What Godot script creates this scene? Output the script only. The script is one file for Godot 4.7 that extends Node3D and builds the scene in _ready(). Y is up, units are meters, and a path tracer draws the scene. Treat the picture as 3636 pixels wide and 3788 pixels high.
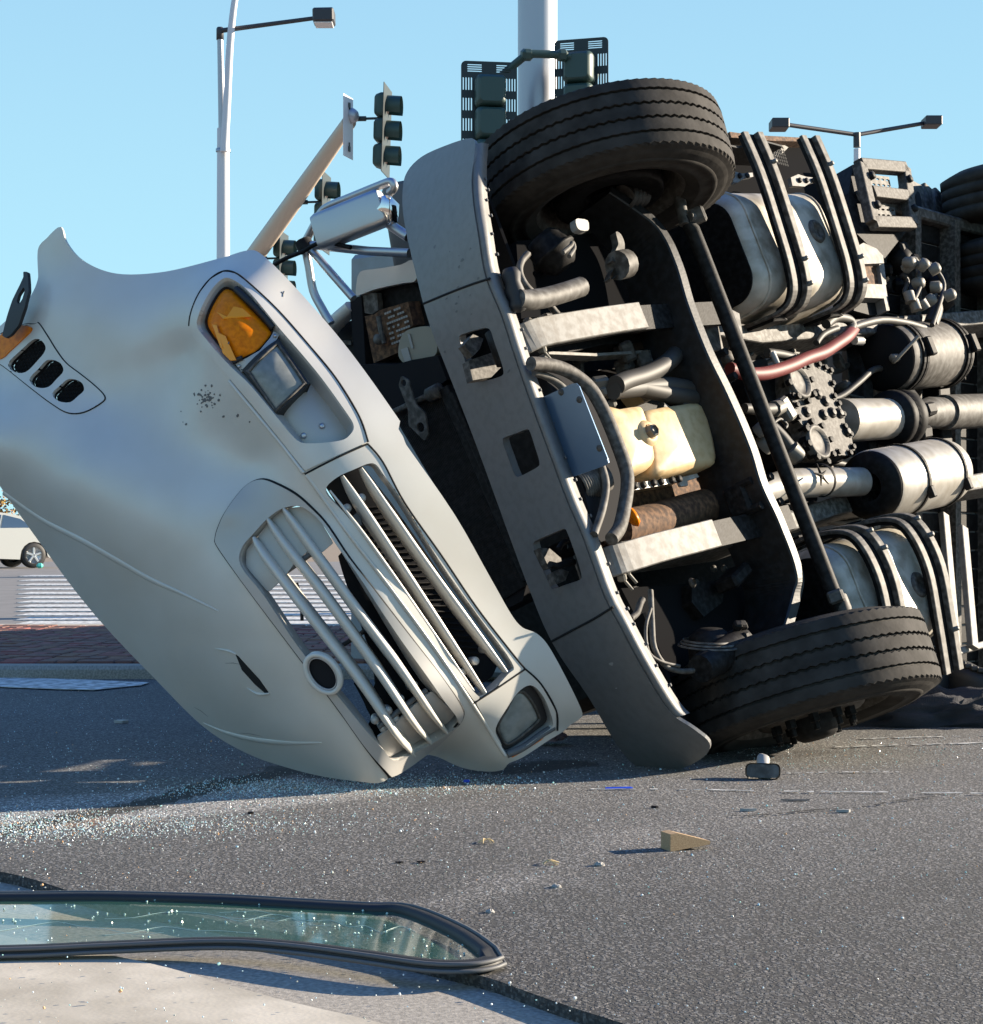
extends Node3D
# An overturned lorry on a road junction, its bonnet tipped forward, a windscreen on the pavement.

var taken := {}
var M := {}
var rng := RandomNumberGenerator.new()
var truck: Node3D
var hood_at := PackedVector3Array()
var hood_w := PackedFloat64Array()

# ---------- names and tags
func numbered(s: String) -> String:
	if not taken.has(s):
		taken[s] = 0
		return s
	taken[s] += 1
	return "%s_%03d" % [s, taken[s]]

func tag(o: Node, label: String, category: String, group := "") -> void:
	o.set_meta("label", label)
	o.set_meta("category", category)
	if group != "":
		o.set_meta("group", group)

func thing(called: String, label: String, category: String, at := Vector3.ZERO, group := "") -> Node3D:
	var o := Node3D.new()
	o.name = numbered(called)
	add_child(o)
	o.position = at
	tag(o, label, category, group)
	return o

func mesh_part(called: String, mesh: Mesh, mat: Material, parent: Node, at := Vector3.ZERO) -> MeshInstance3D:
	var o := MeshInstance3D.new()
	o.name = numbered(called) if parent == self else called
	o.mesh = mesh
	o.material_override = mat
	o.position = at
	parent.add_child(o, true)
	return o

func part(called: String, st: SurfaceTool, mat: Material, parent: Node, at := Vector3.ZERO) -> MeshInstance3D:
	st.generate_normals()
	var arr: Array = st.commit_to_arrays()
	if parent != self and arr[Mesh.ARRAY_VERTEX].size() < 9000:
		var bits := pieces(arr[Mesh.ARRAY_VERTEX])
		if bits.size() > 1:
			var first: MeshInstance3D = null
			for b in bits:
				var s := SurfaceTool.new()
				s.begin(Mesh.PRIMITIVE_TRIANGLES)
				for t in b:
					for k in 3:
						s.set_normal(arr[Mesh.ARRAY_NORMAL][t * 3 + k])
						s.add_vertex(arr[Mesh.ARRAY_VERTEX][t * 3 + k])
				s.index()
				var o := mesh_part(called, s.commit(), mat, parent, at)
				if first == null:
					first = o
			return first
	st.index()
	return mesh_part(called, st.commit(), mat, parent, at)

# many bits too small to pick apart, kept as one
func stuff(called: String, st: SurfaceTool, mat: Material, parent: Node) -> MeshInstance3D:
	st.generate_normals()
	st.index()
	var o := mesh_part(called, st.commit(), mat, parent)
	o.set_meta("kind", "stuff")
	return o

# triangles sorted into pieces that stand apart from each other
func pieces(v: PackedVector3Array) -> Array:
	var n := v.size() / 3
	var up := PackedInt32Array()
	up.resize(n)
	var seen := {}
	for t in n:
		up[t] = t
	for t in n:
		for k in 3:
			var key := Vector3i(v[t * 3 + k] * 2000.0)
			if seen.has(key):
				var x: int = seen[key]
				while up[x] != x:
					up[x] = up[up[x]]
					x = up[x]
				var y := t
				while up[y] != y:
					up[y] = up[up[y]]
					y = up[y]
				up[x] = y
			else:
				seen[key] = t
	var groups := {}
	for t in n:
		var x := t
		while up[x] != x:
			x = up[x]
		if not groups.has(x):
			groups[x] = []
		groups[x].append(t)
	var sets: Array = []
	for g in groups.values():
		var bx := AABB(v[g[0] * 3], Vector3.ZERO)
		for t in g:
			for k in 3:
				bx = bx.expand(v[t * 3 + k])
		sets.append([bx.grow(0.003), g])
	var i := 0
	while i < sets.size():
		var j := i + 1
		var merged := false
		while j < sets.size():
			if sets[i][0].intersects(sets[j][0]):
				sets[i][0] = sets[i][0].merge(sets[j][0])
				sets[i][1].append_array(sets[j][1])
				sets.remove_at(j)
				merged = true
			else:
				j += 1
		if not merged:
			i += 1
	var out: Array = []
	for s in sets:
		out.append(s[1])
	return out

func struct(called: String, st: SurfaceTool, mat: Material) -> MeshInstance3D:
	var o := part(called, st, mat, self)
	o.set_meta("kind", "structure")
	return o

# ---------- shapes: all add to a SurfaceTool
func sb() -> SurfaceTool:
	var st := SurfaceTool.new()
	st.begin(Mesh.PRIMITIVE_TRIANGLES)
	return st

func tri(st: SurfaceTool, a: Vector3, b: Vector3, c: Vector3) -> void:
	st.add_vertex(a)
	st.add_vertex(c)
	st.add_vertex(b)

func quad(st: SurfaceTool, a: Vector3, b: Vector3, c: Vector3, d: Vector3) -> void:
	tri(st, a, b, c)
	tri(st, a, c, d)

# box with chamfered edges, centred at c, axes from basis b
func box(st: SurfaceTool, c: Vector3, size: Vector3, b := Basis(), ch := 0.0) -> void:
	st.set_smooth_group(-1)
	var h := size * 0.5
	var k := minf(ch, minf(h.x, minf(h.y, h.z)) * 0.8)
	for ax in 3:
		var u := (ax + 1) % 3
		var v := (ax + 2) % 3
		for s in [-1.0, 1.0]:
			var q: Array = []
			for e in [[-1, -1], [1, -1], [1, 1], [-1, 1]]:
				var p := Vector3.ZERO
				p[ax] = s * h[ax]
				p[u] = e[0] * (h[u] - k)
				p[v] = e[1] * (h[v] - k)
				q.append(c + b * p)
			if s > 0:
				quad(st, q[0], q[1], q[2], q[3])
			else:
				quad(st, q[3], q[2], q[1], q[0])
			if k > 0.0:
				for s2 in [-1.0, 1.0]:
					var p0 := Vector3.ZERO
					var p1 := Vector3.ZERO
					p0[ax] = s * h[ax]; p0[u] = s2 * (h[u] - k); p0[v] = -(h[v] - k)
					p1[ax] = s * (h[ax] - k); p1[u] = s2 * h[u]; p1[v] = -(h[v] - k)
					var p2 := p1
					var p3 := p0
					p2[v] = h[v] - k
					p3[v] = h[v] - k
					var w := [c + b * p0, c + b * p1, c + b * p2, c + b * p3]
					if s * s2 > 0:
						quad(st, w[0], w[1], w[2], w[3])
					else:
						quad(st, w[3], w[2], w[1], w[0])
	if k > 0.0:
		for i in 8:
			var s := Vector3(1 if i & 1 else -1, 1 if i & 2 else -1, 1 if i & 4 else -1)
			var f := h - Vector3.ONE * k
			var a0 := c + b * (s * Vector3(h.x, f.y, f.z))
			var a1 := c + b * (s * Vector3(f.x, h.y, f.z))
			var a2 := c + b * (s * Vector3(f.x, f.y, h.z))
			if s.x * s.y * s.z > 0:
				tri(st, a0, a1, a2)
			else:
				tri(st, a0, a2, a1)

func smooth(pts: Array, sub := 5, closed := false) -> Array:
	var out: Array = []
	var n := pts.size()
	var last := n if closed else n - 1
	for i in last:
		var p0 = pts[(i - 1 + n) % n] if closed or i > 0 else pts[0]
		var p1 = pts[i]
		var p2 = pts[(i + 1) % n]
		var p3 = pts[(i + 2) % n] if closed or i + 2 < n else pts[n - 1]
		for k in sub:
			out.append(p1.cubic_interpolate(p2, p0, p3, float(k) / sub))
	if not closed:
		out.append(pts[n - 1])
	return out

func at_frac(a: Array, t: float) -> float:
	var x := clampf(t, 0.0, 1.0) * (a.size() - 1)
	var i := mini(int(x), a.size() - 2)
	return lerpf(a[i], a[i + 1], x - i)

# round tube along points; r is a number or a list of radii spread along it
func tube(st: SurfaceTool, pts: Array, r, n := 10, caps := true) -> void:
	var prof: Array = []
	for j in n:
		prof.append(Vector2(cos(TAU * j / n), sin(TAU * j / n)))
	var ra: Array = r if r is Array else [r, r]
	sweep(st, pts, prof, Vector3.ZERO, ra, false, 0, caps)

# profile swept along points; up = zero means carried along
func sweep(st: SurfaceTool, pts: Array, prof: Array, up := Vector3.ZERO, scale: Array = [1.0, 1.0], closed := false, group := -1, caps := true) -> void:
	var n := pts.size()
	var m := prof.size()
	var rings: Array = []
	var nn := up
	for i in n:
		var t: Vector3
		if closed:
			t = (pts[(i + 1) % n] - pts[(i - 1 + n) % n]).normalized()
		else:
			t = (pts[mini(i + 1, n - 1)] - pts[maxi(i - 1, 0)]).normalized()
		var ref := up
		if up == Vector3.ZERO:
			if nn == Vector3.ZERO:
				nn = Vector3.UP if absf(t.y) < 0.9 else Vector3.RIGHT
			ref = nn
		nn = (ref - t * t.dot(ref)).normalized()
		var b := t.cross(nn)
		var s := at_frac(scale, float(i) / maxf(1.0, n - 1))
		var ring: Array = []
		for p in prof:
			ring.append(pts[i] + (b * p.x + nn * p.y) * s)
		rings.append(ring)
	st.set_smooth_group(group)
	for i in (n if closed else n - 1):
		var ra: Array = rings[i]
		var rb: Array = rings[(i + 1) % n]
		for j in m:
			var k := (j + 1) % m
			quad(st, ra[j], ra[k], rb[k], rb[j])
	if caps and not closed:
		st.set_smooth_group(-1)
		var pk := PackedVector2Array(prof)
		var idx := Geometry2D.triangulate_polygon(pk)
		for e in [0, n - 1]:
			for q in range(0, idx.size(), 3):
				var a: Vector3 = rings[e][idx[q]]
				var b: Vector3 = rings[e][idx[q + 1]]
				var c: Vector3 = rings[e][idx[q + 2]]
				if e == 0:
					tri(st, a, c, b)
				else:
					tri(st, a, b, c)

# flat polygon (2D, in axes u, v at o) given thickness h along u x v
func prism(st: SurfaceTool, poly: Array, o: Vector3, u: Vector3, v: Vector3, h: float, group := -1) -> void:
	var w := u.cross(v).normalized() * h
	var p := poly.duplicate()
	if not Geometry2D.is_polygon_clockwise(PackedVector2Array(p)):
		pass
	else:
		p.reverse()
	var idx := Geometry2D.triangulate_polygon(PackedVector2Array(p))
	st.set_smooth_group(-1)
	for q in range(0, idx.size(), 3):
		var a: Vector3 = o + u * p[idx[q]].x + v * p[idx[q]].y
		var b: Vector3 = o + u * p[idx[q + 1]].x + v * p[idx[q + 1]].y
		var c: Vector3 = o + u * p[idx[q + 2]].x + v * p[idx[q + 2]].y
		if (b - a).cross(c - a).dot(w) < 0:
			var t := b
			b = c
			c = t
		tri(st, a + w, b + w, c + w)
		tri(st, a, c, b)
	st.set_smooth_group(group)
	var n := p.size()
	for i in n:
		var a: Vector3 = o + u * p[i].x + v * p[i].y
		var b: Vector3 = o + u * p[(i + 1) % n].x + v * p[(i + 1) % n].y
		quad(st, a, b, b + w, a + w)

# polygon of 3D points (nearly flat) with thickness
func slab(st: SurfaceTool, pts: Array, thick: Vector3) -> void:
	var c := Vector3.ZERO
	for p in pts:
		c += p
	c /= pts.size()
	var w := thick.normalized()
	var u: Vector3 = (pts[1] - pts[0])
	u = (u - w * w.dot(u)).normalized()
	var v := w.cross(u)
	var poly := PackedVector2Array()
	for p in pts:
		poly.append(Vector2((p - c).dot(u), (p - c).dot(v)))
	var idx := Geometry2D.triangulate_polygon(poly)
	st.set_smooth_group(-1)
	for q in range(0, idx.size(), 3):
		var a: Vector3 = pts[idx[q]]
		var b: Vector3 = pts[idx[q + 1]]
		var d: Vector3 = pts[idx[q + 2]]
		if (b - a).cross(d - a).dot(w) < 0:
			var t := b
			b = d
			d = t
		tri(st, a + thick, b + thick, d + thick)
		tri(st, a, d, b)
	var n := pts.size()
	var ccw := not Geometry2D.is_polygon_clockwise(poly)
	for i in n:
		var a: Vector3 = pts[i]
		var b: Vector3 = pts[(i + 1) % n]
		if ccw:
			quad(st, a, b, b + thick, a + thick)
		else:
			quad(st, b, a, a + thick, b + thick)

# turned profile: Vector2(radius, along axis)
func lathe(st: SurfaceTool, prof: Array, o: Vector3, axis: Vector3, n := 24, group := 0) -> void:
	var a := axis.normalized()
	var u := (Vector3.UP if absf(a.y) < 0.9 else Vector3.RIGHT).cross(a).normalized()
	var v := a.cross(u)
	st.set_smooth_group(group)
	for j in n:
		var d0 := u * cos(TAU * j / n) + v * sin(TAU * j / n)
		var d1 := u * cos(TAU * (j + 1) / n) + v * sin(TAU * (j + 1) / n)
		for i in prof.size() - 1:
			var p: Vector2 = prof[i]
			var q: Vector2 = prof[i + 1]
			var A := o + a * p.y + d0 * p.x
			var Bq := o + a * p.y + d1 * p.x
			var Cq := o + a * q.y + d1 * q.x
			var D := o + a * q.y + d0 * q.x
			if p.x < 1e-5:
				tri(st, A, Cq, D)
			elif q.x < 1e-5:
				tri(st, A, Bq, Cq)
			else:
				quad(st, A, Bq, Cq, D)

func rounded(w: float, h: float, r: float, seg := 5) -> Array:
	var out: Array = []
	var cs := [Vector2(w / 2 - r, h / 2 - r), Vector2(-w / 2 + r, h / 2 - r), Vector2(-w / 2 + r, -h / 2 + r), Vector2(w / 2 - r, -h / 2 + r)]
	for q in 4:
		for i in seg + 1:
			var t := PI / 2 * (q + float(i) / seg)
			out.append(cs[q] + Vector2(cos(t), sin(t)) * r)
	return out

# distance inside an outline (positive inside)
func inside(p: Vector2, poly: PackedVector2Array) -> float:
	var best := 1e9
	var odd := false
	var n := poly.size()
	var a := poly[n - 1]
	for i in n:
		var b := poly[i]
		var e := b - a
		var w := p - a
		var t := clampf(w.dot(e) / maxf(e.length_squared(), 1e-12), 0.0, 1.0)
		best = minf(best, (w - e * t).length_squared())
		if (a.y > p.y) != (b.y > p.y) and p.x < e.x * (p.y - a.y) / e.y + a.x:
			odd = not odd
		a = b
	return sqrt(best) if odd else -sqrt(best)

# curved sheet with holes: surf(Vector2) -> Vector3 on a grid, cut where the outline ends or a hole begins
func plate(st: SurfaceTool, outline: Array, holes: Array, surf: Callable, cell: float, thick: float, shift := 0.0, colour = null) -> void:
	var op := PackedVector2Array(outline)
	var lo := op[0]
	var hi := op[0]
	for p in op:
		lo = lo.min(p)
		hi = hi.max(p)
	lo -= Vector2.ONE * cell
	hi += Vector2.ONE * cell
	var nx := int((hi.x - lo.x) / cell) + 2
	var ny := int((hi.y - lo.y) / cell) + 2
	var hp: Array = []
	var hb: Array = []
	for h in holes:
		var ph := PackedVector2Array(h)
		var r := Rect2(ph[0], Vector2.ZERO)
		for p in ph:
			r = r.expand(p)
		hp.append(ph)
		hb.append(r.grow(cell * 2.5))
	var F := PackedFloat32Array()
	var P := PackedVector3Array()
	F.resize(nx * ny)
	P.resize(nx * ny)
	for j in ny:
		for i in nx:
			var p := lo + Vector2(i, j) * cell
			var f := inside(p, op)
			if f > 0.0:
				for k in hp.size():
					if hb[k].has_point(p):
						f = minf(f, -inside(p, hp[k]))
			if absf(f) < cell * 1e-3:
				f = cell * 1e-3 * (1.0 if f >= 0 else -1.0)
			F[j * nx + i] = f
			if f > -cell * 3.0:
				P[j * nx + i] = surf.call(p)
	var N := PackedVector3Array()
	N.resize(nx * ny)
	for j in range(1, ny - 1):
		for i in range(1, nx - 1):
			var k := j * nx + i
			if F[k] > -cell * 1.6:
				N[k] = (P[k + 1] - P[k - 1]).cross(P[k + nx] - P[k - nx]).normalized()
	for j in range(1, ny - 2):
		for i in range(1, nx - 2):
			var ids := [j * nx + i, j * nx + i + 1, (j + 1) * nx + i + 1, (j + 1) * nx + i]
			var cnt := 0
			for q in ids:
				if F[q] > 0:
					cnt += 1
			if cnt == 0:
				continue
			var front: Array = []
			var back: Array = []
			var cut: Array = []
			for q in 4:
				var a: int = ids[q]
				var b: int = ids[(q + 1) % 4]
				if F[a] > 0:
					front.append(P[a] + N[a] * shift)
					back.append(P[a] + N[a] * (shift - thick))
				if (F[a] > 0) != (F[b] > 0):
					var t := F[a] / (F[a] - F[b])
					if a > b:
						t = 1.0 - F[b] / (F[b] - F[a])
					var pp := P[a].lerp(P[b], t)
					var nn := N[a].lerp(N[b], t).normalized()
					front.append(pp + nn * shift)
					back.append(pp + nn * (shift - thick))
					cut.append(front.size() - 1)
			var c := Color.WHITE
			if colour != null:
				c = colour.call(lo + Vector2(i + 0.5, j + 0.5) * cell)
				st.set_color(c)
			st.set_smooth_group(1)
			for q in range(1, front.size() - 1):
				tri(st, front[0], front[q], front[q + 1])
			if thick > 0.0:
				st.set_smooth_group(2)
				for q in range(1, back.size() - 1):
					tri(st, back[0], back[q + 1], back[q])
				st.set_smooth_group(-1)
				if cut.size() == 2:
					var a: int = cut[0]
					var b: int = cut[1]
					if (a + 1) % front.size() == b:
						quad(st, front[b], front[a], back[a], back[b])
					else:
						quad(st, front[a], front[b], back[b], back[a])

# ---------- materials
func lin(r: float, g: float, b: float, a := 1.0) -> Color:
	return Color(r, g, b, a).linear_to_srgb()

func noise_tex(freq: float, kind: int, lo: Color, hi: Color, seed_ := 1, size := 512, oct := 4, bias := 0.5, spread := 0.35) -> NoiseTexture2D:
	var n := FastNoiseLite.new()
	n.noise_type = kind
	n.frequency = freq
	n.seed = seed_
	n.fractal_octaves = oct
	var t := NoiseTexture2D.new()
	t.noise = n
	t.width = size
	t.height = size
	t.seamless = true
	var g := Gradient.new()
	g.offsets = PackedFloat32Array([clampf(bias - spread, 0, 1), clampf(bias + spread, 0, 1)])
	g.colors = PackedColorArray([lo, hi])
	t.color_ramp = g
	return t

func bump_tex(freq: float, kind: int, strength: float, seed_ := 1, size := 512, oct := 3) -> NoiseTexture2D:
	var t := noise_tex(freq, kind, Color.BLACK, Color.WHITE, seed_, size, oct)
	t.color_ramp = null
	t.as_normal_map = true
	t.bump_strength = strength
	return t

func mat(called: String, r: float, g: float, b: float, rough := 0.6, metal := 0.0) -> StandardMaterial3D:
	var m := StandardMaterial3D.new()
	m.albedo_color = lin(r, g, b)
	m.roughness = rough
	m.metallic = metal
	m.cull_mode = BaseMaterial3D.CULL_DISABLED
	m.resource_name = called
	M[called] = m
	return m

func grain(m: StandardMaterial3D, t: Texture2D, size: float, bump: Texture2D = null, amount := 1.0, world := false) -> StandardMaterial3D:
	m.uv1_triplanar = true
	m.uv1_world_triplanar = world
	m.uv1_scale = Vector3.ONE / size
	if t:
		m.albedo_texture = t
	if bump:
		m.normal_enabled = true
		m.normal_texture = bump
		m.normal_scale = amount
	return m

# ---------- the bonnet's surface: a smooth sheet through measured points (thin plate)
func hood_fit() -> void:
	var n := hood_at.size()
	var m := n + 3
	var A: Array = []
	for i in m:
		var row := PackedFloat64Array()
		row.resize(m + 1)
		A.append(row)
	for i in n:
		var p: Vector3 = hood_at[i]
		for j in n:
			var q: Vector3 = hood_at[j]
			var r2 := (p.x - q.x) ** 2 + (p.y - q.y) ** 2
			A[i][j] = (0.5 * r2 * log(r2) if r2 > 1e-12 else 0.0) + (0.0006 if i == j else 0.0)
		A[i][n] = 1.0; A[i][n + 1] = p.x; A[i][n + 2] = p.y
		A[n][i] = 1.0; A[n + 1][i] = p.x; A[n + 2][i] = p.y
		A[i][m] = p.z
	for c in m:
		var best := c
		for r in range(c, m):
			if absf(A[r][c]) > absf(A[best][c]):
				best = r
		var sw = A[c]
		A[c] = A[best]
		A[best] = sw
		for r in range(c + 1, m):
			var k: float = A[r][c] / A[c][c]
			if k != 0.0:
				for q in range(c, m + 1):
					A[r][q] -= k * A[c][q]
	hood_w.resize(m)
	for r in range(m - 1, -1, -1):
		var s: float = A[r][m]
		for q in range(r + 1, m):
			s -= A[r][q] * hood_w[q]
		hood_w[r] = s / A[r][r]

func hs(p: Vector2) -> Vector3:
	var n := hood_at.size()
	var z: float = hood_w[n] + hood_w[n + 1] * p.x + hood_w[n + 2] * p.y
	for i in n:
		var q: Vector3 = hood_at[i]
		var r2 := (p.x - q.x) ** 2 + (p.y - q.y) ** 2
		if r2 > 1e-12:
			z += hood_w[i] * 0.5 * r2 * log(r2)
	return Vector3(p.x, p.y, z)

func hn(p: Vector2) -> Vector3:
	var e := 0.004
	return (hs(p + Vector2(e, 0)) - hs(p - Vector2(e, 0))).cross(hs(p + Vector2(0, e)) - hs(p - Vector2(0, e))).normalized()

func hoff(p: Vector2, off: float) -> Vector3:
	return hs(p) + hn(p) * off

func hline(ps: Array, off: float, sub := 5) -> Array:
	var out: Array = []
	for p in (smooth(ps, sub) if sub > 1 else ps):
		out.append(hoff(p, off))
	return out

# a wall that follows an outline on the bonnet, from depth o0 to depth o1
func hood_wall(st: SurfaceTool, ps: Array, o0: float, o1: float, group := 0) -> void:
	st.set_smooth_group(group)
	var n := ps.size()
	for i in n:
		var a: Vector2 = ps[i]
		var b: Vector2 = ps[(i + 1) % n]
		quad(st, hoff(a, o0), hoff(b, o0), hoff(b, o1), hoff(a, o1))

# bumper face: metres across the lorry and down from its axle
func bs(p: Vector2) -> Vector3:
	return Vector3(-1.0 + 0.6 * maxf(0.0, absf(p.x) - 0.5) ** 2 + 0.1 * (0.1 - p.y) / 0.42, p.x, p.y)

func _ready() -> void:
	rng.seed = 7
	# camera
	var cam := Camera3D.new()
	cam.name = "camera"
	cam.position = Vector3(0, 0.80, 0)
	cam.rotation.x = atan((1027.0 - 980.0) / 3600.0)
	cam.fov = rad_to_deg(2.0 * atan(980.0 / 3600.0))
	cam.near = 0.05
	cam.far = 2000.0
	add_child(cam)
	# sky
	var we := WorldEnvironment.new()
	we.name = "daylight"
	var env := Environment.new()
	env.background_mode = Environment.BG_SKY
	var sm := ProceduralSkyMaterial.new()
	sm.sky_top_color = lin(0.002, 0.040, 0.220)
	sm.sky_horizon_color = lin(0.200, 0.345, 0.385)
	sm.sky_curve = 0.52
	sm.ground_bottom_color = lin(0.03, 0.03, 0.03)
	sm.ground_horizon_color = lin(0.1, 0.1, 0.1)
	sm.sun_angle_max = 2.0
	var sky := Sky.new()
	sky.sky_material = sm
	env.sky = sky
	env.tonemap_mode = Environment.TONE_MAPPER_LINEAR
	env.tonemap_exposure = 2.8
	env.sdfgi_enabled = true
	env.ssao_enabled = true
	env.ssil_enabled = true
	we.environment = env
	add_child(we)
	# sun: low, from the right and a little behind the lorry
	var sun := DirectionalLight3D.new()
	sun.name = "sun"
	sun.light_color = Color(1.0, 0.94, 0.85)
	sun.light_energy = 1.6
	sun.light_angular_distance = 0.5
	sun.shadow_enabled = true
	add_child(sun)
	sun.look_at_from_position(Vector3(0.917, 0.284, -0.280) * 10.0, Vector3.ZERO)

	materials()
	build_ground()
	build_background()
	truck = thing("overturned_lorry", "silver lorry lying on its side with bonnet tipped open and its underside facing out", "lorry")
	truck.transform = Transform3D(Vector3(0.64049, 0.12956, -0.75696), Vector3(-0.33869, 0.93229, -0.12701), Vector3(0.68925, 0.33773, 0.64100), Vector3(0.78935, 1.22749, -7.05502))
	hood_at = [Vector3(.041, .084, -6.106), Vector3(-.149, .392, -5.93), Vector3(-.301, .646, -5.85), Vector3(-.436, .827, -5.809), Vector3(-.565, .997, -5.797), Vector3(-.663, 1.135, -5.815), Vector3(-.765, 1.275, -5.851), Vector3(-.865, 1.404, -5.916), Vector3(-.934, 1.512, -5.992), Vector3(-.88, 1.649, -6.076), Vector3(-.749, 1.727, -6.113), Vector3(-.641, 1.594, -6.058), Vector3(-.502, 1.447, -6.012), Vector3(-.281, 1.158, -5.929), Vector3(-.117, .903, -5.961), Vector3(.101, .521, -6.091), Vector3(.297, .224, -6.238), Vector3(.243, .152, -6.268), Vector3(-1.501, 1.867, -6.533), Vector3(-1.425, 1.768, -6.476), Vector3(-1.262, 1.691, -6.382), Vector3(-1.069, 1.697, -6.295), Vector3(-.879, 1.72, -6.19), Vector3(-1.601, 1.812, -6.648), Vector3(-1.59, 1.704, -6.602), Vector3(-1.535, 1.598, -6.488), Vector3(-1.342, 1.527, -6.346), Vector3(-1.162, 1.453, -6.232), Vector3(-1.006, 1.4, -6.127), Vector3(-1.531, 1.451, -6.471), Vector3(-1.298, 1.259, -6.306), Vector3(-1.096, 1.163, -6.154), Vector3(-.933, 1.08, -6.04), Vector3(-.758, 1.025, -5.921), Vector3(-1.75, 1.52, -6.69), Vector3(-1.72, 1.316, -6.578), Vector3(-1.67, 1.127, -6.389), Vector3(-1.349, 1.009, -6.17), Vector3(-1.108, .929, -6.038), Vector3(-.916, .856, -5.933), Vector3(-.818, .828, -5.886), Vector3(-1.894, 1.419, -6.806), Vector3(-1.809, 1.156, -6.504), Vector3(-1.835, .941, -6.602), Vector3(-1.693, .966, -6.477), Vector3(-1.537, .74, -6.509), Vector3(-1.339, .509, -6.426), Vector3(-1.127, .314, -6.342), Vector3(-.959, .171, -6.277), Vector3(-.791, .087, -6.192), Vector3(-.644, .04, -6.107), Vector3(-.5, .026, -6.001), Vector3(-.337, .029, -5.915), Vector3(-1.379, .777, -6.279), Vector3(-1.163, .641, -6.156), Vector3(-.994, .509, -6.062), Vector3(-.815, .346, -5.988), Vector3(-.627, .185, -5.942), Vector3(-1.018, .712, -6.002), Vector3(-.836, .582, -5.898), Vector3(-.685, .404, -5.872), Vector3(-.521, .209, -5.865), Vector3(-.818, .869, -5.885), Vector3(-.737, .967, -5.884), Vector3(-.746, .682, -5.83), Vector3(-.615, .844, -5.819), Vector3(-.516, .65, -5.797), Vector3(-.582, .472, -5.814), Vector3(-.404, .441, -5.805), Vector3(-.453, .262, -5.826), Vector3(-.262, .192, -5.875), Vector3(-.518, .868, -5.813), Vector3(-.324, .617, -5.826), Vector3(-.132, .285, -5.931), Vector3(-.06, .163, -6.076), Vector3(-.189, .079, -6.173), Vector3(-.104, .061, -6.183), Vector3(-.009, .051, -6.154)]
	hood_fit()
	build_hood()
	build_bumper()
	build_cab()
	build_axle()
	build_chassis()
	build_tanks()
	build_body()
	build_windscreen()
	build_debris()

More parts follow.
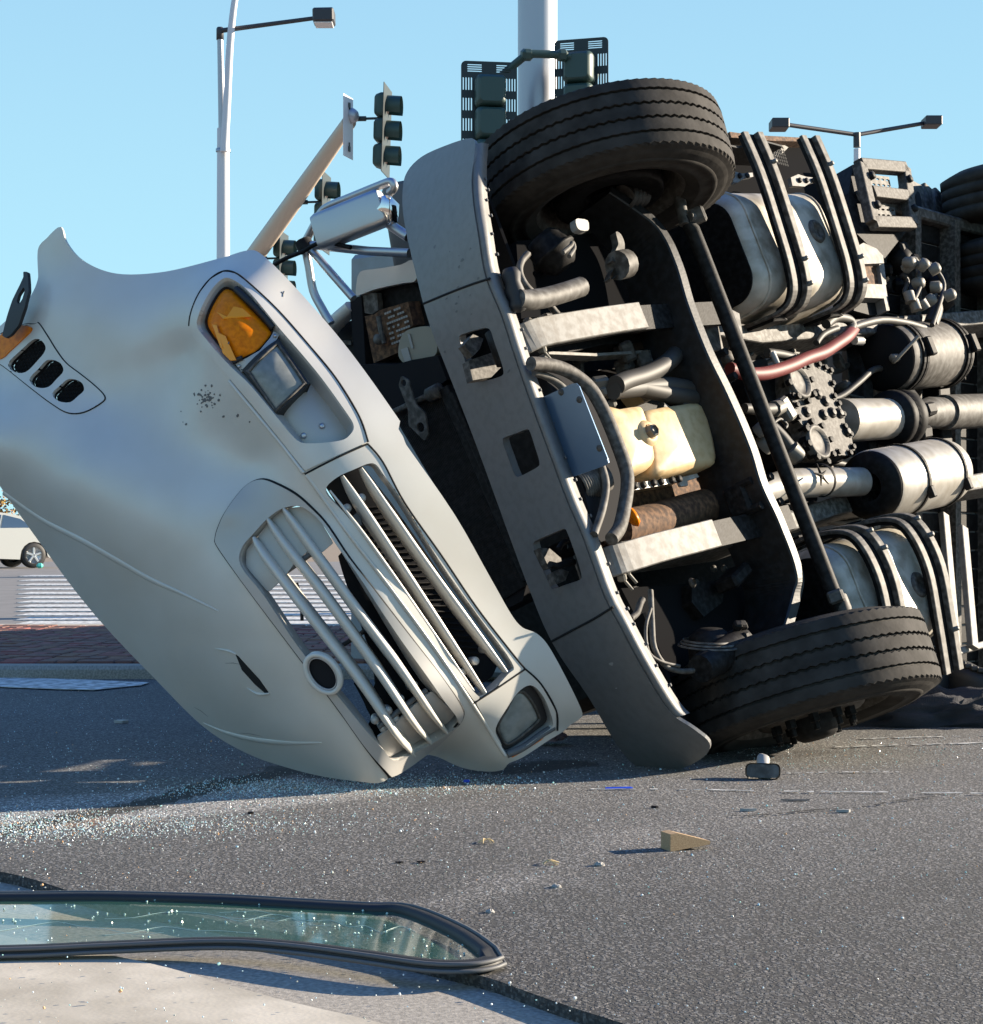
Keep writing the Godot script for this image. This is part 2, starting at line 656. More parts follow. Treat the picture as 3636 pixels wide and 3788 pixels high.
func materials() -> void:
	var SN := FastNoiseLite.TYPE_SIMPLEX_SMOOTH
	var CE := FastNoiseLite.TYPE_CELLULAR
	var stone_maps := stone_texture(768)
	var stones: Texture2D = stone_maps[0]
	var stone_bump: Texture2D = stone_maps[1]
	var a := grain(mat("asphalt", 0.92, 0.88, 0.825, 0.9), stones, 1.25, stone_bump, 0.8, true)
	a.vertex_color_use_as_albedo = true
	var far := noise_tex(0.02, SN, lin(0.8, 0.8, 0.8), lin(1, 1, 1), 9, 512)
	grain(mat("far_asphalt", 0.20, 0.185, 0.175, 0.9), far, 6.0, null, 1.0, true)
	var blot := noise_tex(0.012, SN, lin(0.68, 0.67, 0.65), lin(1, 1, 1), 5, 512, 5)
	var grit := bump_tex(0.25, SN, 2.0, 8, 512, 3)
	grain(mat("concrete", 0.56, 0.50, 0.40, 0.85), blot, 1.6, grit, 0.05, true)
	grain(mat("rough_concrete", 0.40, 0.36, 0.30, 0.92), noise_tex(0.09, SN, lin(0.55, 0.55, 0.55), lin(1, 1, 1), 6, 512, 5), 0.7, stone_bump, 0.25, true)
	for i in 4:
		grain(mat("brick_%d" % i, 0.20 + 0.03 * i, 0.095 + 0.012 * (i % 3), 0.07 + 0.01 * (i % 2), 0.9), blot, 0.9, grit, 0.5, true)
	mat("paving_bed", 0.12, 0.085, 0.07, 0.95)
	mat("earth", 0.22, 0.16, 0.11, 1.0)
	var worn := noise_tex(0.03, SN, lin(0.45, 0.45, 0.45), lin(1, 1, 1), 12, 512, 6, 0.45, 0.16)
	grain(mat("road_paint", 0.66, 0.65, 0.62, 0.8), worn, 1.3, null, 1.0, true)
	# lorry
	var dust := noise_tex(0.008, SN, lin(0.91, 0.89, 0.86), lin(1, 1, 1), 21, 512, 5)
	var p := grain(mat("silver_paint", 0.585, 0.565, 0.515, 0.48, 0.15), dust, 1.1)
	p.clearcoat_enabled = true
	p.clearcoat = 0.35
	p.clearcoat_roughness = 0.16
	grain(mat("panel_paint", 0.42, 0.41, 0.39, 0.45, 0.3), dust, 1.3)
	grain(mat("nose_paint", 0.44, 0.43, 0.41, 0.42, 0.25), dust, 1.1)
	grain(mat("dull_paint", 0.28, 0.28, 0.28, 0.5, 0.3), dust, 0.6)
	var scuff := noise_tex(0.03, SN, lin(0.86, 0.85, 0.84), lin(1, 1, 1), 31, 512, 6, 0.38, 0.2)
	grain(mat("bumper_plastic", 0.172, 0.168, 0.163, 0.5, 0.1), scuff, 0.7, bump_tex(0.3, SN, 1.0, 4, 512), 0.25)
	var grime := noise_tex(0.022, SN, lin(0.30, 0.27, 0.24), lin(1, 1, 1), 41, 512, 6, 0.5, 0.25)
	var pit := bump_tex(0.06, SN, 2.5, 43, 512, 5)
	grain(mat("greasy_steel", 0.022, 0.021, 0.021, 0.62, 0.0), grime, 0.35, pit, 0.25)
	grain(mat("black_steel", 0.012, 0.0115, 0.012, 0.62, 0.0), grime, 0.4, pit, 0.15)
	grain(mat("dusty_steel", 0.115, 0.105, 0.092, 0.7, 0.0), grime, 0.3, pit, 0.2)
	grain(mat("spring_steel", 0.20, 0.195, 0.185, 0.65, 0.1), noise_tex(0.016, SN, lin(0.62, 0.58, 0.54), lin(1, 1, 1), 45, 512, 5, 0.45, 0.25), 0.4, pit, 0.08)
	grain(mat("rail_steel", 0.15, 0.147, 0.14, 0.65, 0.1), grime, 0.4, pit, 0.15)
	grain(mat("tank_steel", 0.50, 0.465, 0.40, 0.48, 0.15), noise_tex(0.012, SN, lin(0.45, 0.42, 0.37), lin(1, 1, 1), 47, 512, 6, 0.42, 0.25), 0.8, pit, 0.12)
	grain(mat("muffler_steel", 0.42, 0.40, 0.365, 0.45, 0.2), noise_tex(0.015, SN, lin(0.6, 0.57, 0.52), lin(1, 1, 1), 48, 512, 5), 0.7)
	grain(mat("grey_metal", 0.13, 0.123, 0.112, 0.65, 0.05), grime, 0.5)
	grain(mat("tan_paint", 0.56, 0.41, 0.22, 0.55), noise_tex(0.02, SN, lin(0.82, 0.76, 0.66), lin(1, 1, 1), 49, 512, 6, 0.4, 0.25), 0.5)
	grain(mat("rust", 0.17, 0.088, 0.042, 0.85), grime, 0.35, pit, 0.5)
	grain(mat("tyre_rubber", 0.052, 0.047, 0.042, 0.8), noise_tex(0.014, SN, lin(0.42, 0.41, 0.40), lin(1.0, 1.0, 1.0), 51, 512, 5), 0.7, pit, 0.15)
	for k in ["greasy_steel", "black_steel", "tyre_rubber"]:
		M[k].metallic_specular = 0.3
	grain(mat("axle_black", 0.014, 0.015, 0.017, 0.52), grime, 0.5, pit, 0.12)
	mat("black_rubber", 0.014, 0.014, 0.015, 0.6)
	mat("hose_rubber", 0.035, 0.032, 0.028, 0.6)
	mat("red_hose", 0.13, 0.012, 0.011, 0.6)
	mat("bolt_steel", 0.15, 0.14, 0.12, 0.55, 0.2)
	mat("chrome", 0.80, 0.80, 0.80, 0.10, 1.0)
	mat("dull_chrome", 0.46, 0.46, 0.47, 0.36, 0.85)
	mat("white_plastic", 0.32, 0.31, 0.29, 0.5)
	mat("grey_plastic", 0.10, 0.10, 0.10, 0.6)
	mat("black_plastic", 0.018, 0.018, 0.02, 0.45)
	mat("reservoir_plastic", 0.26, 0.24, 0.19, 0.4)
	M["black_plastic"].metallic_specular = 0.15
	M["black_plastic"].roughness = 0.7
	mat("shield", 0.012, 0.012, 0.013, 0.95).metallic_specular = 0.08
	mat("gap", 0.006, 0.006, 0.006, 0.9)
	grain(mat("amber_lens", 0.80, 0.215, 0.002, 0.35), noise_tex(0.02, SN, lin(0.72, 0.6, 0.5), lin(1, 1, 1), 61, 512, 3, 0.4, 0.3), 0.22)
	M["amber_lens"].metallic_specular = 0.25
	mat("amber_facet", 0.85, 0.30, 0.003, 0.3)
	grain(mat("lamp_lens", 0.24, 0.25, 0.23, 0.28), noise_tex(0.01, SN, lin(0.6, 0.62, 0.62), lin(1, 1, 1), 63, 512, 4), 0.2)
	mat("blue_plate", 0.10, 0.17, 0.27, 0.3, 0.6)
	var g := mat("windscreen_glass", 0.55, 0.78, 0.72, 0.05)
	g.albedo_color = Color(0.40, 0.64, 0.55, 0.20)
	g.transparency = BaseMaterial3D.TRANSPARENCY_ALPHA
	mat("crack_glint", 0.36, 0.50, 0.46, 0.3)
	mat("glass_crumb", 0.80, 0.84, 0.82, 0.15).vertex_color_use_as_albedo = true
	mat("wood", 0.50, 0.34, 0.19, 0.8)
	grain(M["wood"], noise_tex(0.05, SN, lin(0.6, 0.55, 0.5), lin(1, 1, 1), 65, 256), 0.06)
	mat("blue_plastic", 0.01, 0.06, 0.55, 0.35)
	mat("straw", 0.55, 0.42, 0.22, 0.8)
	mat("stone_chip", 0.36, 0.34, 0.31, 0.9)
	grain(mat("dark_cloth", 0.030, 0.030, 0.036, 0.95), null, 0.3, bump_tex(0.08, SN, 4.0, 66, 512, 5), 1.0)
	mat("mauve_cloth", 0.16, 0.12, 0.13, 0.9)
	# street furniture
	mat("white_pole", 0.62, 0.62, 0.64, 0.45)
	mat("galvanised", 0.42, 0.43, 0.46, 0.4, 0.5)
	mat("tan_pole", 0.52, 0.42, 0.32, 0.5)
	mat("dark_bronze", 0.035, 0.035, 0.04, 0.5)
	mat("signal_green", 0.030, 0.062, 0.052, 0.45)
	mat("signal_dark", 0.014, 0.024, 0.026, 0.5)
	mat("sign_white", 0.7, 0.68, 0.68, 0.5)
	mat("signal_glass", 0.05, 0.04, 0.04, 0.2)
	mat("car_paint", 0.60, 0.58, 0.53, 0.3, 0.3).clearcoat_enabled = true
	mat("car_glass", 0.05, 0.09, 0.16, 0.08)
	mat("alloy", 0.6, 0.6, 0.6, 0.3, 0.7)
	mat("tail_red", 0.4, 0.02, 0.02, 0.2)
	mat("dry_leaf", 0.22, 0.12, 0.04, 0.8).vertex_color_use_as_albedo = true
	mat("bark", 0.12, 0.09, 0.065, 0.9)

# crushed stone in tar: a tile of grey chips and its relief
func stone_texture(n: int) -> Array:
	var col := Image.create(n, n, false, Image.FORMAT_RGB8)
	var hgt := Image.create(n, n, false, Image.FORMAT_L8)
	col.fill(lin(0.16, 0.16, 0.165))
	hgt.fill(Color(0.25, 0.25, 0.25))
	var r := RandomNumberGenerator.new()
	r.seed = 11
	for i in 52000:
		var w := r.randi_range(1, 4)
		var h := clampi(w + r.randi_range(-1, 1), 1, 5)
		var v := 0.20 + 0.70 * pow(r.randf(), 1.5)
		var warm := r.randf_range(-0.06, 0.06)
		var c := lin(v * (1.0 + warm), v, v * (1.0 - warm))
		var z := r.randf_range(0.25, 0.9)
		var x := r.randi_range(0, n - 1)
		var y := r.randi_range(0, n - 1)
		col.fill_rect(Rect2i(x, y, w, h), c)
		hgt.fill_rect(Rect2i(x, y, w, h), Color(z, z, z))
	var nm: Image = hgt.duplicate()
	nm.convert(Image.FORMAT_RGBA8)
	nm.bump_map_to_normal_map(1.6)
	return [ImageTexture.create_from_image(col), ImageTexture.create_from_image(nm)]

# ---------- ground
func stain(p: Vector2) -> Color:
	# p is x, -z on the road; wear, spill and dust that lie on it
	var v := 0.86 + 0.16 * wear.get_noise_2d(p.x * 40.0, p.y * 40.0) + 0.10 * wear.get_noise_2d(p.x * 220.0, p.y * 220.0)
	var c := Color(v, v, v)
	# fine aggregate is coarser and darker near the pavement, polished towards the lorry
	var polish := smoothstep(3.2, 6.2, p.y - 0.05 * p.x + 0.5 * wear.get_noise_2d(p.x * 25.0, p.y * 25.0))
	c = c * lerpf(0.60, 1.18, polish)
	for s in scrapes:
		var d := seg_dist(p, s[0], s[1])
		var k: float = exp(-pow(d / s[2], 2.0)) * s[3] * (0.55 + 0.45 * wear.get_noise_2d(p.x * 300.0, p.y * 90.0))
		c = c.lerp(Color(1.9, 1.87, 1.82), clampf(k, 0.0, 1.0))
	for s in spills:
		var d := path_dist(p, s[0])
		d += 0.022 * wear.get_noise_2d(p.x * 260.0, p.y * 260.0)
		c = c.lerp(s[2], (1.0 - smoothstep(s[1] * 0.6, s[1], d)) * s[3])
	# shares of the palest dust there is
	return Color(minf(c.r * 0.38, 1.0), minf(c.g * 0.38, 1.0), minf(c.b * 0.38, 1.0))

var wear := FastNoiseLite.new()
var scrapes: Array = []
var spills: Array = []

func seg_dist(p: Vector2, a: Vector2, b: Vector2) -> float:
	var e := b - a
	return (p - a - e * clampf((p - a).dot(e) / e.length_squared(), 0.0, 1.0)).length()

func path_dist(p: Vector2, pts: Array) -> float:
	var d := 1e9
	for i in pts.size() - 1:
		d = minf(d, seg_dist(p, pts[i], pts[i + 1]))
	return d

func flip(a: Array) -> Array:
	var out: Array = []
	for q in a:
		out.append(Vector2(q.x, -q.y))
	return out

func build_ground() -> void:
	wear.seed = 4
	wear.frequency = 0.01
	wear.fractal_octaves = 4
	var s1 = flip([Vector2(-.126, -4.108), Vector2(.085, -4.422), Vector2(.376, -5.037), Vector2(.84, -5.415)])
	var s2 = flip([Vector2(.313, -5.95), Vector2(1.526, -5.853)])
	var s3 = flip([Vector2(1.242, -7.23), Vector2(1.973, -7.415)])
	var s4 = flip([Vector2(.988, -6.369), Vector2(1.347, -6.397)])
	scrapes = [[s1[0], s1[1], 0.07, 0.55], [s1[1], s1[2], 0.12, 0.45], [s1[2], s1[3], 0.16, 0.35], [s2[0], s2[1], 0.012, 0.5], [s3[0], s3[1], 0.10, 0.55], [s4[0], s4[1], 0.012, 0.45]]
	spills = [
		[flip([Vector2(-1.502, -5.415), Vector2(-1.144, -5.571), Vector2(-.831, -5.76), Vector2(-.628, -5.95)]), 0.36, Color(2.6, 2.6, 2.6), 0.75],
		[flip([Vector2(-.496, -5.95), Vector2(-.303, -6.062)]), 0.12, Color(2.4, 2.4, 2.4), 0.6],
		[flip([Vector2(-1.398, -5.145), Vector2(-1.274, -5.219), Vector2(-1.131, -5.296)]), 0.11, Color(1.7, 1.05, 0.7), 0.8],
		[flip([Vector2(-.684, -6.483), Vector2(-.796, -6.232), Vector2(-.905, -6.037), Vector2(-.981, -5.795), Vector2(-1.067, -5.571), Vector2(-1.182, -5.395), Vector2(-1.274, -5.219), Vector2(-1.397, -5.037)]), 0.085, Color(0.16, 0.14, 0.11), 0.92],
		[flip([Vector2(-.723, -6.513), Vector2(-.564, -6.341), Vector2(-.414, -6.205)]), 0.10, Color(0.2, 0.18, 0.16), 0.8],
		[flip([Vector2(.035, -6.44), Vector2(.126, -6.513), Vector2(.257, -6.632)]), 0.15, Color(0.2, 0.12, 0.08), 0.9],
		[flip([Vector2(.174, -3.002), Vector2(.458, -3.598), Vector2(.89, -4.228), Vector2(1.383, -4.709)]), 0.11, Color(0.55, 0.54, 0.53), 0.45],
		[flip([Vector2(.465, -3.002), Vector2(.738, -3.51), Vector2(1.189, -4.05)]), 0.10, Color(0.55, 0.54, 0.53), 0.4],
		[flip([Vector2(.959, -6.788), Vector2(1.2, -6.985)]), 0.10, Color(0.45, 0.4, 0.36), 0.6]]
	# wide sheet of earth out to the horizon, and the road on it
	var st := sb()
	box(st, Vector3(0, -0.26, -600), Vector3(2400, 0.1, 1500))
	struct("ground", st, M["earth"])
	var curb = [Vector2(-2.897, -6.369), Vector2(-1.763, -5.127), Vector2(-1.341, -4.649), Vector2(-1.174, -4.504), Vector2(-1.076, -4.408), Vector2(-.895, -4.191), Vector2(-.677, -4.006), Vector2(-.446, -3.826), Vector2(-.222, -3.643), Vector2(-.02, -3.444), Vector2(.055, -3.337), Vector2(.142, -3.207), Vector2(.23, -3.085), Vector2(.379, -2.854), Vector2(.518, -2.466)]
	curb = flip(smooth(curb, 4))
	var edge: Array = curb.duplicate()
	edge.append(Vector2(3.4, 2.3))
	edge.append(Vector2(3.4, 10.56))
	edge.append(Vector2(-5.2, 10.56))
	edge.append(Vector2(-5.2, curb[0].y))
	st = sb()
	plate(st, edge, [], func(p): return Vector3(p.x, 0.0035 * wear.get_noise_2d(p.x * 60, p.y * 60), -p.y), 0.034, 0.07, 0.0, stain)
	struct("road", st, M["asphalt"])
	st = sb()
	box(st, Vector3(9.45, -0.10, -5.0), Vector3(12.1, 0.19, 10.6))
	box(st, Vector3(-12.2, -0.10, -6.5), Vector3(14.0, 0.19, 7.6))
	struct("road_beyond_frame", st, M["far_asphalt"])
	# thin scratches and a hairline crack in the surface
	scratch(flip([Vector2(.312, -5.937), Vector2(.591, -5.925), Vector2(.914, -5.889), Vector2(1.235, -5.865), Vector2(1.554, -5.841)]), 0.012, "road_paint")
	scratch(flip([Vector2(.964, -6.327), Vector2(1.092, -6.355), Vector2(1.253, -6.369), Vector2(1.377, -6.369)]), 0.010, "road_paint")
	scratch(flip([Vector2(1.303, -7.123), Vector2(1.555, -7.194), Vector2(1.934, -7.266)]), 0.02, "road_paint")
	scratch(flip([Vector2(1.439, -7.415), Vector2(1.699, -7.473), Vector2(2.004, -7.531)]), 0.016, "road_paint")
	scratch(flip([Vector2(.683, -5.365), Vector2(.792, -5.395), Vector2(.942, -5.487), Vector2(1.072, -5.529), Vector2(1.228, -5.681), Vector2(1.375, -5.771)]), 0.008, "gap")
	# far carriageway
	st = sb()
	box(st, Vector3(0, -0.10, -38.0), Vector3(160, 0.19, 44.6))
	struct("far_road", st, M["far_asphalt"])
	# pavement: rough gutter with a smooth slab behind it
	st = sb()
	var gut: Array = []
	for q in curb:
		gut.append(q + Vector2(0.0, 0.06))
	gut.append(Vector2(2.6, 0.3))
	gut.append(Vector2(-5.2, 0.3))
	prism(st, gut, Vector3(0, -0.16, 0), Vector3.RIGHT, Vector3.FORWARD, 0.135)
	struct("gutter", st, M["rough_concrete"])
	var joint = flip(smooth([Vector2(-2.073, -4.561), Vector2(-1.432, -4.167), Vector2(-1.01, -3.877), Vector2(-.669, -3.629), Vector2(-.477, -3.44), Vector2(-.349, -3.314), Vector2(-.213, -3.2), Vector2(-.103, -3.085), Vector2(.048, -2.911), Vector2(.256, -2.575)], 4))
	joint.append(Vector2(1.2, 0.35))
	joint.append(Vector2(-5.1, 0.35))
	st = sb()
	prism(st, joint, Vector3(0, -0.12, 0), Vector3.RIGHT, Vector3.FORWARD, 0.102)
	struct("pavement", st, M["concrete"])
	# traffic island: concrete kerb, then red paving
	st = sb()
	box(st, Vector3(0, -0.045, -10.66), Vector3(60, 0.24, 0.22), Basis(), 0.02)
	struct("kerb", st, M["rough_concrete"])
	st = sb()
	box(st, Vector3(0, -0.065, -12.95), Vector3(60, 0.2, 4.4))
	struct("paving_bed", st, M["paving_bed"])
	st = sb()
	box(st, Vector3(0, -0.045, -15.4), Vector3(60, 0.24, 0.45), Basis(), 0.03)
	var k2 := struct("kerb_001", st, M["concrete"])
	k2.name = "kerb_001"
	build_paving()
	# markings
	st = sb()
	var wl = [Vector3(-4.126, .006, -11.091), Vector3(-2.766, .006, -10.599), Vector3(-2.291, .006, -10.444), Vector3(-1.859, .006, -10.221), Vector3(-1.868, .006, -10.042), Vector3(-2.054, .006, -9.734), Vector3(-2.286, .006, -9.801), Vector3(-2.593, .006, -9.937), Vector3(-3.788, .006, -10.184)]
	slab(st, wl, Vector3(0, 0.003, 0))
	struct("road_marking", st, M["road_paint"])
	# worn stripes across the far carriageway
	for z in [16.6, 17.45, 18.35, 19.35, 20.45, 21.7, 23.1, 24.7, 26.6, 28.8, 31.4, 34.5, 38.3]:
		var s := sb()
		box(s, Vector3(-4.25 + 3.5 - (z - 17.1) * 0.247, 0.001, -z), Vector3(7.0, 0.010, 0.033 * z), Basis(Vector3.UP, 0.01))
		struct("crosswalk_stripe", s, M["road_paint"])

func scratch(pts: Array, width: float, m: String) -> void:
	var p: Array = smooth(pts, 14)
	var st := sb()
	for i in p.size() - 1:
		if rng.randf() < 0.35:
			continue
		var e: Vector2 = (p[i + 1] - p[i]).orthogonal().normalized()
		var w0 := width * rng.randf_range(0.2, 0.7)
		var w1 := width * rng.randf_range(0.2, 0.7)
		var j := e * rng.randf_range(-0.4, 0.4) * width
		var q: Array = []
		for k in [p[i] + j - e * w0, p[i + 1] + j - e * w1, p[i + 1] + j + e * w1, p[i] + j + e * w0]:
			q.append(Vector3(k.x, 0.0045, -k.y))
		slab(st, q, Vector3(0, 0.001, 0))
	struct("road_scratch", st, M[m])

func build_paving() -> void:
	var bed := thing("brick_paving", "red block paving laid in basket weave on the traffic island", "paving", Vector3(0, 0.035, -12.95))
	bed.set_meta("kind", "structure")
	var bm := sb()
	box(bm, Vector3.ZERO, Vector3(0.212, 0.06, 0.102), Basis(), 0.008)
	bm.generate_normals()
	var mesh := bm.commit()
	var spots: Array = []
	for j in 20:
		for i in 30:
			for k in 2:
				var x := -5.6 + i * 0.222
				var z := 2.08 - j * 0.222
				var turn := (i + j) % 2 == 0
				var at := Vector3(x, 0.022 + rng.randf_range(-0.004, 0.004), z)
				if turn:
					at.x += (k - 0.5) * 0.111
				else:
					at.z += (k - 0.5) * 0.111
				var b := Basis(Vector3.UP, (PI / 2 if turn else 0.0) + rng.randf_range(-0.02, 0.02))
				var pxl := 940.5 + 3600.0 * at.x / (12.95 - at.z)
				var seen := (pxl > -20 and pxl < 330 - (12.95 - at.z - 10.8) * 24) or (pxl > 540 and pxl < 760)
				spots.append([0.0 if seen else 100.0 + 0.0, -at.z, Transform3D(b, at)])
	spots.sort_custom(func(a, c): return a[0] + a[1] < c[0] + c[1])
	var rest: Array = []
	for i in spots.size():
		var s: Array = spots[i]
		if i < 300:
			var o := mesh_part("brick", mesh, M["brick_%d" % rng.randi_range(0, 3)], bed)
			o.transform = s[2]
		else:
			rest.append(s[2])
	var mm := MultiMesh.new()
	mm.transform_format = MultiMesh.TRANSFORM_3D
	mm.mesh = mesh
	mm.instance_count = rest.size()
	for i in rest.size():
		mm.set_instance_transform(i, rest[i])
	var mi := MultiMeshInstance3D.new()
	mi.name = "bricks"
	mi.multimesh = mm
	mi.material_override = M["brick_1"]
	mi.set_meta("kind", "stuff")
	bed.add_child(mi)

# ---------- street furniture and the car
func build_background() -> void:
	var st: SurfaceTool
	# street lamp with a single arm; a thin arched arm is clamped to it
	var lamp := thing("street_lamp", "tall white and grey street lamp with one dark arm to the right", "street lamp", Vector3(-5.628, 0, -39.469))
	var D := -lamp.position.z
	lamp.position = Vector3((427.0 - 940.5) / 3600.0 * 38.0, 0, -38.0)
	D = 38.0
	var off := lamp.position
	st = sb()
	var base: Vector3 = Vector3(-5.42, 9.043, -37.896) - off
	tube(st, [Vector3(0, 0, 0), base], [0.155, 0.125], 16)
	part("pole", st, M["white_pole"], lamp)
	st = sb()
	tube(st, [base - Vector3(0.02, 0.1, 0), Vector3(-5.484, 10.943, -37.871) - off], [0.075, 0.06], 14)
	part("upper_pole", st, M["galvanised"], lamp)
	st = sb()
	lathe(st, [Vector2(0, 0), Vector2(0.075, 0), Vector2(0.075, 0.22), Vector2(0.06, 0.25), Vector2(0, 0.25)], Vector3(-5.484, 10.837, -37.872) - off, Vector3.UP, 14)
	tube(st, [Vector3(-5.494, 11.017, -37.87) - off, Vector3(-3.547, 11.132, -37.368) - off], [0.05, 0.042], 12)
	part("arm", st, M["dark_bronze"], lamp)
	st = sb()
	box(st, Vector3(-3.33, 11.126, -37.268) - off, Vector3(0.42, 0.27, 0.5), Basis(Vector3.BACK, 0.02), 0.03)
	var head := part("lamp_head", st, M["dark_bronze"], lamp)
	st = sb()
	box(st, Vector3(-3.33, 10.975, -37.27) - off, Vector3(0.36, 0.03, 0.42), Basis(), 0.01)
	part("lens", st, M["sign_white"], head)
	st = sb()
	var arm: Array = smooth([Vector3(-5.371, 8.538, -37.702), Vector3(-5.318, 9.483, -37.69), Vector3(-5.266, 10.533, -37.676), Vector3(-5.213, 11.163, -37.668), Vector3(-5.14, 11.688, -37.661), Vector3(-5.014, 12.213, -37.654), Vector3(-4.73, 12.737, -37.647)], 5)
	for i in arm.size():
		arm[i] -= off
	tube(st, arm, [0.085, 0.07, 0.055], 12)
	part("arched_arm", st, M["white_pole"], lamp)
	st = sb()
	lathe(st, [Vector2(0.15, -0.03), Vector2(0.15, 0.03), Vector2(0.13, 0.03)], Vector3(-5.42, 8.6, -37.901) - off, Vector3.UP, 14)
	part("clamp", st, M["galvanised"], lamp)
	# double lamp at the right
	off = Vector3((1640.0 - 940.5) / 3600.0 * 44.0, 0, -44.0)
	lamp = thing("street_lamp", "double-armed street lamp with two dark heads behind the lorry's tanks", "street lamp", off)
	st = sb()
	tube(st, [Vector3.ZERO, Vector3(8.549, 9.868, -43.885) - off], [0.12, 0.075], 14)
	part("pole", st, M["white_pole"], lamp)
	st = sb()
	tube(st, [Vector3(8.549, 9.905, -43.885) - off, Vector3(8.549, 10.247, -43.88) - off], 0.085, 12)
	tube(st, [Vector3(8.549, 10.198, -43.881) - off, Vector3(6.778, 10.211, -42.881) - off], 0.05, 10)
	tube(st, [Vector3(8.549, 10.198, -43.881) - off, Vector3(10.344, 10.687, -44.875) - off], 0.05, 10)
	part("arm", st, M["dark_bronze"], lamp)
	st = sb()
	box(st, Vector3(6.575, 10.211, -42.881) - off, Vector3(0.4, 0.22, 0.55), Basis(), 0.02)
	part("lamp_head", st, M["dark_bronze"], lamp)
	st = sb()
	box(st, Vector3(10.531, 10.712, -44.874) - off, Vector3(0.4, 0.22, 0.55), Basis(), 0.02)
	part("lamp_head", st, M["dark_bronze"], lamp)
	# mast arm with its signals
	off = Vector3((440.0 - 940.5) / 3600.0 * 38.5, 0, -38.5)
	var mast := thing("signal_mast", "tan mast arm rising from behind the bonnet and carrying signals", "signal mast", off)
	st = sb()
	tube(st, [Vector3.ZERO, Vector3(-5.353, 6.008, -38.435) - off], [0.2, 0.18], 16)
	part("pole", st, M["tan_pole"], mast)
	st = sb()
	tube(st, [Vector3(-5.353, 5.837, -38.438) - off, Vector3(-4.157, 5.722, -32.939) - off, Vector3(-3.029, 6.064, -29.134) - off, Vector3(-1.968, 6.527, -25.927) - off], [0.19, 0.165, 0.14, 0.10], 18)
	part("arm", st, M["tan_pole"], mast)
	st = sb()
	lathe(st, [Vector2(0, -0.11), Vector2(0.07, -0.09), Vector2(0.115, 0), Vector2(0.1, 0.06), Vector2(0.05, 0.1), Vector2(0, 0.11)], Vector3(-1.932, 6.591, -25.827) - off, Vector3(0.6, 0.7, 0.3), 16)
	part("end_cap", st, M["galvanised"], mast)
	var sign := thing("traffic_sign", "white sign plate seen edge-on at the tip of the mast arm", "sign", Vector3(-1.967, 6.418, -25.729))
	st = sb()
	box(st, Vector3.ZERO, Vector3(0.36, 0.85, 0.006), Basis(Vector3.UP, 1.27) , 0.002)
	part("plate", st, M["sign_white"], sign)
	st = sb()
	var sy := Basis(Vector3.UP, 1.27)
	for e in [0.3, -0.3]:
		box(st, sy * Vector3(0.02, e, 0.012), Vector3(0.05, 0.07, 0.018), sy)
		box(st, sy * Vector3(0.02, e - 0.04 * signf(e), 0.012), Vector3(0.014, 0.1, 0.016), sy)
	part("bracket", st, M["signal_dark"], sign)
	var s0 := make_signal("green three-section traffic signal hung highest, at the tip of the mast arm")
	s0.position = Vector3(-1.457, 6.382, -25.829)
	s0.rotation = Vector3(0, -0.12, -0.03)
	var s1 := s0.duplicate()
	s1.name = numbered("traffic_signal")
	add_child(s1)
	s1.position = Vector3(-2.583, 5.82, -29.137)
	s1.rotation = Vector3(0, -0.12, -0.02)
	tag(s1, "green traffic signal on the middle of the mast arm, partly behind the chrome mirror", "traffic signal", "signals on the mast arm")
	var s2 := s0.duplicate()
	s2.name = numbered("traffic_signal")
	add_child(s2)
	s2.position = Vector3(-3.573, 5.388, -32.143)
	s2.rotation = Vector3(0, -0.12, -0.02)
	tag(s2, "green traffic signal lowest on the mast arm, just above the bonnet's edge", "traffic signal", "signals on the mast arm")
	# thick pole with two louvred signals seen from behind
	off = Vector3((1029.0 - 940.5) / 3600.0 * 20.0, 0, -20.0)
	var pole := thing("signal_pole", "thick pale grey pole rising behind the upper front wheel", "pole", off)
	st = sb()
	tube(st, [Vector3.ZERO, Vector3(0.0, 7.6, 0)], [0.205, 0.212], 28)
	part("shaft", st, M["galvanised"], pole)
	back_signal("dark louvred traffic signal left of the thick pole, seen from behind", Vector3(-.024, 5.206, -19.244), 0.14, -0.54)
	back_signal("dark louvred traffic signal right of the thick pole, seen from behind", Vector3(.934, 5.52, -19.54), -0.28, 0.54)
	st = sb()
	var pipe: Array = [Vector3(.062, 5.187, -19.394), Vector3(.068, 5.495, -19.39), Vector3(.137, 5.58, -19.339), Vector3(.362, 5.743, -19.237), Vector3(.426, 5.753, -19.237), Vector3(.725, 5.763, -19.337), Vector3(.819, 5.732, -19.387), Vector3(.837, 5.55, -19.44)]
	for i in pipe.size():
		pipe[i] -= off
	tube(st, smooth(pipe, 4), 0.042, 10)
	part("pipe_bracket", st, M["signal_green"], pole)
	st = sb()
	for q in [1, 3, 5]:
		box(st, pipe[q] + Vector3(0, 0, 0), Vector3(0.12, 0.12, 0.12), Basis(Vector3(1, 1, 0).normalized(), 0.5), 0.03)
	part("pipe_joint", st, M["signal_green"], pole)
	build_car()
	# autumn shrub behind the car
	var sh := thing("autumn_tree", "brown-leaved autumn shrub behind the silver car", "tree", Vector3(-16.9, 0, -60))
	st = sb()
	tube(st, [Vector3(0, 0, 0), Vector3(0.1, 1.0, 0), Vector3(0.0, 2.2, 0.1)], [0.12, 0.08, 0.03], 8)
	for i in 6:
		var q := TAU * i / 6.0
		tube(st, [Vector3(0.05, 0.7, 0), Vector3(cos(q) * 0.6, 1.3, sin(q) * 0.6), Vector3(cos(q) * 1.1, 2.0, sin(q) * 1.0)], [0.05, 0.03, 0.01], 6)
	part("trunk", st, M["bark"], sh)
	var leaf := sb()
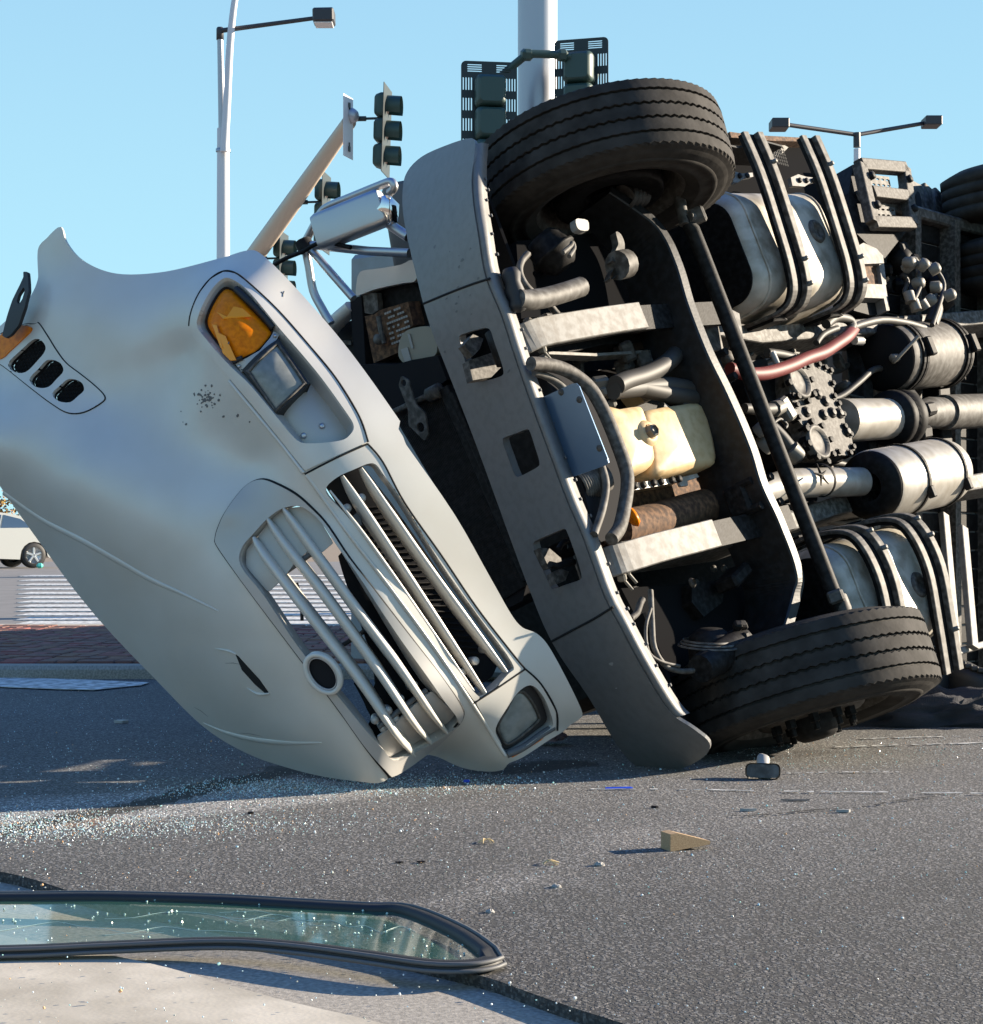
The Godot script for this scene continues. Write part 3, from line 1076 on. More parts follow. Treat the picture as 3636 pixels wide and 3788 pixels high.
	quad(leaf, Vector3(-0.06, 0, 0), Vector3(0, -0.035, 0.01), Vector3(0.07, 0, 0), Vector3(0, 0.035, 0.01))
	leaf.generate_normals()
	var mm := MultiMesh.new()
	mm.transform_format = MultiMesh.TRANSFORM_3D
	mm.use_colors = true
	mm.mesh = leaf.commit()
	mm.instance_count = 5000
	for i in 5000:
		var c := Vector3(rng.randfn(0, 0.75), 1.45 + rng.randfn(0, 0.4), rng.randfn(0, 0.7))
		mm.set_instance_transform(i, Transform3D(Basis(Vector3(rng.randf() - 0.5, rng.randf() - 0.5, rng.randf() - 0.5).normalized(), rng.randf() * TAU), c))
		var v := rng.randf_range(0.6, 1.6)
		mm.set_instance_color(i, Color(v, v * rng.randf_range(0.7, 1.2), v * 0.7))
	var mi := MultiMeshInstance3D.new()
	mi.name = "crown"
	mi.multimesh = mm
	mi.material_override = M["dry_leaf"]
	mi.set_meta("kind", "stuff")
	sh.add_child(mi)

func make_signal(label: String) -> Node3D:
	var o := thing("traffic_signal", label, "traffic signal", Vector3.ZERO, "signals on the mast arm")
	var st: SurfaceTool
	for k in [1, 0, -1]:
		var y: float = k * 0.347
		st = sb()
		sweep(st, [Vector3(-0.15, y, 0), Vector3(-0.13, y, 0), Vector3(-0.06, y, 0), Vector3(0, y, 0)], rounded(0.32, 0.335, 0.06, 4), Vector3.UP, [0.72, 0.86, 1.0, 1.0], false, 0)
		part("housing", st, M["signal_green"], o)
		st = sb()
		var ring: Array = []
		for q in 23:
			var t := -0.72 + (PI + 1.44) * q / 22.0
			ring.append(Vector2(cos(t), sin(t)))
		st.set_smooth_group(0)
		for q in 22:
			var a := Vector3(0.0, y + ring[q].y * 0.148, ring[q].x * 0.148)
			var b := Vector3(0.0, y + ring[q + 1].y * 0.148, ring[q + 1].x * 0.148)
			var l0 := 0.21
			quad(st, a, b, b + Vector3(l0, -0.012, 0), a + Vector3(l0, -0.012, 0))
			quad(st, b * Vector3(1, 1, 0.97), a * Vector3(1, 1, 0.97), a * Vector3(1, 1, 0.97) + Vector3(l0, -0.016, 0), b * Vector3(1, 1, 0.97) + Vector3(l0, -0.016, 0))
		var vis := part("visor", st, M["signal_green"], o)
		st = sb()
		lathe(st, [Vector2(0, 0.03), Vector2(0.08, 0.022), Vector2(0.14, 0.0)], Vector3(0.01, y, 0), Vector3.RIGHT, 18)
		part("lens", st, M["signal_glass"], vis)
	st = sb()
	box(st, Vector3(0.012, 0, 0), Vector3(0.012, 1.22, 0.62), Basis(), 0.004)
	part("backplate", st, M["signal_dark"], o)
	st = sb()
	tube(st, [Vector3(-0.42, 0.17, 0), Vector3(-0.28, 0.172, 0)], 0.036, 8)
	tube(st, [Vector3(-0.28, 0.172, 0), Vector3(0.0, 0.18, 0)], 0.018, 8)
	part("bracket", st, M["signal_dark"], o)
	return o

func back_signal(label: String, at: Vector3, turn: float, side: float) -> void:
	var o := thing("traffic_signal", label, "traffic signal", at, "louvred signals on the thick pole")
	o.rotation.y = turn
	var slots: Array = []
	for c in [-0.15, 0.15]:
		for k in 4:
			var y := 0.36 + k * 0.022
			slots.append([Vector2(c - 0.075, y), Vector2(c + 0.075, y), Vector2(c + 0.075, y + 0.011), Vector2(c - 0.075, y + 0.011)])
	for s in [-0.225, 0.225]:
		for r in 4:
			for k in 4:
				var x: float = s - 0.048 + k * 0.028
				var y := 0.17 - r * 0.21
				slots.append([Vector2(x, y), Vector2(x + 0.012, y), Vector2(x + 0.012, y + 0.13), Vector2(x, y + 0.13)])
	var st := sb()
	var out: Array = []
	for q in rounded(0.58, 1.1, 0.05, 4):
		out.append(q - Vector2(0, 0.08))
	plate(st, out, slots, func(p): return Vector3(p.x, p.y, 0), 0.006, 0.006)
	part("backplate", st, M["signal_dark"], o)
	for k in [0, 1, 2]:
		st = sb()
		sweep(st, [Vector3(0, 0.14 - k * 0.33, 0.02), Vector3(0, 0.14 - k * 0.33, 0.14), Vector3(0, 0.14 - k * 0.33, 0.2), Vector3(0, 0.14 - k * 0.33, 0.22)], rounded(0.31, 0.325, 0.05, 4), Vector3.UP, [1.0, 1.0, 0.9, 0.75], false, 0)
		part("housing", st, M["signal_green"], o)
		st = sb()
		lathe(st, [Vector2(0.14, 0), Vector2(0.14, 0.2)], Vector3(0, 0.14 - k * 0.33, -0.02), Vector3.FORWARD, 18)
		part("visor", st, M["signal_green"], o)

func build_car() -> void:
	var D := 48.5
	var at := Vector3((42.0 - 940.5) / 3600.0 * D, 0, -D)
	var o := thing("parked_car", "silver saloon car standing far off at the left edge of the junction", "car", at)
	o.rotation.y = 0.60
	# side view, nose to the left; x from the rear axle
	var low: Array = [Vector2(0.98, 0.34), Vector2(1.03, 0.55), Vector2(1.0, 0.82), Vector2(0.92, 0.98), Vector2(0.45, 1.02), Vector2(-0.6, 1.0), Vector2(-2.2, 0.96), Vector2(-3.35, 0.82), Vector2(-3.62, 0.62), Vector2(-3.64, 0.34), Vector2(-3.4, 0.22), Vector2(-3.08, 0.22)]
	for q in 9:
		var t := PI - PI * q / 8.0
		low.append(Vector2(-2.72 - cos(t) * -0.35, 0.3 + sin(t) * 0.36))
	low.append(Vector2(-0.37, 0.22))
	for q in 9:
		var t := PI - PI * q / 8.0
		low.append(Vector2(cos(t) * 0.36, 0.3 + sin(t) * 0.37))
	low.append(Vector2(0.4, 0.26))
	var st := sb()
	prism(st, low, Vector3(0, 0, -0.86), Vector3.RIGHT, Vector3.UP, 1.72)
	part("body", st, M["car_paint"], o)
	var cab: Array = [Vector2(0.32, 1.0), Vector2(-0.12, 1.25), Vector2(-0.45, 1.36), Vector2(-0.9, 1.42), Vector2(-1.4, 1.42), Vector2(-1.85, 1.32), Vector2(-2.5, 0.96)]
	st = sb()
	prism(st, cab, Vector3(0, 0, -0.72), Vector3.RIGHT, Vector3.UP, 1.44)
	part("roof", st, M["car_paint"], o)
	st = sb()
	prism(st, [Vector2(0.02, 1.03), Vector2(-0.32, 1.25), Vector2(-0.75, 1.35), Vector2(-0.82, 1.02)], Vector3(0, 0, 0.712), Vector3.RIGHT, Vector3.UP, 0.02)
	part("window", st, M["car_glass"], o)
	st = sb()
	prism(st, [Vector2(-0.88, 1.02), Vector2(-0.81, 1.35), Vector2(-1.35, 1.36), Vector2(-1.75, 1.28), Vector2(-2.2, 1.0)], Vector3(0, 0, 0.712), Vector3.RIGHT, Vector3.UP, 0.02)
	part("window", st, M["car_glass"], o)
	st = sb()
	box(st, Vector3(0.93, 0.86, 0.66), Vector3(0.14, 0.16, 0.4), Basis(), 0.03)
	part("tail_light", st, M["tail_red"], o)
	for x in [0.0, -2.72]:
		for s in [1.0, -1.0]:
			st = sb()
			lathe(st, [Vector2(0.2, -0.1), Vector2(0.3, -0.11), Vector2(0.325, -0.07), Vector2(0.325, 0.07), Vector2(0.3, 0.1), Vector2(0.21, 0.1)], Vector3(x, 0.325, 0.76 * s), Vector3(0, 0, s), 28)
			var w := part("wheel", st, M["black_rubber"], o)
			st = sb()
			lathe(st, [Vector2(0.215, 0.09), Vector2(0.205, 0.05), Vector2(0.0, 0.02)], Vector3(x, 0.325, 0.76 * s), Vector3(0, 0, s), 24)
			for k in 5:
				var t := TAU * k / 5.0 + 0.3
				box(st, Vector3(x + cos(t) * 0.11, 0.325 + sin(t) * 0.11, (0.76 + 0.075) * s), Vector3(0.2, 0.06, 0.03), Basis(Vector3.BACK, t), 0.01)
			part("rim", st, M["alloy"], w)
	# scrap by the car
	st = sb()
	box(st, Vector3(0.0, 0.07, 0), Vector3(0.17, 0.13, 0.12), Basis(Vector3(1, 1, 0).normalized(), 0.4), 0.06)
	mat("teal", 0.1, 0.55, 0.45, 0.5)
	var bag := part("plastic_bag", st, M["teal"], self, Vector3(-11.339, 0, -47.232))
	tag(bag, "small teal plastic bag on the road behind the silver car", "bag")

# ---------- the bonnet
func build_hood() -> void:
	var hood := Node3D.new()
	hood.name = "bonnet"
	truck.add_child(hood, true)
	hood.transform = truck.transform.affine_inverse()
	var st := sb()
	var outline: Array = smooth([Vector2(-1.596, 1.71), Vector2(-1.609, 1.817), Vector2(-1.563, 1.851), Vector2(-1.5, 1.879), Vector2(-1.477, 1.824), Vector2(-1.424, 1.764), Vector2(-1.341, 1.715), Vector2(-1.252, 1.691), Vector2(-1.127, 1.688), Vector2(-.99, 1.701), Vector2(-.879, 1.722), Vector2(-.798, 1.737), Vector2(-.749, 1.719), Vector2(-.642, 1.614), Vector2(-.503, 1.456), Vector2(-.398, 1.32), Vector2(-.288, 1.164)], 4)
	outline.append_array([Vector2(-.293, 1.137), Vector2(-.279, 1.117), Vector2(-.27, 1.091)])
	outline.append_array(smooth([Vector2(-.27, 1.091), Vector2(-.117, .87), Vector2(-.001, .664), Vector2(.084, .52), Vector2(.149, .484), Vector2(.2, .42), Vector2(.297, .229), Vector2(.291, .194), Vector2(.26, .173), Vector2(.239, .152), Vector2(.18, .122), Vector2(.101, .079), Vector2(.05, .061)], 4))
	outline.append_array(smooth([Vector2(.047, .041), Vector2(-.009, .03), Vector2(-.104, .042), Vector2(-.236, .096), Vector2(-.337, .031), Vector2(-.411, .03), Vector2(-.535, .032), Vector2(-.671, .052), Vector2(-.81, .087), Vector2(-.959, .164), Vector2(-1.127, .314), Vector2(-1.338, .515), Vector2(-1.517, .719), Vector2(-1.64, .894), Vector2(-1.762, 1.064), Vector2(-2.004, 1.267), Vector2(-2.025, 1.348), Vector2(-1.9, 1.459), Vector2(-1.754, 1.552), Vector2(-1.638, 1.626), Vector2(-1.603, 1.68)], 4))
	var lamp_hole: Array = smooth([Vector2(-.935, 1.473), Vector2(-.923, 1.519), Vector2(-.892, 1.589), Vector2(-.857, 1.626), Vector2(-.818, 1.613), Vector2(-.766, 1.568), Vector2(-.673, 1.456), Vector2(-.59, 1.361), Vector2(-.526, 1.283), Vector2(-.452, 1.181), Vector2(-.431, 1.145), Vector2(-.437, 1.119), Vector2(-.471, 1.095), Vector2(-.572, 1.087), Vector2(-.612, 1.11), Vector2(-.678, 1.189), Vector2(-.752, 1.275), Vector2(-.823, 1.342), Vector2(-.906, 1.433)], 4, true)
	var low_hole: Array = smooth([Vector2(.012, .184), Vector2(.05, .254), Vector2(.089, .304), Vector2(.129, .318), Vector2(.167, .278), Vector2(.193, .214), Vector2(.197, .176), Vector2(.165, .154), Vector2(.093, .112), Vector2(.049, .097), Vector2(.03, .133)], 4, true)
	var grill_hole: Array = smooth([Vector2(-.511, .938), Vector2(-.484, .978), Vector2(-.425, 1.008), Vector2(-.37, 1.027), Vector2(-.337, .99), Vector2(-.281, .91), Vector2(-.161, .714), Vector2(-.046, .548), Vector2(.064, .392), Vector2(.05, .358), Vector2(-.019, .296), Vector2(-.06, .309), Vector2(-.174, .477), Vector2(-.352, .742), Vector2(-.451, .869)], 4, true)
	var nose_hole: Array = smooth([Vector2(-.774, .708), Vector2(-.773, .762), Vector2(-.735, .809), Vector2(-.687, .859), Vector2(-.639, .889), Vector2(-.585, .892), Vector2(-.531, .849), Vector2(-.484, .782), Vector2(-.397, .656), Vector2(-.286, .481), Vector2(-.174, .316), Vector2(-.108, .218), Vector2(-.136, .181), Vector2(-.192, .144), Vector2(-.252, .116), Vector2(-.309, .098), Vector2(-.352, .161), Vector2(-.445, .276), Vector2(-.591, .456), Vector2(-.698, .615)], 4, true)
	var vents: Array = []
	vents.append(smooth([Vector2(-1.696, 1.407), Vector2(-1.64, 1.451), Vector2(-1.583, 1.485), Vector2(-1.547, 1.473), Vector2(-1.533, 1.442), Vector2(-1.569, 1.402), Vector2(-1.612, 1.368), Vector2(-1.663, 1.374)], 3, true))
	vents.append(smooth([Vector2(-1.591, 1.342), Vector2(-1.557, 1.376), Vector2(-1.522, 1.406), Vector2(-1.472, 1.394), Vector2(-1.455, 1.363), Vector2(-1.479, 1.336), Vector2(-1.511, 1.307), Vector2(-1.56, 1.311)], 3, true))
	vents.append(smooth([Vector2(-1.49, 1.283), Vector2(-1.465, 1.31), Vector2(-1.432, 1.334), Vector2(-1.386, 1.322), Vector2(-1.373, 1.293), Vector2(-1.393, 1.273), Vector2(-1.42, 1.251), Vector2(-1.465, 1.257)], 3, true))
	var side_lamp: Array = smooth([Vector2(-1.785, 1.474), Vector2(-1.722, 1.525), Vector2(-1.666, 1.542), Vector2(-1.603, 1.53), Vector2(-1.593, 1.515), Vector2(-1.633, 1.487), Vector2(-1.686, 1.452), Vector2(-1.726, 1.427), Vector2(-1.78, 1.428)], 3, true)
	# a cut in the lower flank, where the skin opens
	var cut: Array = [Vector2(-.806, .428), Vector2(-.797, .423), Vector2(-.768, .392), Vector2(-.729, .351), Vector2(-.701, .311), Vector2(-.708, .303), Vector2(-.746, .334), Vector2(-.788, .379)]
	var holes: Array = [lamp_hole, low_hole, grill_hole, nose_hole]
	holes.append_array(vents)
	plate(st, outline, holes, hs, 0.0125, 0.007)
	var shell := part("shell", st, M["silver_paint"], hood)
	st = sb()
	var sl: Array = []
	for q in cut:
		sl.append(hoff(q, -0.002))
	slab(st, sl, hn(cut[0]) * 0.0035)
	part("slit", st, M["gap"], hood)
	st = sb()
	tube(st, hline([Vector2(-.879, .444), Vector2(-.831, .439), Vector2(-.804, .429)], 0.001), [0.001, 0.005, 0.003], 6)
	tube(st, hline([Vector2(-.698, .307), Vector2(-.737, .303), Vector2(-.776, .321)], 0.001), [0.003, 0.006, 0.001], 6)
	part("pressed_rib", st, M["silver_paint"], hood)
	# lip of the headlamp recess, its walls and floor
	st = sb()
	hood_wall(st, lamp_hole, 0.004, -0.075)
	hood_wall(st, low_hole, 0.004, -0.06)
	part("lamp_recess", st, M["panel_paint"], hood)
	st = sb()
	plate(st, smooth([Vector2(-.942, 1.474), Vector2(-.923, 1.527), Vector2(-.894, 1.598), Vector2(-.858, 1.634), Vector2(-.811, 1.615), Vector2(-.763, 1.57), Vector2(-.669, 1.459), Vector2(-.587, 1.365), Vector2(-.523, 1.283), Vector2(-.445, 1.181), Vector2(-.424, 1.145), Vector2(-.433, 1.112), Vector2(-.471, 1.089), Vector2(-.572, 1.081), Vector2(-.619, 1.107), Vector2(-.681, 1.186), Vector2(-.756, 1.272), Vector2(-.827, 1.338), Vector2(-.911, 1.43)], 3, true), [], func(p): return hoff(p, -0.06), 0.012, 0.006)
	part("lamp_recess", st, M["panel_paint"], hood)
	st = sb()
	plate(st, smooth([Vector2(.005, .184), Vector2(.05, .261), Vector2(.089, .311), Vector2(.131, .325), Vector2(.174, .278), Vector2(.202, .213), Vector2(.205, .172), Vector2(.165, .147), Vector2(.093, .104), Vector2(.049, .089), Vector2(.023, .134)], 3, true), [], func(p): return hoff(p, -0.055), 0.012, 0.006)
	part("lamp_recess", st, M["panel_paint"], hood)
	# headlamp panel and grille panel: separate mouldings a little proud of the shell
	st = sb()
	var lamp_panel: Array = [Vector2(-.97, 1.478), Vector2(-.962, 1.514), Vector2(-.937, 1.578), Vector2(-.904, 1.628), Vector2(-.864, 1.652), Vector2(-.823, 1.642), Vector2(-.773, 1.603), Vector2(-.681, 1.514), Vector2(-.586, 1.406), Vector2(-.492, 1.294), Vector2(-.418, 1.175), Vector2(-.387, 1.093), Vector2(-.574, 1.003), Vector2(-.663, 1.116), Vector2(-.738, 1.206), Vector2(-.799, 1.276), Vector2(-.864, 1.347), Vector2(-.951, 1.439)]
	plate(st, lamp_panel, [lamp_hole], hs, 0.008, 0.012, 0.006)
	part("headlamp_panel", st, M["silver_paint"], hood)
	st = sb()
	plate(st, [Vector2(-.571, .993), Vector2(-.389, 1.085), Vector2(-.341, 1.029), Vector2(-.274, .903), Vector2(-.161, .737), Vector2(-.053, .575), Vector2(.05, .438), Vector2(.104, .373), Vector2(-.056, .275), Vector2(-.188, .467), Vector2(-.319, .655), Vector2(-.451, .829)], [grill_hole], hs, 0.008, 0.012, 0.006)
	part("grille_panel", st, M["silver_paint"], hood)
	st = sb()
	plate(st, [Vector2(-.052, .272), Vector2(.107, .37), Vector2(.158, .319), Vector2(.209, .228), Vector2(.21, .171), Vector2(.172, .142), Vector2(.051, .089), Vector2(.023, .123)], [low_hole], hs, 0.008, 0.012, 0.006)
	part("headlamp_panel", st, M["silver_paint"], hood)
	# dark joints between the mouldings
	st = sb()
	for l in [[Vector2(-.387, 1.087), Vector2(-.34, 1.03), Vector2(-.273, .904), Vector2(-.16, .74), Vector2(-.052, .577), Vector2(.052, .439), Vector2(.106, .372)], [Vector2(-.574, .993), Vector2(-.48, 1.042), Vector2(-.387, 1.087)], [Vector2(.106, .372), Vector2(.158, .321), Vector2(.21, .229), Vector2(.215, .16)], [Vector2(-.059, .272), Vector2(.023, .32), Vector2(.106, .372)], [Vector2(-.968, 1.478), Vector2(-.961, 1.514), Vector2(-.937, 1.58), Vector2(-.904, 1.63), Vector2(-.864, 1.654), Vector2(-.823, 1.644), Vector2(-.773, 1.604), Vector2(-.68, 1.515), Vector2(-.585, 1.408), Vector2(-.491, 1.295), Vector2(-.416, 1.175), Vector2(-.386, 1.093)]]:
		tube(st, hline(l, 0.0055, 6), 0.0034, 6)
	part("panel_gap", st, M["gap"], hood)
	# bright rolled edge along the crease
	st = sb()
	tube(st, hline([Vector2(-.82, 1.288), Vector2(-.754, 1.21), Vector2(-.66, 1.1), Vector2(-.579, .996)], 0.002), 0.007, 8)
	tube(st, hline([Vector2(-.571, .991), Vector2(-.451, .822), Vector2(-.319, .645), Vector2(-.188, .461), Vector2(-.06, .265), Vector2(.044, .09)], 0.002), 0.0065, 8)
	part("edge_bead", st, M["silver_paint"], hood)
	# amber turn lamp
	st = sb()
	var amber: Array = smooth([Vector2(-.929, 1.476), Vector2(-.922, 1.512), Vector2(-.904, 1.557), Vector2(-.882, 1.599), Vector2(-.857, 1.616), Vector2(-.816, 1.595), Vector2(-.752, 1.534), Vector2(-.714, 1.496), Vector2(-.688, 1.463), Vector2(-.695, 1.439), Vector2(-.729, 1.394), Vector2(-.776, 1.367), Vector2(-.819, 1.349), Vector2(-.855, 1.38), Vector2(-.906, 1.436)], 4, true)
	var ac: Vector2 = Vector2(-.804, 1.477)
	var apk := PackedVector2Array(amber)
	plate(st, amber, [], func(p): return hoff(p, -0.03 + 0.028 * sqrt(clampf(inside(p, apk) / 0.10, 0.0, 1.0))), 0.006, 0.004)
	var tl := part("turn_lamp", st, M["amber_lens"], hood)
	st = sb()
	for f in [[Vector2(-.871, 1.511), Vector2(-.846, 1.486), Vector2(-.755, 1.494), Vector2(-.786, 1.521), Vector2(-.815, 1.528), Vector2(-.835, 1.493)], [Vector2(-.885, 1.47), Vector2(-.868, 1.465), Vector2(-.846, 1.39), Vector2(-.855, 1.394)], [Vector2(-.867, 1.443), Vector2(-.837, 1.429), Vector2(-.799, 1.351), Vector2(-.819, 1.35), Vector2(-.847, 1.376)]]:
		var ff: Array = []
		for p in f:
			ff.append(hoff(p, -0.003))
		slab(st, ff, hn(ac) * 0.003)
	part("facet", st, M["amber_facet"], tl)
	st = sb()
	hood_wall(st, amber, -0.018, -0.06)
	tube(st, hline([Vector2(-.817, 1.6), Vector2(-.753, 1.54), Vector2(-.714, 1.5), Vector2(-.685, 1.466)], -0.012), 0.012, 8)
	tube(st, hline([Vector2(-.815, 1.347), Vector2(-.799, 1.355), Vector2(-.784, 1.361)], -0.012), 0.008, 8)
	part("lamp_seal", st, M["black_rubber"], hood)
	# strip between the lamps, with screws
	st = sb()
	plate(st, [Vector2(-.815, 1.343), Vector2(-.769, 1.362), Vector2(-.723, 1.39), Vector2(-.692, 1.434), Vector2(-.682, 1.46), Vector2(-.665, 1.447), Vector2(-.671, 1.431), Vector2(-.719, 1.375), Vector2(-.776, 1.328), Vector2(-.791, 1.315)], [], func(p): return hoff(p, -0.016), 0.006, 0.02)
	part("lamp_bracket", st, M["panel_paint"], hood)
	st = sb()
	for s in [[Vector2(-.588, 1.117), -0.058, 0.010], [Vector2(-.512, 1.163), -0.058, 0.010], [Vector2(-.797, 1.333), -0.014, 0.006], [Vector2(-.678, 1.44), -0.014, 0.006]]:
		lathe(st, [Vector2(s[2], 0), Vector2(s[2] * 0.9, 0.004), Vector2(0.4 * s[2], 0.007), Vector2(0, 0.005)], hoff(s[0], s[1]), hn(s[0]), 12)
	part("screw", st, M["dull_chrome"], hood)
	# square headlamp in a black rubber surround
	make_lamp(hood, smooth([Vector2(-.674, 1.425), Vector2(-.655, 1.412), Vector2(-.57, 1.291), Vector2(-.572, 1.278), Vector2(-.663, 1.187), Vector2(-.676, 1.188), Vector2(-.779, 1.314), Vector2(-.779, 1.327)], 4, true), smooth([Vector2(-.676, 1.405), Vector2(-.661, 1.4), Vector2(-.582, 1.287), Vector2(-.585, 1.277), Vector2(-.668, 1.195), Vector2(-.678, 1.196), Vector2(-.758, 1.311), Vector2(-.758, 1.32)], 4, true), -0.02, "headlamp")
	make_lamp(hood, smooth([Vector2(.016, .183), Vector2(.054, .25), Vector2(.089, .301), Vector2(.128, .314), Vector2(.165, .276), Vector2(.191, .214), Vector2(.194, .181), Vector2(.161, .157), Vector2(.089, .114), Vector2(.052, .101), Vector2(.031, .133)], 4, true), smooth([Vector2(.028, .182), Vector2(.061, .239), Vector2(.085, .283), Vector2(.114, .292), Vector2(.146, .253), Vector2(.168, .205), Vector2(.168, .191), Vector2(.146, .171), Vector2(.086, .13), Vector2(.058, .122), Vector2(.04, .144)], 4, true), -0.03, "headlamp")
	st = sb()
	tube(st, hline([Vector2(.066, .086), Vector2(.107, .106), Vector2(.158, .133), Vector2(.172, .142)], -0.01), 0.012, 8)
	part("side_marker", st, M["amber_lens"], hood)
	# dark trim round the lower lamp
	st = sb()
	tube(st, hline([Vector2(.052, .092), Vector2(.107, .112), Vector2(.165, .147), Vector2(.205, .167)], -0.004), 0.013, 8)
	part("lamp_trim", st, M["grey_plastic"], hood)
	# lower grille: slats, spacers and mesh patches
	st = sb()
	hood_wall(st, grill_hole, 0.006, -0.035)
	part("grille_surround", st, M["panel_paint"], hood)
	st = sb()
	tube(st, smooth([hoff(Vector2(-.499, .943), 0.004), hoff(Vector2(-.346, .735), 0.008), hoff(Vector2(-.06, .312), 0.004)], 8), [0.003, 0.006, 0.006, 0.003], 8)
	part("grille_edge", st, M["silver_paint"], hood)
	for l in [[Vector2(-.459, .988), Vector2(-.418, .915), Vector2(-.287, .721), Vector2(-.138, .499), Vector2(-.015, .296)], [Vector2(-.403, 1.013), Vector2(-.373, .963), Vector2(-.333, .896), Vector2(-.208, .721), Vector2(-.087, .542), Vector2(.05, .365)]]:
		slat(hood, l, 0.0145, true)
	spacers(hood, [Vector2(-.445, .889), Vector2(-.395, .922), Vector2(-.353, .955), Vector2(-.077, .37), Vector2(-.036, .404), Vector2(0, .44)], 0.014)
	st = sb()
	for q in [[Vector2(-.428, .865), Vector2(-.402, .882), Vector2(-.392, .839), Vector2(-.418, .822)], [Vector2(-.33, .933), Vector2(-.304, .896), Vector2(-.297, .893), Vector2(-.324, .94)], [Vector2(-.05, .496), Vector2(-.026, .513), Vector2(-.012, .471), Vector2(-.026, .454)], [Vector2(-.128, .424), Vector2(-.107, .44), Vector2(-.097, .406), Vector2(-.114, .393)]]:
		var f: Array = []
		for p in q:
			f.append(hoff(p, -0.04))
		slab(st, f, hn(q[0]) * 0.004)
	part("mesh_patch", st, M["grey_plastic"], hood)
	# centre grille in its own rounded moulding
	st = sb()
	var nose: Array = smooth([Vector2(-.862, .795), Vector2(-.85, .836), Vector2(-.829, .876), Vector2(-.786, .936), Vector2(-.751, .966), Vector2(-.712, .976), Vector2(-.668, .963), Vector2(-.605, .93), Vector2(-.551, .882), Vector2(-.504, .829), Vector2(-.437, .729), Vector2(-.351, .616), Vector2(-.253, .483), Vector2(-.154, .348), Vector2(-.101, .266), Vector2(-.094, .225), Vector2(-.123, .184), Vector2(-.18, .125), Vector2(-.254, .073), Vector2(-.316, .047), Vector2(-.336, .07), Vector2(-.452, .24), Vector2(-.592, .427), Vector2(-.754, .64), Vector2(-.852, .765)], 4, true)
	plate(st, nose, [nose_hole], hs, 0.008, 0.013, 0.009)
	part("centre_grille_panel", st, M["nose_paint"], hood)
	st = sb()
	var gap: Array = hline(nose, 0.0015, 1)
	gap.append(gap[0])
	tube(st, gap, 0.0062, 6)
	part("panel_gap", st, M["gap"], hood)
	st = sb()
	hood_wall(st, nose_hole, 0.009, -0.04)
	part("grille_surround", st, M["panel_paint"], hood)
	# scooped ends between the slats
	st = sb()
	for q in [[Vector2(-.774, .708), Vector2(-.773, .762), Vector2(-.735, .805), Vector2(-.684, .709), Vector2(-.657, .662), Vector2(-.698, .625)], [Vector2(-.735, .805), Vector2(-.691, .859), Vector2(-.638, .775), Vector2(-.61, .722), Vector2(-.653, .662)], [Vector2(-.691, .859), Vector2(-.643, .889), Vector2(-.591, .829), Vector2(-.55, .775), Vector2(-.61, .722), Vector2(-.645, .782)], [Vector2(-.643, .889), Vector2(-.585, .892), Vector2(-.531, .849), Vector2(-.49, .782), Vector2(-.53, .749), Vector2(-.557, .789)], [Vector2(-.352, .168), Vector2(-.302, .197), Vector2(-.252, .116), Vector2(-.309, .098)], [Vector2(-.302, .197), Vector2(-.259, .24), Vector2(-.199, .141), Vector2(-.252, .116)], [Vector2(-.259, .24), Vector2(-.22, .278), Vector2(-.147, .173), Vector2(-.199, .141)], [Vector2(-.22, .278), Vector2(-.174, .316), Vector2(-.108, .218), Vector2(-.147, .173)]]:
		plate(st, q, [], func(p): return hoff(p, -0.020), 0.008, 0.006)
	part("grille_scoop", st, M["panel_paint"], hood)
	for l in [[Vector2(-.738, .797), Vector2(-.705, .742), Vector2(-.603, .609), Vector2(-.387, .324), Vector2(-.25, .099)], [Vector2(-.694, .856), Vector2(-.645, .782), Vector2(-.509, .61), Vector2(-.341, .37), Vector2(-.196, .136)], [Vector2(-.643, .887), Vector2(-.591, .815), Vector2(-.45, .623), Vector2(-.292, .401), Vector2(-.143, .173)]]:
		slat(hood, l, 0.0175)
	spacers(hood, [Vector2(-.705, .662), Vector2(-.681, .682), Vector2(-.654, .696), Vector2(-.627, .719), Vector2(-.597, .736), Vector2(-.567, .759), Vector2(-.54, .775), Vector2(-.361, .223), Vector2(-.325, .188), Vector2(-.311, .256), Vector2(-.282, .221), Vector2(-.269, .295), Vector2(-.23, .251), Vector2(-.226, .339), Vector2(-.19, .29)], 0.0135)
	st = sb()
	for l in [[Vector2(-.705, .647), Vector2(-.524, .777)], [Vector2(-.345, .196), Vector2(-.187, .317)]]:
		tube(st, hline(l, -0.03), 0.009, 8)
	part("grille_rod", st, M["grey_plastic"], hood)
	# dark fittings inside the bonnet, seen between the slats
	st = sb()
	plate(st, [Vector2(-.524, .948), Vector2(-.432, 1.022), Vector2(-.364, 1.044), Vector2(-.268, .917), Vector2(-.155, .748), Vector2(-.033, .568), Vector2(.085, .399), Vector2(.064, .337), Vector2(-.019, .279), Vector2(-.087, .311), Vector2(-.201, .478), Vector2(-.365, .722)], [], func(p): return hoff(p, -0.11), 0.02, 0.02)
	part("inner_screen", st, M["black_plastic"], hood)
	st = sb()
	for i in 26:
		var t := i / 25.0
		tube(st, [hoff((Vector2(-.395, .895)).lerp(Vector2(-.114, .441), t), -0.105), hoff((Vector2(-.294, .903)).lerp(Vector2(.023, .422), t), -0.105)], 0.0035, 5)
	stuff("screen_fins", st, M["greasy_steel"], hood)
	st = sb()
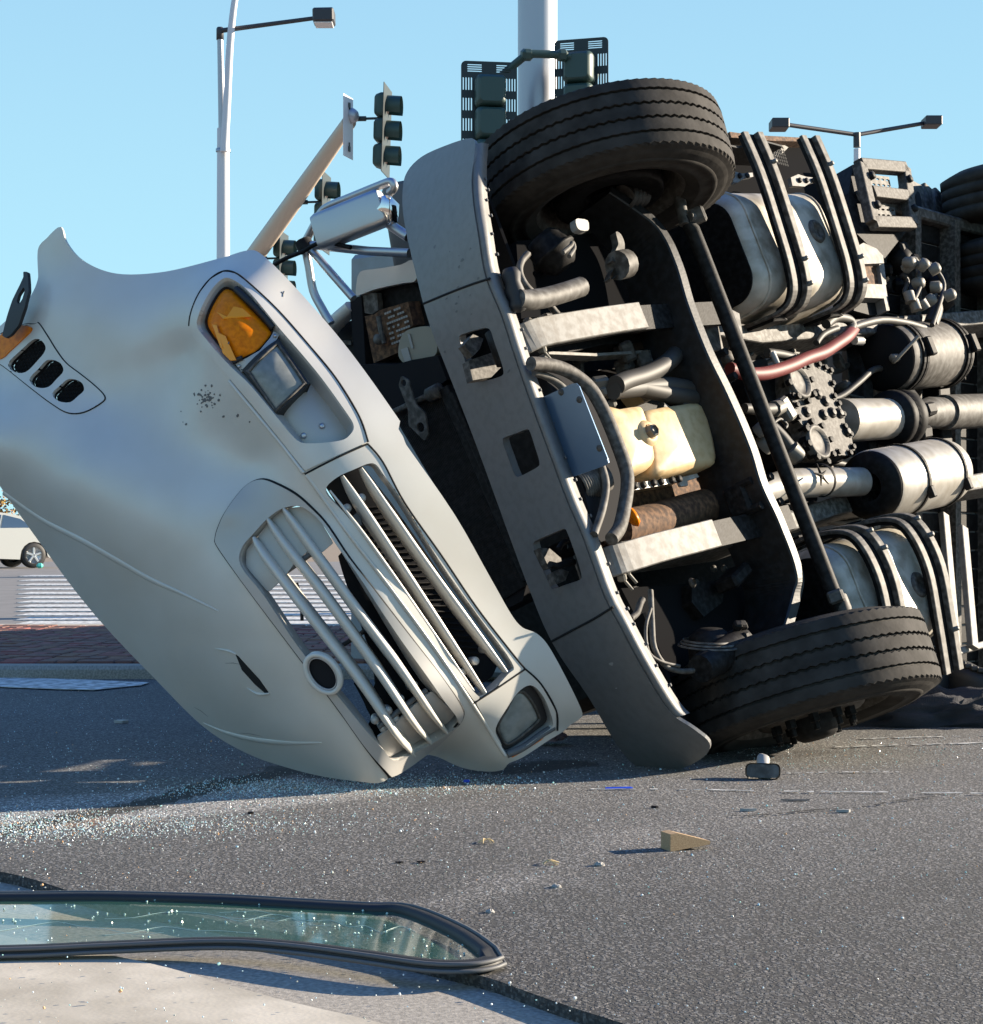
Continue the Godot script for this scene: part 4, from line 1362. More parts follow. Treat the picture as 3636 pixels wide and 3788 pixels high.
	plate(st, [Vector2(-.484, .762), Vector2(-.444, .749), Vector2(-.273, .521), Vector2(-.154, .348), Vector2(-.088, .217), Vector2(-.194, .118), Vector2(-.316, .085), Vector2(-.418, .243), Vector2(-.451, .33), Vector2(-.351, .33), Vector2(-.344, .416), Vector2(-.397, .536)], [], func(p): return hoff(p, -0.10), 0.02, 0.02)
	part("inner_panel", st, M["black_plastic"], hood)
	st = sb()
	tube(st, hline([Vector2(-.62, .656), Vector2(-.61, .589), Vector2(-.614, .522)], -0.09), 0.006, 6)
	tube(st, hline([Vector2(-.503, .436), Vector2(-.45, .463), Vector2(-.39, .496), Vector2(-.351, .529)], -0.08), 0.008, 6)
	part("inner_wire", st, M["black_rubber"], hood)
	# plain oval pod for the badge, dark in the middle
	var bc: Vector2 = Vector2(-.516, .381)
	var n := hn(bc)
	var up: Vector3 = (hs(Vector2(-.551, .426)) - hs(Vector2(-.481, .336))).normalized()
	up = (up - n * n.dot(up)).normalized()
	var sd := up.cross(n)
	st = sb()
	var rim: Array = []
	var disc: Array = []
	for q in 36:
		var t := TAU * q / 36.0
		rim.append(hs(bc) + n * 0.014 + up * cos(t) * 0.066 + sd * sin(t) * 0.046)
		disc.append(Vector2(sin(t) * 0.046, cos(t) * 0.066))
	sweep(st, rim, rounded(0.016, 0.03, 0.007, 3), n, [1.0, 1.0], true, 0)
	part("badge_ring", st, M["silver_paint"], hood)
	st = sb()
	prism(st, disc, hs(bc) + n * 0.0, sd, up, 0.012)
	part("badge_disc", st, M["black_plastic"], hood)
	st = sb()
	rim.clear()
	for q in 36:
		var t := TAU * q / 36.0
		rim.append(hs(bc) + n * 0.02 + up * cos(t) * 0.055 + sd * sin(t) * 0.036)
	sweep(st, rim, rounded(0.004, 0.006, 0.0015, 2), n, [1.0, 1.0], true, 0)
	part("badge_ring", st, M["dull_chrome"], hood)
	# side vents behind mesh, in a raised panel with an amber marker
	st = sb()
	var vp: Array = smooth([Vector2(-1.802, 1.446), Vector2(-1.718, 1.4), Vector2(-1.585, 1.313), Vector2(-1.487, 1.249), Vector2(-1.423, 1.216), Vector2(-1.365, 1.217), Vector2(-1.306, 1.25), Vector2(-1.299, 1.271), Vector2(-1.337, 1.308), Vector2(-1.391, 1.349), Vector2(-1.448, 1.39), Vector2(-1.491, 1.439), Vector2(-1.526, 1.487), Vector2(-1.567, 1.538), Vector2(-1.585, 1.537), Vector2(-1.656, 1.54), Vector2(-1.809, 1.499)], 4, true)
	var vh: Array = vents.duplicate()
	vh.append(side_lamp)
	plate(st, vp, vh, hs, 0.008, 0.012, 0.004)
	part("vent_panel", st, M["silver_paint"], hood)
	st = sb()
	gap = hline(vp, 0.001, 1)
	gap.append(gap[0])
	tube(st, gap, 0.0032, 6)
	part("panel_gap", st, M["gap"], hood)
	for v in vents:
		st = sb()
		plate(st, v, [], func(p): return hoff(p, -0.02), 0.012, 0.003)
		hood_wall(st, v, 0.004, -0.02)
		var vm := part("vent", st, M["black_plastic"], hood)
		st = sb()
		var pv := PackedVector2Array(v)
		var c := Vector2.ZERO
		for p in v:
			c += p
		c /= v.size()
		for i in range(-9, 10):
			for j in range(-7, 8):
				var p: Vector2 = c + Vector2((i + 0.5 * (j & 1)) * 0.014, j * 0.012)
				if inside(p, pv) > 0.006:
					lathe(st, [Vector2(0.0065, 0), Vector2(0.005, 0.004), Vector2(0.004, 0.0)], hoff(p, -0.018), hn(c), 6)
		stuff("vent_mesh", st, M["black_steel"], vm)
	st = sb()
	plate(st, side_lamp, [], func(p): return hoff(p, 0.004), 0.008, 0.01, 0.004)
	part("side_marker", st, M["amber_lens"], hood)
	# rubber latch with a slot
	st = sb()
	var lw: Array = [Vector2(-1.605, 1.713), Vector2(-1.584, 1.709), Vector2(-1.572, 1.662), Vector2(-1.564, 1.63), Vector2(-1.574, 1.58), Vector2(-1.598, 1.526), Vector2(-1.633, 1.494), Vector2(-1.656, 1.484), Vector2(-1.673, 1.494), Vector2(-1.657, 1.555), Vector2(-1.638, 1.611), Vector2(-1.614, 1.657), Vector2(-1.601, 1.689)]
	plate(st, lw, [[Vector2(-1.591, 1.65), Vector2(-1.582, 1.637), Vector2(-1.589, 1.608), Vector2(-1.604, 1.592), Vector2(-1.615, 1.604), Vector2(-1.611, 1.626)]], func(p): return hoff(p, 0.035 + 0.02), 0.005, 0.012)
	part("rubber_latch", st, M["black_rubber"], hood)
	# raised mouldings pressed in the skin
	st = sb()
	var rib := [Vector2(-0.016, -0.004), Vector2(-0.008, 0.003), Vector2(0, 0.005), Vector2(0.008, 0.003), Vector2(0.016, -0.004)]
	var l1: Array = hline([Vector2(-1.682, .95), Vector2(-1.533, .858), Vector2(-1.358, .785), Vector2(-1.231, .723), Vector2(-1.109, .662), Vector2(-.987, .616), Vector2(-.858, .564)], 0.0, 6)
	sweep(st, l1, rib, hn(Vector2(-1.231, .723)), [0.9, 1.1, 0.9, 0.3], false, 0)
	var l2: Array = hline([Vector2(-.96, .178), Vector2(-.872, .152), Vector2(-.776, .14), Vector2(-.666, .141), Vector2(-.532, .153)], 0.0, 6)
	sweep(st, l2, rib, hn(Vector2(-.776, .14)), [0.3, 0.9, 1.0, 0.3], false, 0)
	part("pressed_rib", st, M["silver_paint"], hood)
	st = sb()
	for i in 3:
		var p: Vector2 = Vector2(-.627, .185) + Vector2(rng.randf_range(-0.45, 0.15), rng.randf_range(-0.12, 0.25))
		var q := p + Vector2(rng.randf_range(0.02, 0.10), rng.randf_range(-0.05, 0.01))
		if inside(p, PackedVector2Array(outline)) > 0.03 and inside(q, PackedVector2Array(outline)) > 0.03:
			tube(st, [hoff(p, 0.0003), hoff(p.lerp(q, 0.5) + Vector2(0.002, 0.003), 0.0003), hoff(q, 0.0003)], [0.0003, 0.0009, 0.0003], 4)
	for q in [[Vector2(-.675, 1.586), Vector2(-.669, 1.578)], [Vector2(-.666, 1.589), Vector2(-.669, 1.578)], [Vector2(-.669, 1.578), Vector2(-.669, 1.569)]]:
		tube(st, [hoff(q[0], 0.0005), hoff(q[1], 0.0005)], 0.0016, 4)
	stuff("scratches", st, M["grey_plastic"], hood)
	# scuff of tar where the bonnet was struck
	st = sb()
	for i in 60:
		var c: Vector2 = Vector2(-.908, 1.242) + Vector2(rng.randfn(0, 0.022), rng.randfn(0, 0.017))
		if i > 50:
			c = Vector2(-.996, 1.351) + Vector2(rng.randf_range(-0.05, 0.45), rng.randf_range(-0.35, 0.1)) * 0.6
		var f: Array = []
		var r := rng.randf_range(0.0012, 0.0045)
		for q in 6:
			f.append(hoff(c + Vector2.from_angle(TAU * q / 6.0 + 0.3) * r * rng.randf_range(0.5, 1.6), 0.0006))
		slab(st, f, hn(c) * 0.0008)
	stuff("scuff", st, M["grey_plastic"], hood)

func make_lamp(hood: Node3D, outer: Array, inner: Array, off: float, called: String) -> void:
	var st := sb()
	hood_wall(st, outer, off + 0.008, -0.06)
	plate(st, outer, [inner], func(p): return hoff(p, off + 0.008), 0.005, 0.01)
	var o := part(called, st, M["black_rubber"], hood)
	st = sb()
	var ip := PackedVector2Array(inner)
	plate(st, inner, [], func(p): return hoff(p, off + 0.004 + 0.012 * sqrt(clampf(inside(p, ip) / 0.06, 0.0, 1.0))), 0.006, 0.004)
	part("lens", st, M["lamp_lens"], o)
	st = sb()
	var g: Array = hline(inner, off + 0.01, 1)
	g.append(g[0])
	tube(st, g, 0.005, 6)
	part("lamp_rim", st, M["dusty_steel"], o)

func slat(hood: Node3D, l: Array, w: float, straight := false) -> void:
	var st := sb()
	var path: Array = smooth([hoff(l[0], 0.0), hoff(l[l.size() / 2], 0.006), hoff(l[-1], 0.0)], 12) if straight else hline(l, 0.006, 6)
	var mid: Vector2 = l[l.size() / 2]
	var prof := [Vector2(-1, -3.0), Vector2(-0.9, -0.6), Vector2(-0.55, 0.25), Vector2(-0.15, 0.5), Vector2(0.2, 0.45), Vector2(0.55, 0.1), Vector2(0.88, -0.8), Vector2(1, -3.0)]
	var pr: Array = []
	for p in prof:
		pr.append(p * w)
	sweep(st, path, pr, hn(mid), [0.35, 0.8, 1.0, 1.0, 1.0, 1.0, 0.8, 0.4], false, 0)
	part("grille_slat", st, M["silver_paint"], hood)

func spacers(hood: Node3D, at: Array, r: float) -> void:
	for p in at:
		var st := sb()
		lathe(st, [Vector2(0, -0.06), Vector2(r, -0.06), Vector2(r, -0.030), Vector2(r * 0.85, -0.024), Vector2(0, -0.022)], hs(p), hn(p), 14)
		part("grille_spacer", st, M["nose_paint"], hood)

# ---------- bumper
func build_bumper() -> void:
	var b := Node3D.new()
	b.name = "bumper"
	truck.add_child(b, true)
	var st := sb()
	var outline: Array = smooth([Vector2(1.193, -.506), Vector2(1.29, -.523), Vector2(1.3, -.418), Vector2(1.231, -.199), Vector2(1.161, -.019), Vector2(1.119, .035), Vector2(1.06, .045), Vector2(.972, .038), Vector2(.888, .045), Vector2(.755, .056), Vector2(.604, .046), Vector2(.464, .058), Vector2(.333, .05), Vector2(.183, .044), Vector2(-.062, .043), Vector2(-.213, .044), Vector2(-.346, .054), Vector2(-.549, .051), Vector2(-.664, .061), Vector2(-.817, .053), Vector2(-.971, .038), Vector2(-1.049, .076), Vector2(-1.116, .085), Vector2(-1.154, -.023), Vector2(-1.161, -.229), Vector2(-1.106, -.307), Vector2(-1.031, -.312), Vector2(-.827, -.27), Vector2(-.608, -.297), Vector2(-.324, -.309), Vector2(.186, -.31), Vector2(.678, -.336), Vector2(.904, -.384)], 4, true)
	var holes: Array = [
		smooth([Vector2(.48, -.194), Vector2(.486, -.163), Vector2(.459, -.051), Vector2(.44, -.02), Vector2(.402, -.021), Vector2(.298, -.027), Vector2(.282, -.057), Vector2(.314, -.184), Vector2(.34, -.208), Vector2(.383, -.208)], 4, true),
		smooth([Vector2(.086, -.164), Vector2(.092, -.145), Vector2(.083, -.084), Vector2(.075, -.023), Vector2(.062, -.009), Vector2(.003, -.012), Vector2(-.047, -.017), Vector2(-.057, -.035), Vector2(-.056, -.092), Vector2(-.052, -.15), Vector2(-.04, -.165), Vector2(.031, -.166)], 4, true),
		smooth([Vector2(-.285, -.202), Vector2(-.276, -.179), Vector2(-.281, -.095), Vector2(-.286, -.022), Vector2(-.296, -.009), Vector2(-.375, -.008), Vector2(-.451, -.015), Vector2(-.464, -.034), Vector2(-.458, -.109), Vector2(-.453, -.173), Vector2(-.442, -.191), Vector2(-.359, -.201)], 4, true)]
	plate(st, outline, holes, bs, 0.011, 0.012)
	part("face", st, M["bumper_plastic"], b)
	# rims of the openings
	st = sb()
	for h in holes:
		st.set_smooth_group(0)
		for i in h.size():
			var p: Vector3 = bs(h[i])
			var q: Vector3 = bs(h[(i + 1) % h.size()])
			quad(st, p + Vector3(-0.012, 0, 0), q + Vector3(-0.012, 0, 0), q + Vector3(0.022, 0, 0), p + Vector3(0.022, 0, 0))
	part("opening_rim", st, M["bumper_plastic"], b)
	# flange turned in along the lower edge
	st = sb()
	var e: Array = smooth([Vector2(1.114, .037), Vector2(.968, .045), Vector2(.885, .051), Vector2(.752, .062), Vector2(.602, .052), Vector2(.462, .063), Vector2(.331, .055), Vector2(.181, .049), Vector2(-.064, .048), Vector2(-.214, .049), Vector2(-.348, .059), Vector2(-.55, .056), Vector2(-.666, .066), Vector2(-.818, .058), Vector2(-.955, .041), Vector2(-1.002, .046)], 4)
	for i in e.size() - 1:
		var p: Vector3 = bs(e[i]) + Vector3(-0.012, 0, 0)
		var q: Vector3 = bs(e[i + 1]) + Vector3(-0.012, 0, 0)
		var w0 := 0.012
		st.set_smooth_group(3)
		var k0 := Vector3(0.02, 0, 0.012)
		quad(st, p, q, q + k0, p + k0)
		quad(st, p + k0, q + k0, q + Vector3(0.066, 0, 0.006), p + Vector3(0.066, 0, 0.006))
		quad(st, p + Vector3(0.066, 0, 0.006), q + Vector3(0.066, 0, 0.006), q + Vector3(0.063, 0, -0.02), p + Vector3(0.063, 0, -0.02))
		quad(st, q, p, p + Vector3(0.063, 0, -0.02), q + Vector3(0.063, 0, -0.02))
	part("flange", st, M["bumper_plastic"], b)
	# clips along the flange
	st = sb()
	for i in 26:
		var p: Vector3 = bs(e[int(i * (e.size() - 8) / 26.0) + 4])
		box(st, p + Vector3(0.045 + 0.012 * (i % 2), 0, 0.011), Vector3(0.007, 0.012, 0.006), Basis(), 0.002)
	stuff("clips", st, M["grey_plastic"], b)
	# joints between the end caps and the middle
	st = sb()
	for l in [[Vector2(.676, -.337), Vector2(.647, -.187), Vector2(.617, -.045), Vector2(.59, .066)], [Vector2(-.61, -.298), Vector2(-.606, -.17), Vector2(-.602, -.045), Vector2(-.593, .074)]]:
		var path: Array = []
		for p in smooth(l, 4):
			path.append(bs(p) + Vector3(-0.0125, 0, 0))
		tube(st, path, 0.0045, 6)
	part("panel_gap", st, M["gap"], b)
	# scrapes
	st = sb()
	for i in 70:
		var c: Vector2
		if i == 34:
			stuff("scrapes", st, M["grey_plastic"], b)
			st = sb()
		if i < 34:
			c = Vector2(.807, -.103) + Vector2(rng.randfn(0, 0.3), rng.randfn(0, 0.09))
		else:
			c = Vector2(-1.03, -.072) + Vector2(rng.randfn(0, 0.12), rng.randfn(0, 0.09))
		var poly := PackedVector2Array(outline)
		if inside(c, poly) < 0.02 or inside(c, PackedVector2Array(holes[0])) > -0.02:
			continue
		var r := rng.randf_range(0.002, 0.006)
		var f: Array = []
		for q in 6:
			f.append(bs(c + Vector2(cos(TAU * q / 6.0) * r * rng.randf_range(0.4, 1.5), sin(TAU * q / 6.0) * r * rng.randf_range(1.0, 2.4))) + Vector3(-0.0125, 0, 0))
		slab(st, f, Vector3(-0.0008, 0, 0))
	stuff("scrapes", st, M["white_plastic"], b)
	# plate hanging below the bumper, with its fixings
	st = sb()
	var pl: Array = [Vector3(-.93, .153, .026), Vector3(-.93, .157, .039), Vector3(-.93, .15, .185), Vector3(-.93, .144, .202), Vector3(-.93, .13, .209), Vector3(-.93, -.131, .214), Vector3(-.93, -.144, .211), Vector3(-.93, -.148, .198), Vector3(-.93, -.132, .038), Vector3(-.93, -.126, .028), Vector3(-.93, -.116, .022)]
	slab(st, pl, Vector3(-0.004, 0, 0))
	var np := part("number_plate", st, M["blue_plate"], truck)
	st = sb()
	for p in [Vector3(-.935, .09, .19), Vector3(-.935, -.087, .197), Vector3(-.935, .142, .13)]:
		lathe(st, [Vector2(0.012, 0), Vector2(0.009, 0.004), Vector2(0, 0.006)], p, Vector3(-1, 0, 0), 10)
	part("screw", st, M["dusty_steel"], np)
	# behind the openings: lit brackets and a grab hook
	st = sb()
	slab(st, [Vector3(-1.023, .429, -.12), Vector3(-.957, .465, -.12), Vector3(-.911, .446, -.12), Vector3(-.95, .409, -.12), Vector3(-.999, .385, -.12)], Vector3(0, 0, -0.03))
	slab(st, [Vector3(-1.006, .378, -.14), Vector3(-.841, .404, -.14), Vector3(-.837, .348, -.14), Vector3(-.919, .31, -.14), Vector3(-1.019, .306, -.14)], Vector3(0, 0, -0.03))
	slab(st, [Vector3(-1.017, -.314, -.12), Vector3(-.967, -.324, -.12), Vector3(-.928, -.364, -.12), Vector3(-.932, -.387, -.12), Vector3(-1.002, -.388, -.12), Vector3(-1.009, -.37, -.12)], Vector3(0, 0, -0.03))
	slab(st, [Vector3(-1.02, -.409, -.1), Vector3(-.973, -.402, -.1), Vector3(-.938, -.419, -.1), Vector3(-.971, -.445, -.1), Vector3(-1.026, -.45, -.1)], Vector3(0, 0, -0.03))
	part("bracket", st, M["dusty_steel"], truck)
	st = sb()
	tube(st, smooth([Vector3(-1.071, -.387, -.06), Vector3(-1.034, -.398, -.06), Vector3(-.99, -.396, -.06), Vector3(-.947, -.397, -.06)], 3), 0.012, 8)
	tube(st, smooth([Vector3(-1, -.344, -.06), Vector3(-.968, -.326, -.06), Vector3(-.932, -.325, -.06), Vector3(-.938, -.35, -.06)], 3), 0.010, 8)
	part("tow_hook", st, M["black_steel"], truck)

# ---------- cab, engine bay and mirror
func build_cab() -> void:
	var st := sb()
	box(st, Vector3(0.72, 0.1, -0.92), Vector3(1.56, 1.9, 0.72), Basis(), 0.05)
	part("cab_floor", st, M["black_steel"], truck)
	st = sb()
	box(st, Vector3(0.80, 1.075, -0.98), Vector3(1.4, 0.07, 0.8), Basis(), 0.03)
	part("cab_door", st, M["silver_paint"], truck)
	# corner of the cab: sill, glass frame, dark pillar
	st = sb()
	slab(st, smooth([Vector3(-.3, 1.063, -1.151), Vector3(-.3, 1.111, -1.121), Vector3(-.3, 1.131, -1.099), Vector3(-.3, 1.134, -1.069), Vector3(-.3, 1.102, -.98), Vector3(-.3, 1.066, -.868), Vector3(-.3, 1.058, -.808), Vector3(-.3, 1.007, -.797), Vector3(-.3, .976, -.831), Vector3(-.3, .994, -.886), Vector3(-.3, 1.018, -.967), Vector3(-.3, 1.04, -1.049), Vector3(-.3, 1.052, -1.12)], 3, true), Vector3(0.25, 0, 0))
	part("cowl_corner", st, M["silver_paint"], truck)
	st = sb()
	slab(st, [Vector3(-.29, 1.063, -1.198), Vector3(-.29, 1.052, -1.135), Vector3(-.29, .95, -1.173), Vector3(-.29, .79, -1.24), Vector3(-.29, .812, -1.292), Vector3(-.29, .955, -1.243)], Vector3(0.12, 0, 0))
	part("door_pillar", st, M["black_plastic"], truck)
	st = sb()
	sweep(st, smooth([Vector3(-.26, 1.01, -1.401), Vector3(-.26, 1.021, -1.356), Vector3(-.26, 1.031, -1.301), Vector3(-.26, 1.038, -1.233), Vector3(-.26, 1.041, -1.217)], 3), rounded(0.05, 0.09, 0.02, 3), Vector3(1, 0, 0), [1.0, 1.0], false, 0)
	part("pillar_trim", st, M["silver_paint"], truck)
	st = sb()
	slab(st, [Vector3(-.2, 1.011, -1.427), Vector3(-.2, 1.021, -1.362), Vector3(-.2, 1.015, -1.295), Vector3(-.2, .821, -1.325), Vector3(-.2, .801, -1.375), Vector3(-.2, .879, -1.395)], Vector3(0.1, 0, 0))
	part("screen_opening", st, M["gap"], truck)
	st = sb()
	slab(st, [Vector3(-.215, .958, -1.383), Vector3(-.215, .933, -1.331), Vector3(-.215, .918, -1.338), Vector3(-.215, .937, -1.38)], Vector3(-0.01, 0, 0))
	part("trim_strip", st, M["grey_metal"], truck)
	# engine bay: grey wall, reservoir box with a label, round reservoir
	st = sb()
	slab(st, [Vector3(-.24, 1.071, -1.179), Vector3(-.24, 1.038, -1.019), Vector3(-.24, .995, -.882), Vector3(-.24, .821, -.859), Vector3(-.24, .578, -.908), Vector3(-.24, .571, -1.049), Vector3(-.24, .74, -1.227), Vector3(-.24, .823, -1.262)], Vector3(0.05, 0, 0))
	part("bulkhead", st, M["black_steel"], truck)
	st = sb()
	slab(st, [Vector3(-.28, 1.055, -1.135), Vector3(-.28, 1.047, -1.096), Vector3(-.28, 1.027, -1.058), Vector3(-.28, .963, -1.081), Vector3(-.28, .961, -1.121), Vector3(-.28, .984, -1.157)], Vector3(0.03, 0, 0))
	part("panel", st, M["grey_metal"], truck)
	st = sb()
	slab(st, [Vector3(-.31, .962, -1.136), Vector3(-.31, .946, -1.086), Vector3(-.31, .949, -1.047), Vector3(-.31, .915, -.892), Vector3(-.31, .82, -.908), Vector3(-.31, .811, -.977), Vector3(-.31, .755, -1.033), Vector3(-.31, .77, -1.176), Vector3(-.31, .827, -1.166)], Vector3(0.12, 0, 0))
	part("air_filter_box", st, M["rust"], truck)
	st = sb()
	for i in 9:
		for j in 7:
			var p0: Vector3 = Vector3(-.315, .926, -1.025)
			var eu: Vector3 = (Vector3(-.315, .908, -.905) - p0) / 9.0
			var ev: Vector3 = (Vector3(-.315, .782, -1.047) - p0) / 7.0
			if rng.randf() < 0.72:
				var q := p0 + eu * i + ev * j
				slab(st, [q, q + eu * 0.75, q + eu * 0.75 + ev * 0.4, q + ev * 0.4], Vector3(-0.002, 0, 0))
	stuff("label_print", st, M["white_plastic"], truck)
	st = sb()
	tube(st, smooth([Vector3(-.34, .92, -1.04), Vector3(-.34, .884, -1.049), Vector3(-.34, .841, -1.057), Vector3(-.34, .808, -1.059)], 3), 0.010, 8)
	lathe(st, [Vector2(0, 0), Vector2(0.022, 0), Vector2(0.022, -0.03), Vector2(0, -0.035)], Vector3(-.32, .836, -1.08), Vector3(1, 0, 0), 12)
	part("pipe", st, M["grey_metal"], truck)
	st = sb()
	slab(st, smooth([Vector3(-.36, .728, -.993), Vector3(-.36, .774, -.963), Vector3(-.36, .795, -.929), Vector3(-.36, .796, -.887), Vector3(-.36, .773, -.809), Vector3(-.36, .736, -.774), Vector3(-.36, .657, -.8), Vector3(-.36, .654, -.868), Vector3(-.36, .678, -.938), Vector3(-.36, .688, -.978)], 3, true), Vector3(0.16, 0, 0))
	part("reservoir", st, M["reservoir_plastic"], truck)
	st = sb()
	slab(st, [Vector3(-.363, .743, -.966), Vector3(-.363, .736, -.928), Vector3(-.363, .682, -.933), Vector3(-.363, .684, -.968)], Vector3(-0.003, 0, 0))
	slab(st, [Vector3(-.363, .782, -.905), Vector3(-.363, .78, -.894), Vector3(-.363, .72, -.9), Vector3(-.363, .722, -.911)], Vector3(-0.004, 0, 0))
	part("sticker", st, M["white_plastic"], truck)
	# fan shroud, radiator with fins, hinge bracket
	st = sb()
	slab(st, [Vector3(-.4, .766, -1.168), Vector3(-.4, .69, -.991), Vector3(-.4, .671, -.901), Vector3(-.4, .633, -.768), Vector3(-.4, .529, -.767), Vector3(-.4, .518, -.87), Vector3(-.4, .525, -1.084), Vector3(-.4, .625, -1.117)], Vector3(0.2, 0, 0))
	part("fan_shroud", st, M["black_plastic"], truck)
	st = sb()
	slab(st, [Vector3(-.45, .499, -1.048), Vector3(-.45, .505, -.78), Vector3(-.45, .477, -.728), Vector3(-.45, -.323, -.687), Vector3(-.45, -.387, -.746), Vector3(-.45, -.393, -.921), Vector3(-.45, .094, -.948)], Vector3(0.14, 0, 0))
	part("radiator", st, M["black_plastic"], truck)
	st = sb()
	var ra: Array = [Vector3(-.455, .474, -1.024), Vector3(-.455, .485, -.773), Vector3(-.455, -.355, -.84), Vector3(-.455, -.34, -.696)]
	for i in 30:
		var t := i / 29.0
		var p: Vector3 = ra[0].lerp(ra[1], t)
		var q: Vector3 = ra[2].lerp(ra[3], t)
		tube(st, [p, q], 0.0045, 5)
	stuff("radiator_fins", st, M["greasy_steel"], truck)
	st = sb()
	var fl: Array = [Vector3(-.46, .488, -.737), Vector3(-.46, -.322, -.672), Vector3(-.46, .453, -.706), Vector3(-.46, -.316, -.641)]
	sweep(st, [fl[0], fl[1]], rounded(0.05, 0.03, 0.006, 2), Vector3(1, 0, 0))
	sweep(st, [fl[2], fl[3]], rounded(0.03, 0.05, 0.006, 2), Vector3(1, 0, 0))
	part("radiator_frame", st, M["greasy_steel"], truck)
	st = sb()
	sweep(st, [Vector3(-.47, .503, -1.022), Vector3(-.47, .497, -.926), Vector3(-.47, .49, -.814), Vector3(-.47, .488, -.754)], rounded(0.022, 0.03, 0.006, 2), Vector3(1, 0, 0))
	lathe(st, [Vector2(0, -0.03), Vector2(0.03, -0.03), Vector2(0.03, 0.03), Vector2(0, 0.03)], Vector3(-.47, .489, -.787), Vector3(-.47, .488, -.754) - Vector3(-.47, .49, -.814), 12)
	part("tie_bar", st, M["dusty_steel"], truck)
	st = sb()
	plate(st, [Vector2(-0.028, 0.10), Vector2(0.0, 0.128), Vector2(0.028, 0.10), Vector2(0.022, 0.03), Vector2(0.022, 0.0), Vector2(0.05, -0.05), Vector2(0.03, -0.13), Vector2(0.0, -0.145), Vector2(-0.05, -0.06), Vector2(-0.025, 0.0)], [circle(Vector2(0, 0.098), 0.014), circle(Vector2(0.005, -0.09), 0.02)], func(p): return Vector3(-.52, .473, -.877) + Vector3(0, p.y, p.x), 0.006, 0.008)
	part("hinge_bracket", st, M["grey_metal"], truck)
	# mirror: chrome head on a tubular frame
	var mir := Node3D.new()
	mir.name = "mirror"
	truck.add_child(mir, true)
	st = sb()
	var q0: Vector3 = Vector3(-.62, 1.244, -.948)
	var q1: Vector3 = Vector3(-.5, 1.227, -.681)
	var prof: Array = rounded(0.145, 0.085, 0.022, 4)
	sweep(st, [q0, q0.lerp(q1, 0.06), q0.lerp(q1, 0.3), q0.lerp(q1, 0.7), q0.lerp(q1, 0.95), q1], prof, Vector3(-0.8, 0.0, 0.5), [0.9, 1.0, 1.0, 1.0, 1.0, 0.94], false, 0)
	part("mirror_head", st, M["dull_chrome"], mir)
	st = sb()
	tube(st, [Vector3(-.5, 1.262, -.66), Vector3(-.5, 1.223, -.668), Vector3(-.48, 1.171, -.699)], [0.02, 0.05, 0.035], 10)
	part("mirror_bracket", st, M["chrome"], mir)
	st = sb()
	tube(st, smooth([Vector3(-.5, 1.263, -.632), Vector3(-.5, 1.266, -.607), Vector3(-.5, 1.28, -.598), Vector3(-.5, 1.298, -.609), Vector3(-.5, 1.311, -.667), Vector3(-.5, 1.34, -.825), Vector3(-.5, 1.362, -.947), Vector3(-.5, 1.36, -.999), Vector3(-.5, 1.339, -1.044), Vector3(-.5, 1.291, -1.143)], 4), 0.017, 10)
	tube(st, smooth([Vector3(-.48, 1.17, -.706), Vector3(-.48, 1.135, -.681), Vector3(-.48, 1.078, -.636)], 3), 0.02, 10)
	tube(st, [Vector3(-.55, 1.267, -1.099), Vector3(-.55, 1.229, -1.027), Vector3(-.55, 1.16, -.907), Vector3(-.55, 1.092, -.789), Vector3(-.55, .992, -.598)], 0.018, 10)
	tube(st, smooth([Vector3(-.55, 1.252, -1.1), Vector3(-.55, 1.183, -1.113), Vector3(-.55, 1.084, -1.136), Vector3(-.55, 1, -1.123), Vector3(-.55, .926, -1.105)], 4), 0.017, 10)
	tube(st, [Vector3(-.55, 1.25, -1.079), Vector3(-.55, 1.115, -1.018), Vector3(-.55, .963, -.947)], 0.016, 10)
	part("mirror_tube", st, M["dull_chrome"], mir)
	st = sb()
	tube(st, [Vector3(-.56, 1.279, -1.09), Vector3(-.56, 1.237, -1.085)], 0.035, 10)
	tube(st, smooth([Vector3(-.6, 1.248, -1.247), Vector3(-.6, 1.242, -1.169), Vector3(-.6, 1.224, -1.064), Vector3(-.6, 1.221, -1.009), Vector3(-.6, 1.203, -.94), Vector3(-.6, 1.125, -.826)], 3), 0.009, 8)
	part("mirror_joint", st, M["black_steel"], mir)
	# grey cylinder standing beside the cab
	st = sb()
	lathe(st, [Vector2(0, 0.24), Vector2(0.09, 0.24), Vector2(0.10, 0.22), Vector2(0.10, -0.2), Vector2(0, -0.2)], Vector3(.15, 1.301, -1.135), Vector3(0, 1, 0.25), 20)
	part("air_intake", st, M["grey_plastic"], truck)

func circle(c: Vector2, r: float, n := 14) -> Array:
	var out: Array = []
	for q in n:
		out.append(c + Vector2.from_angle(TAU * q / n) * r)
	return out

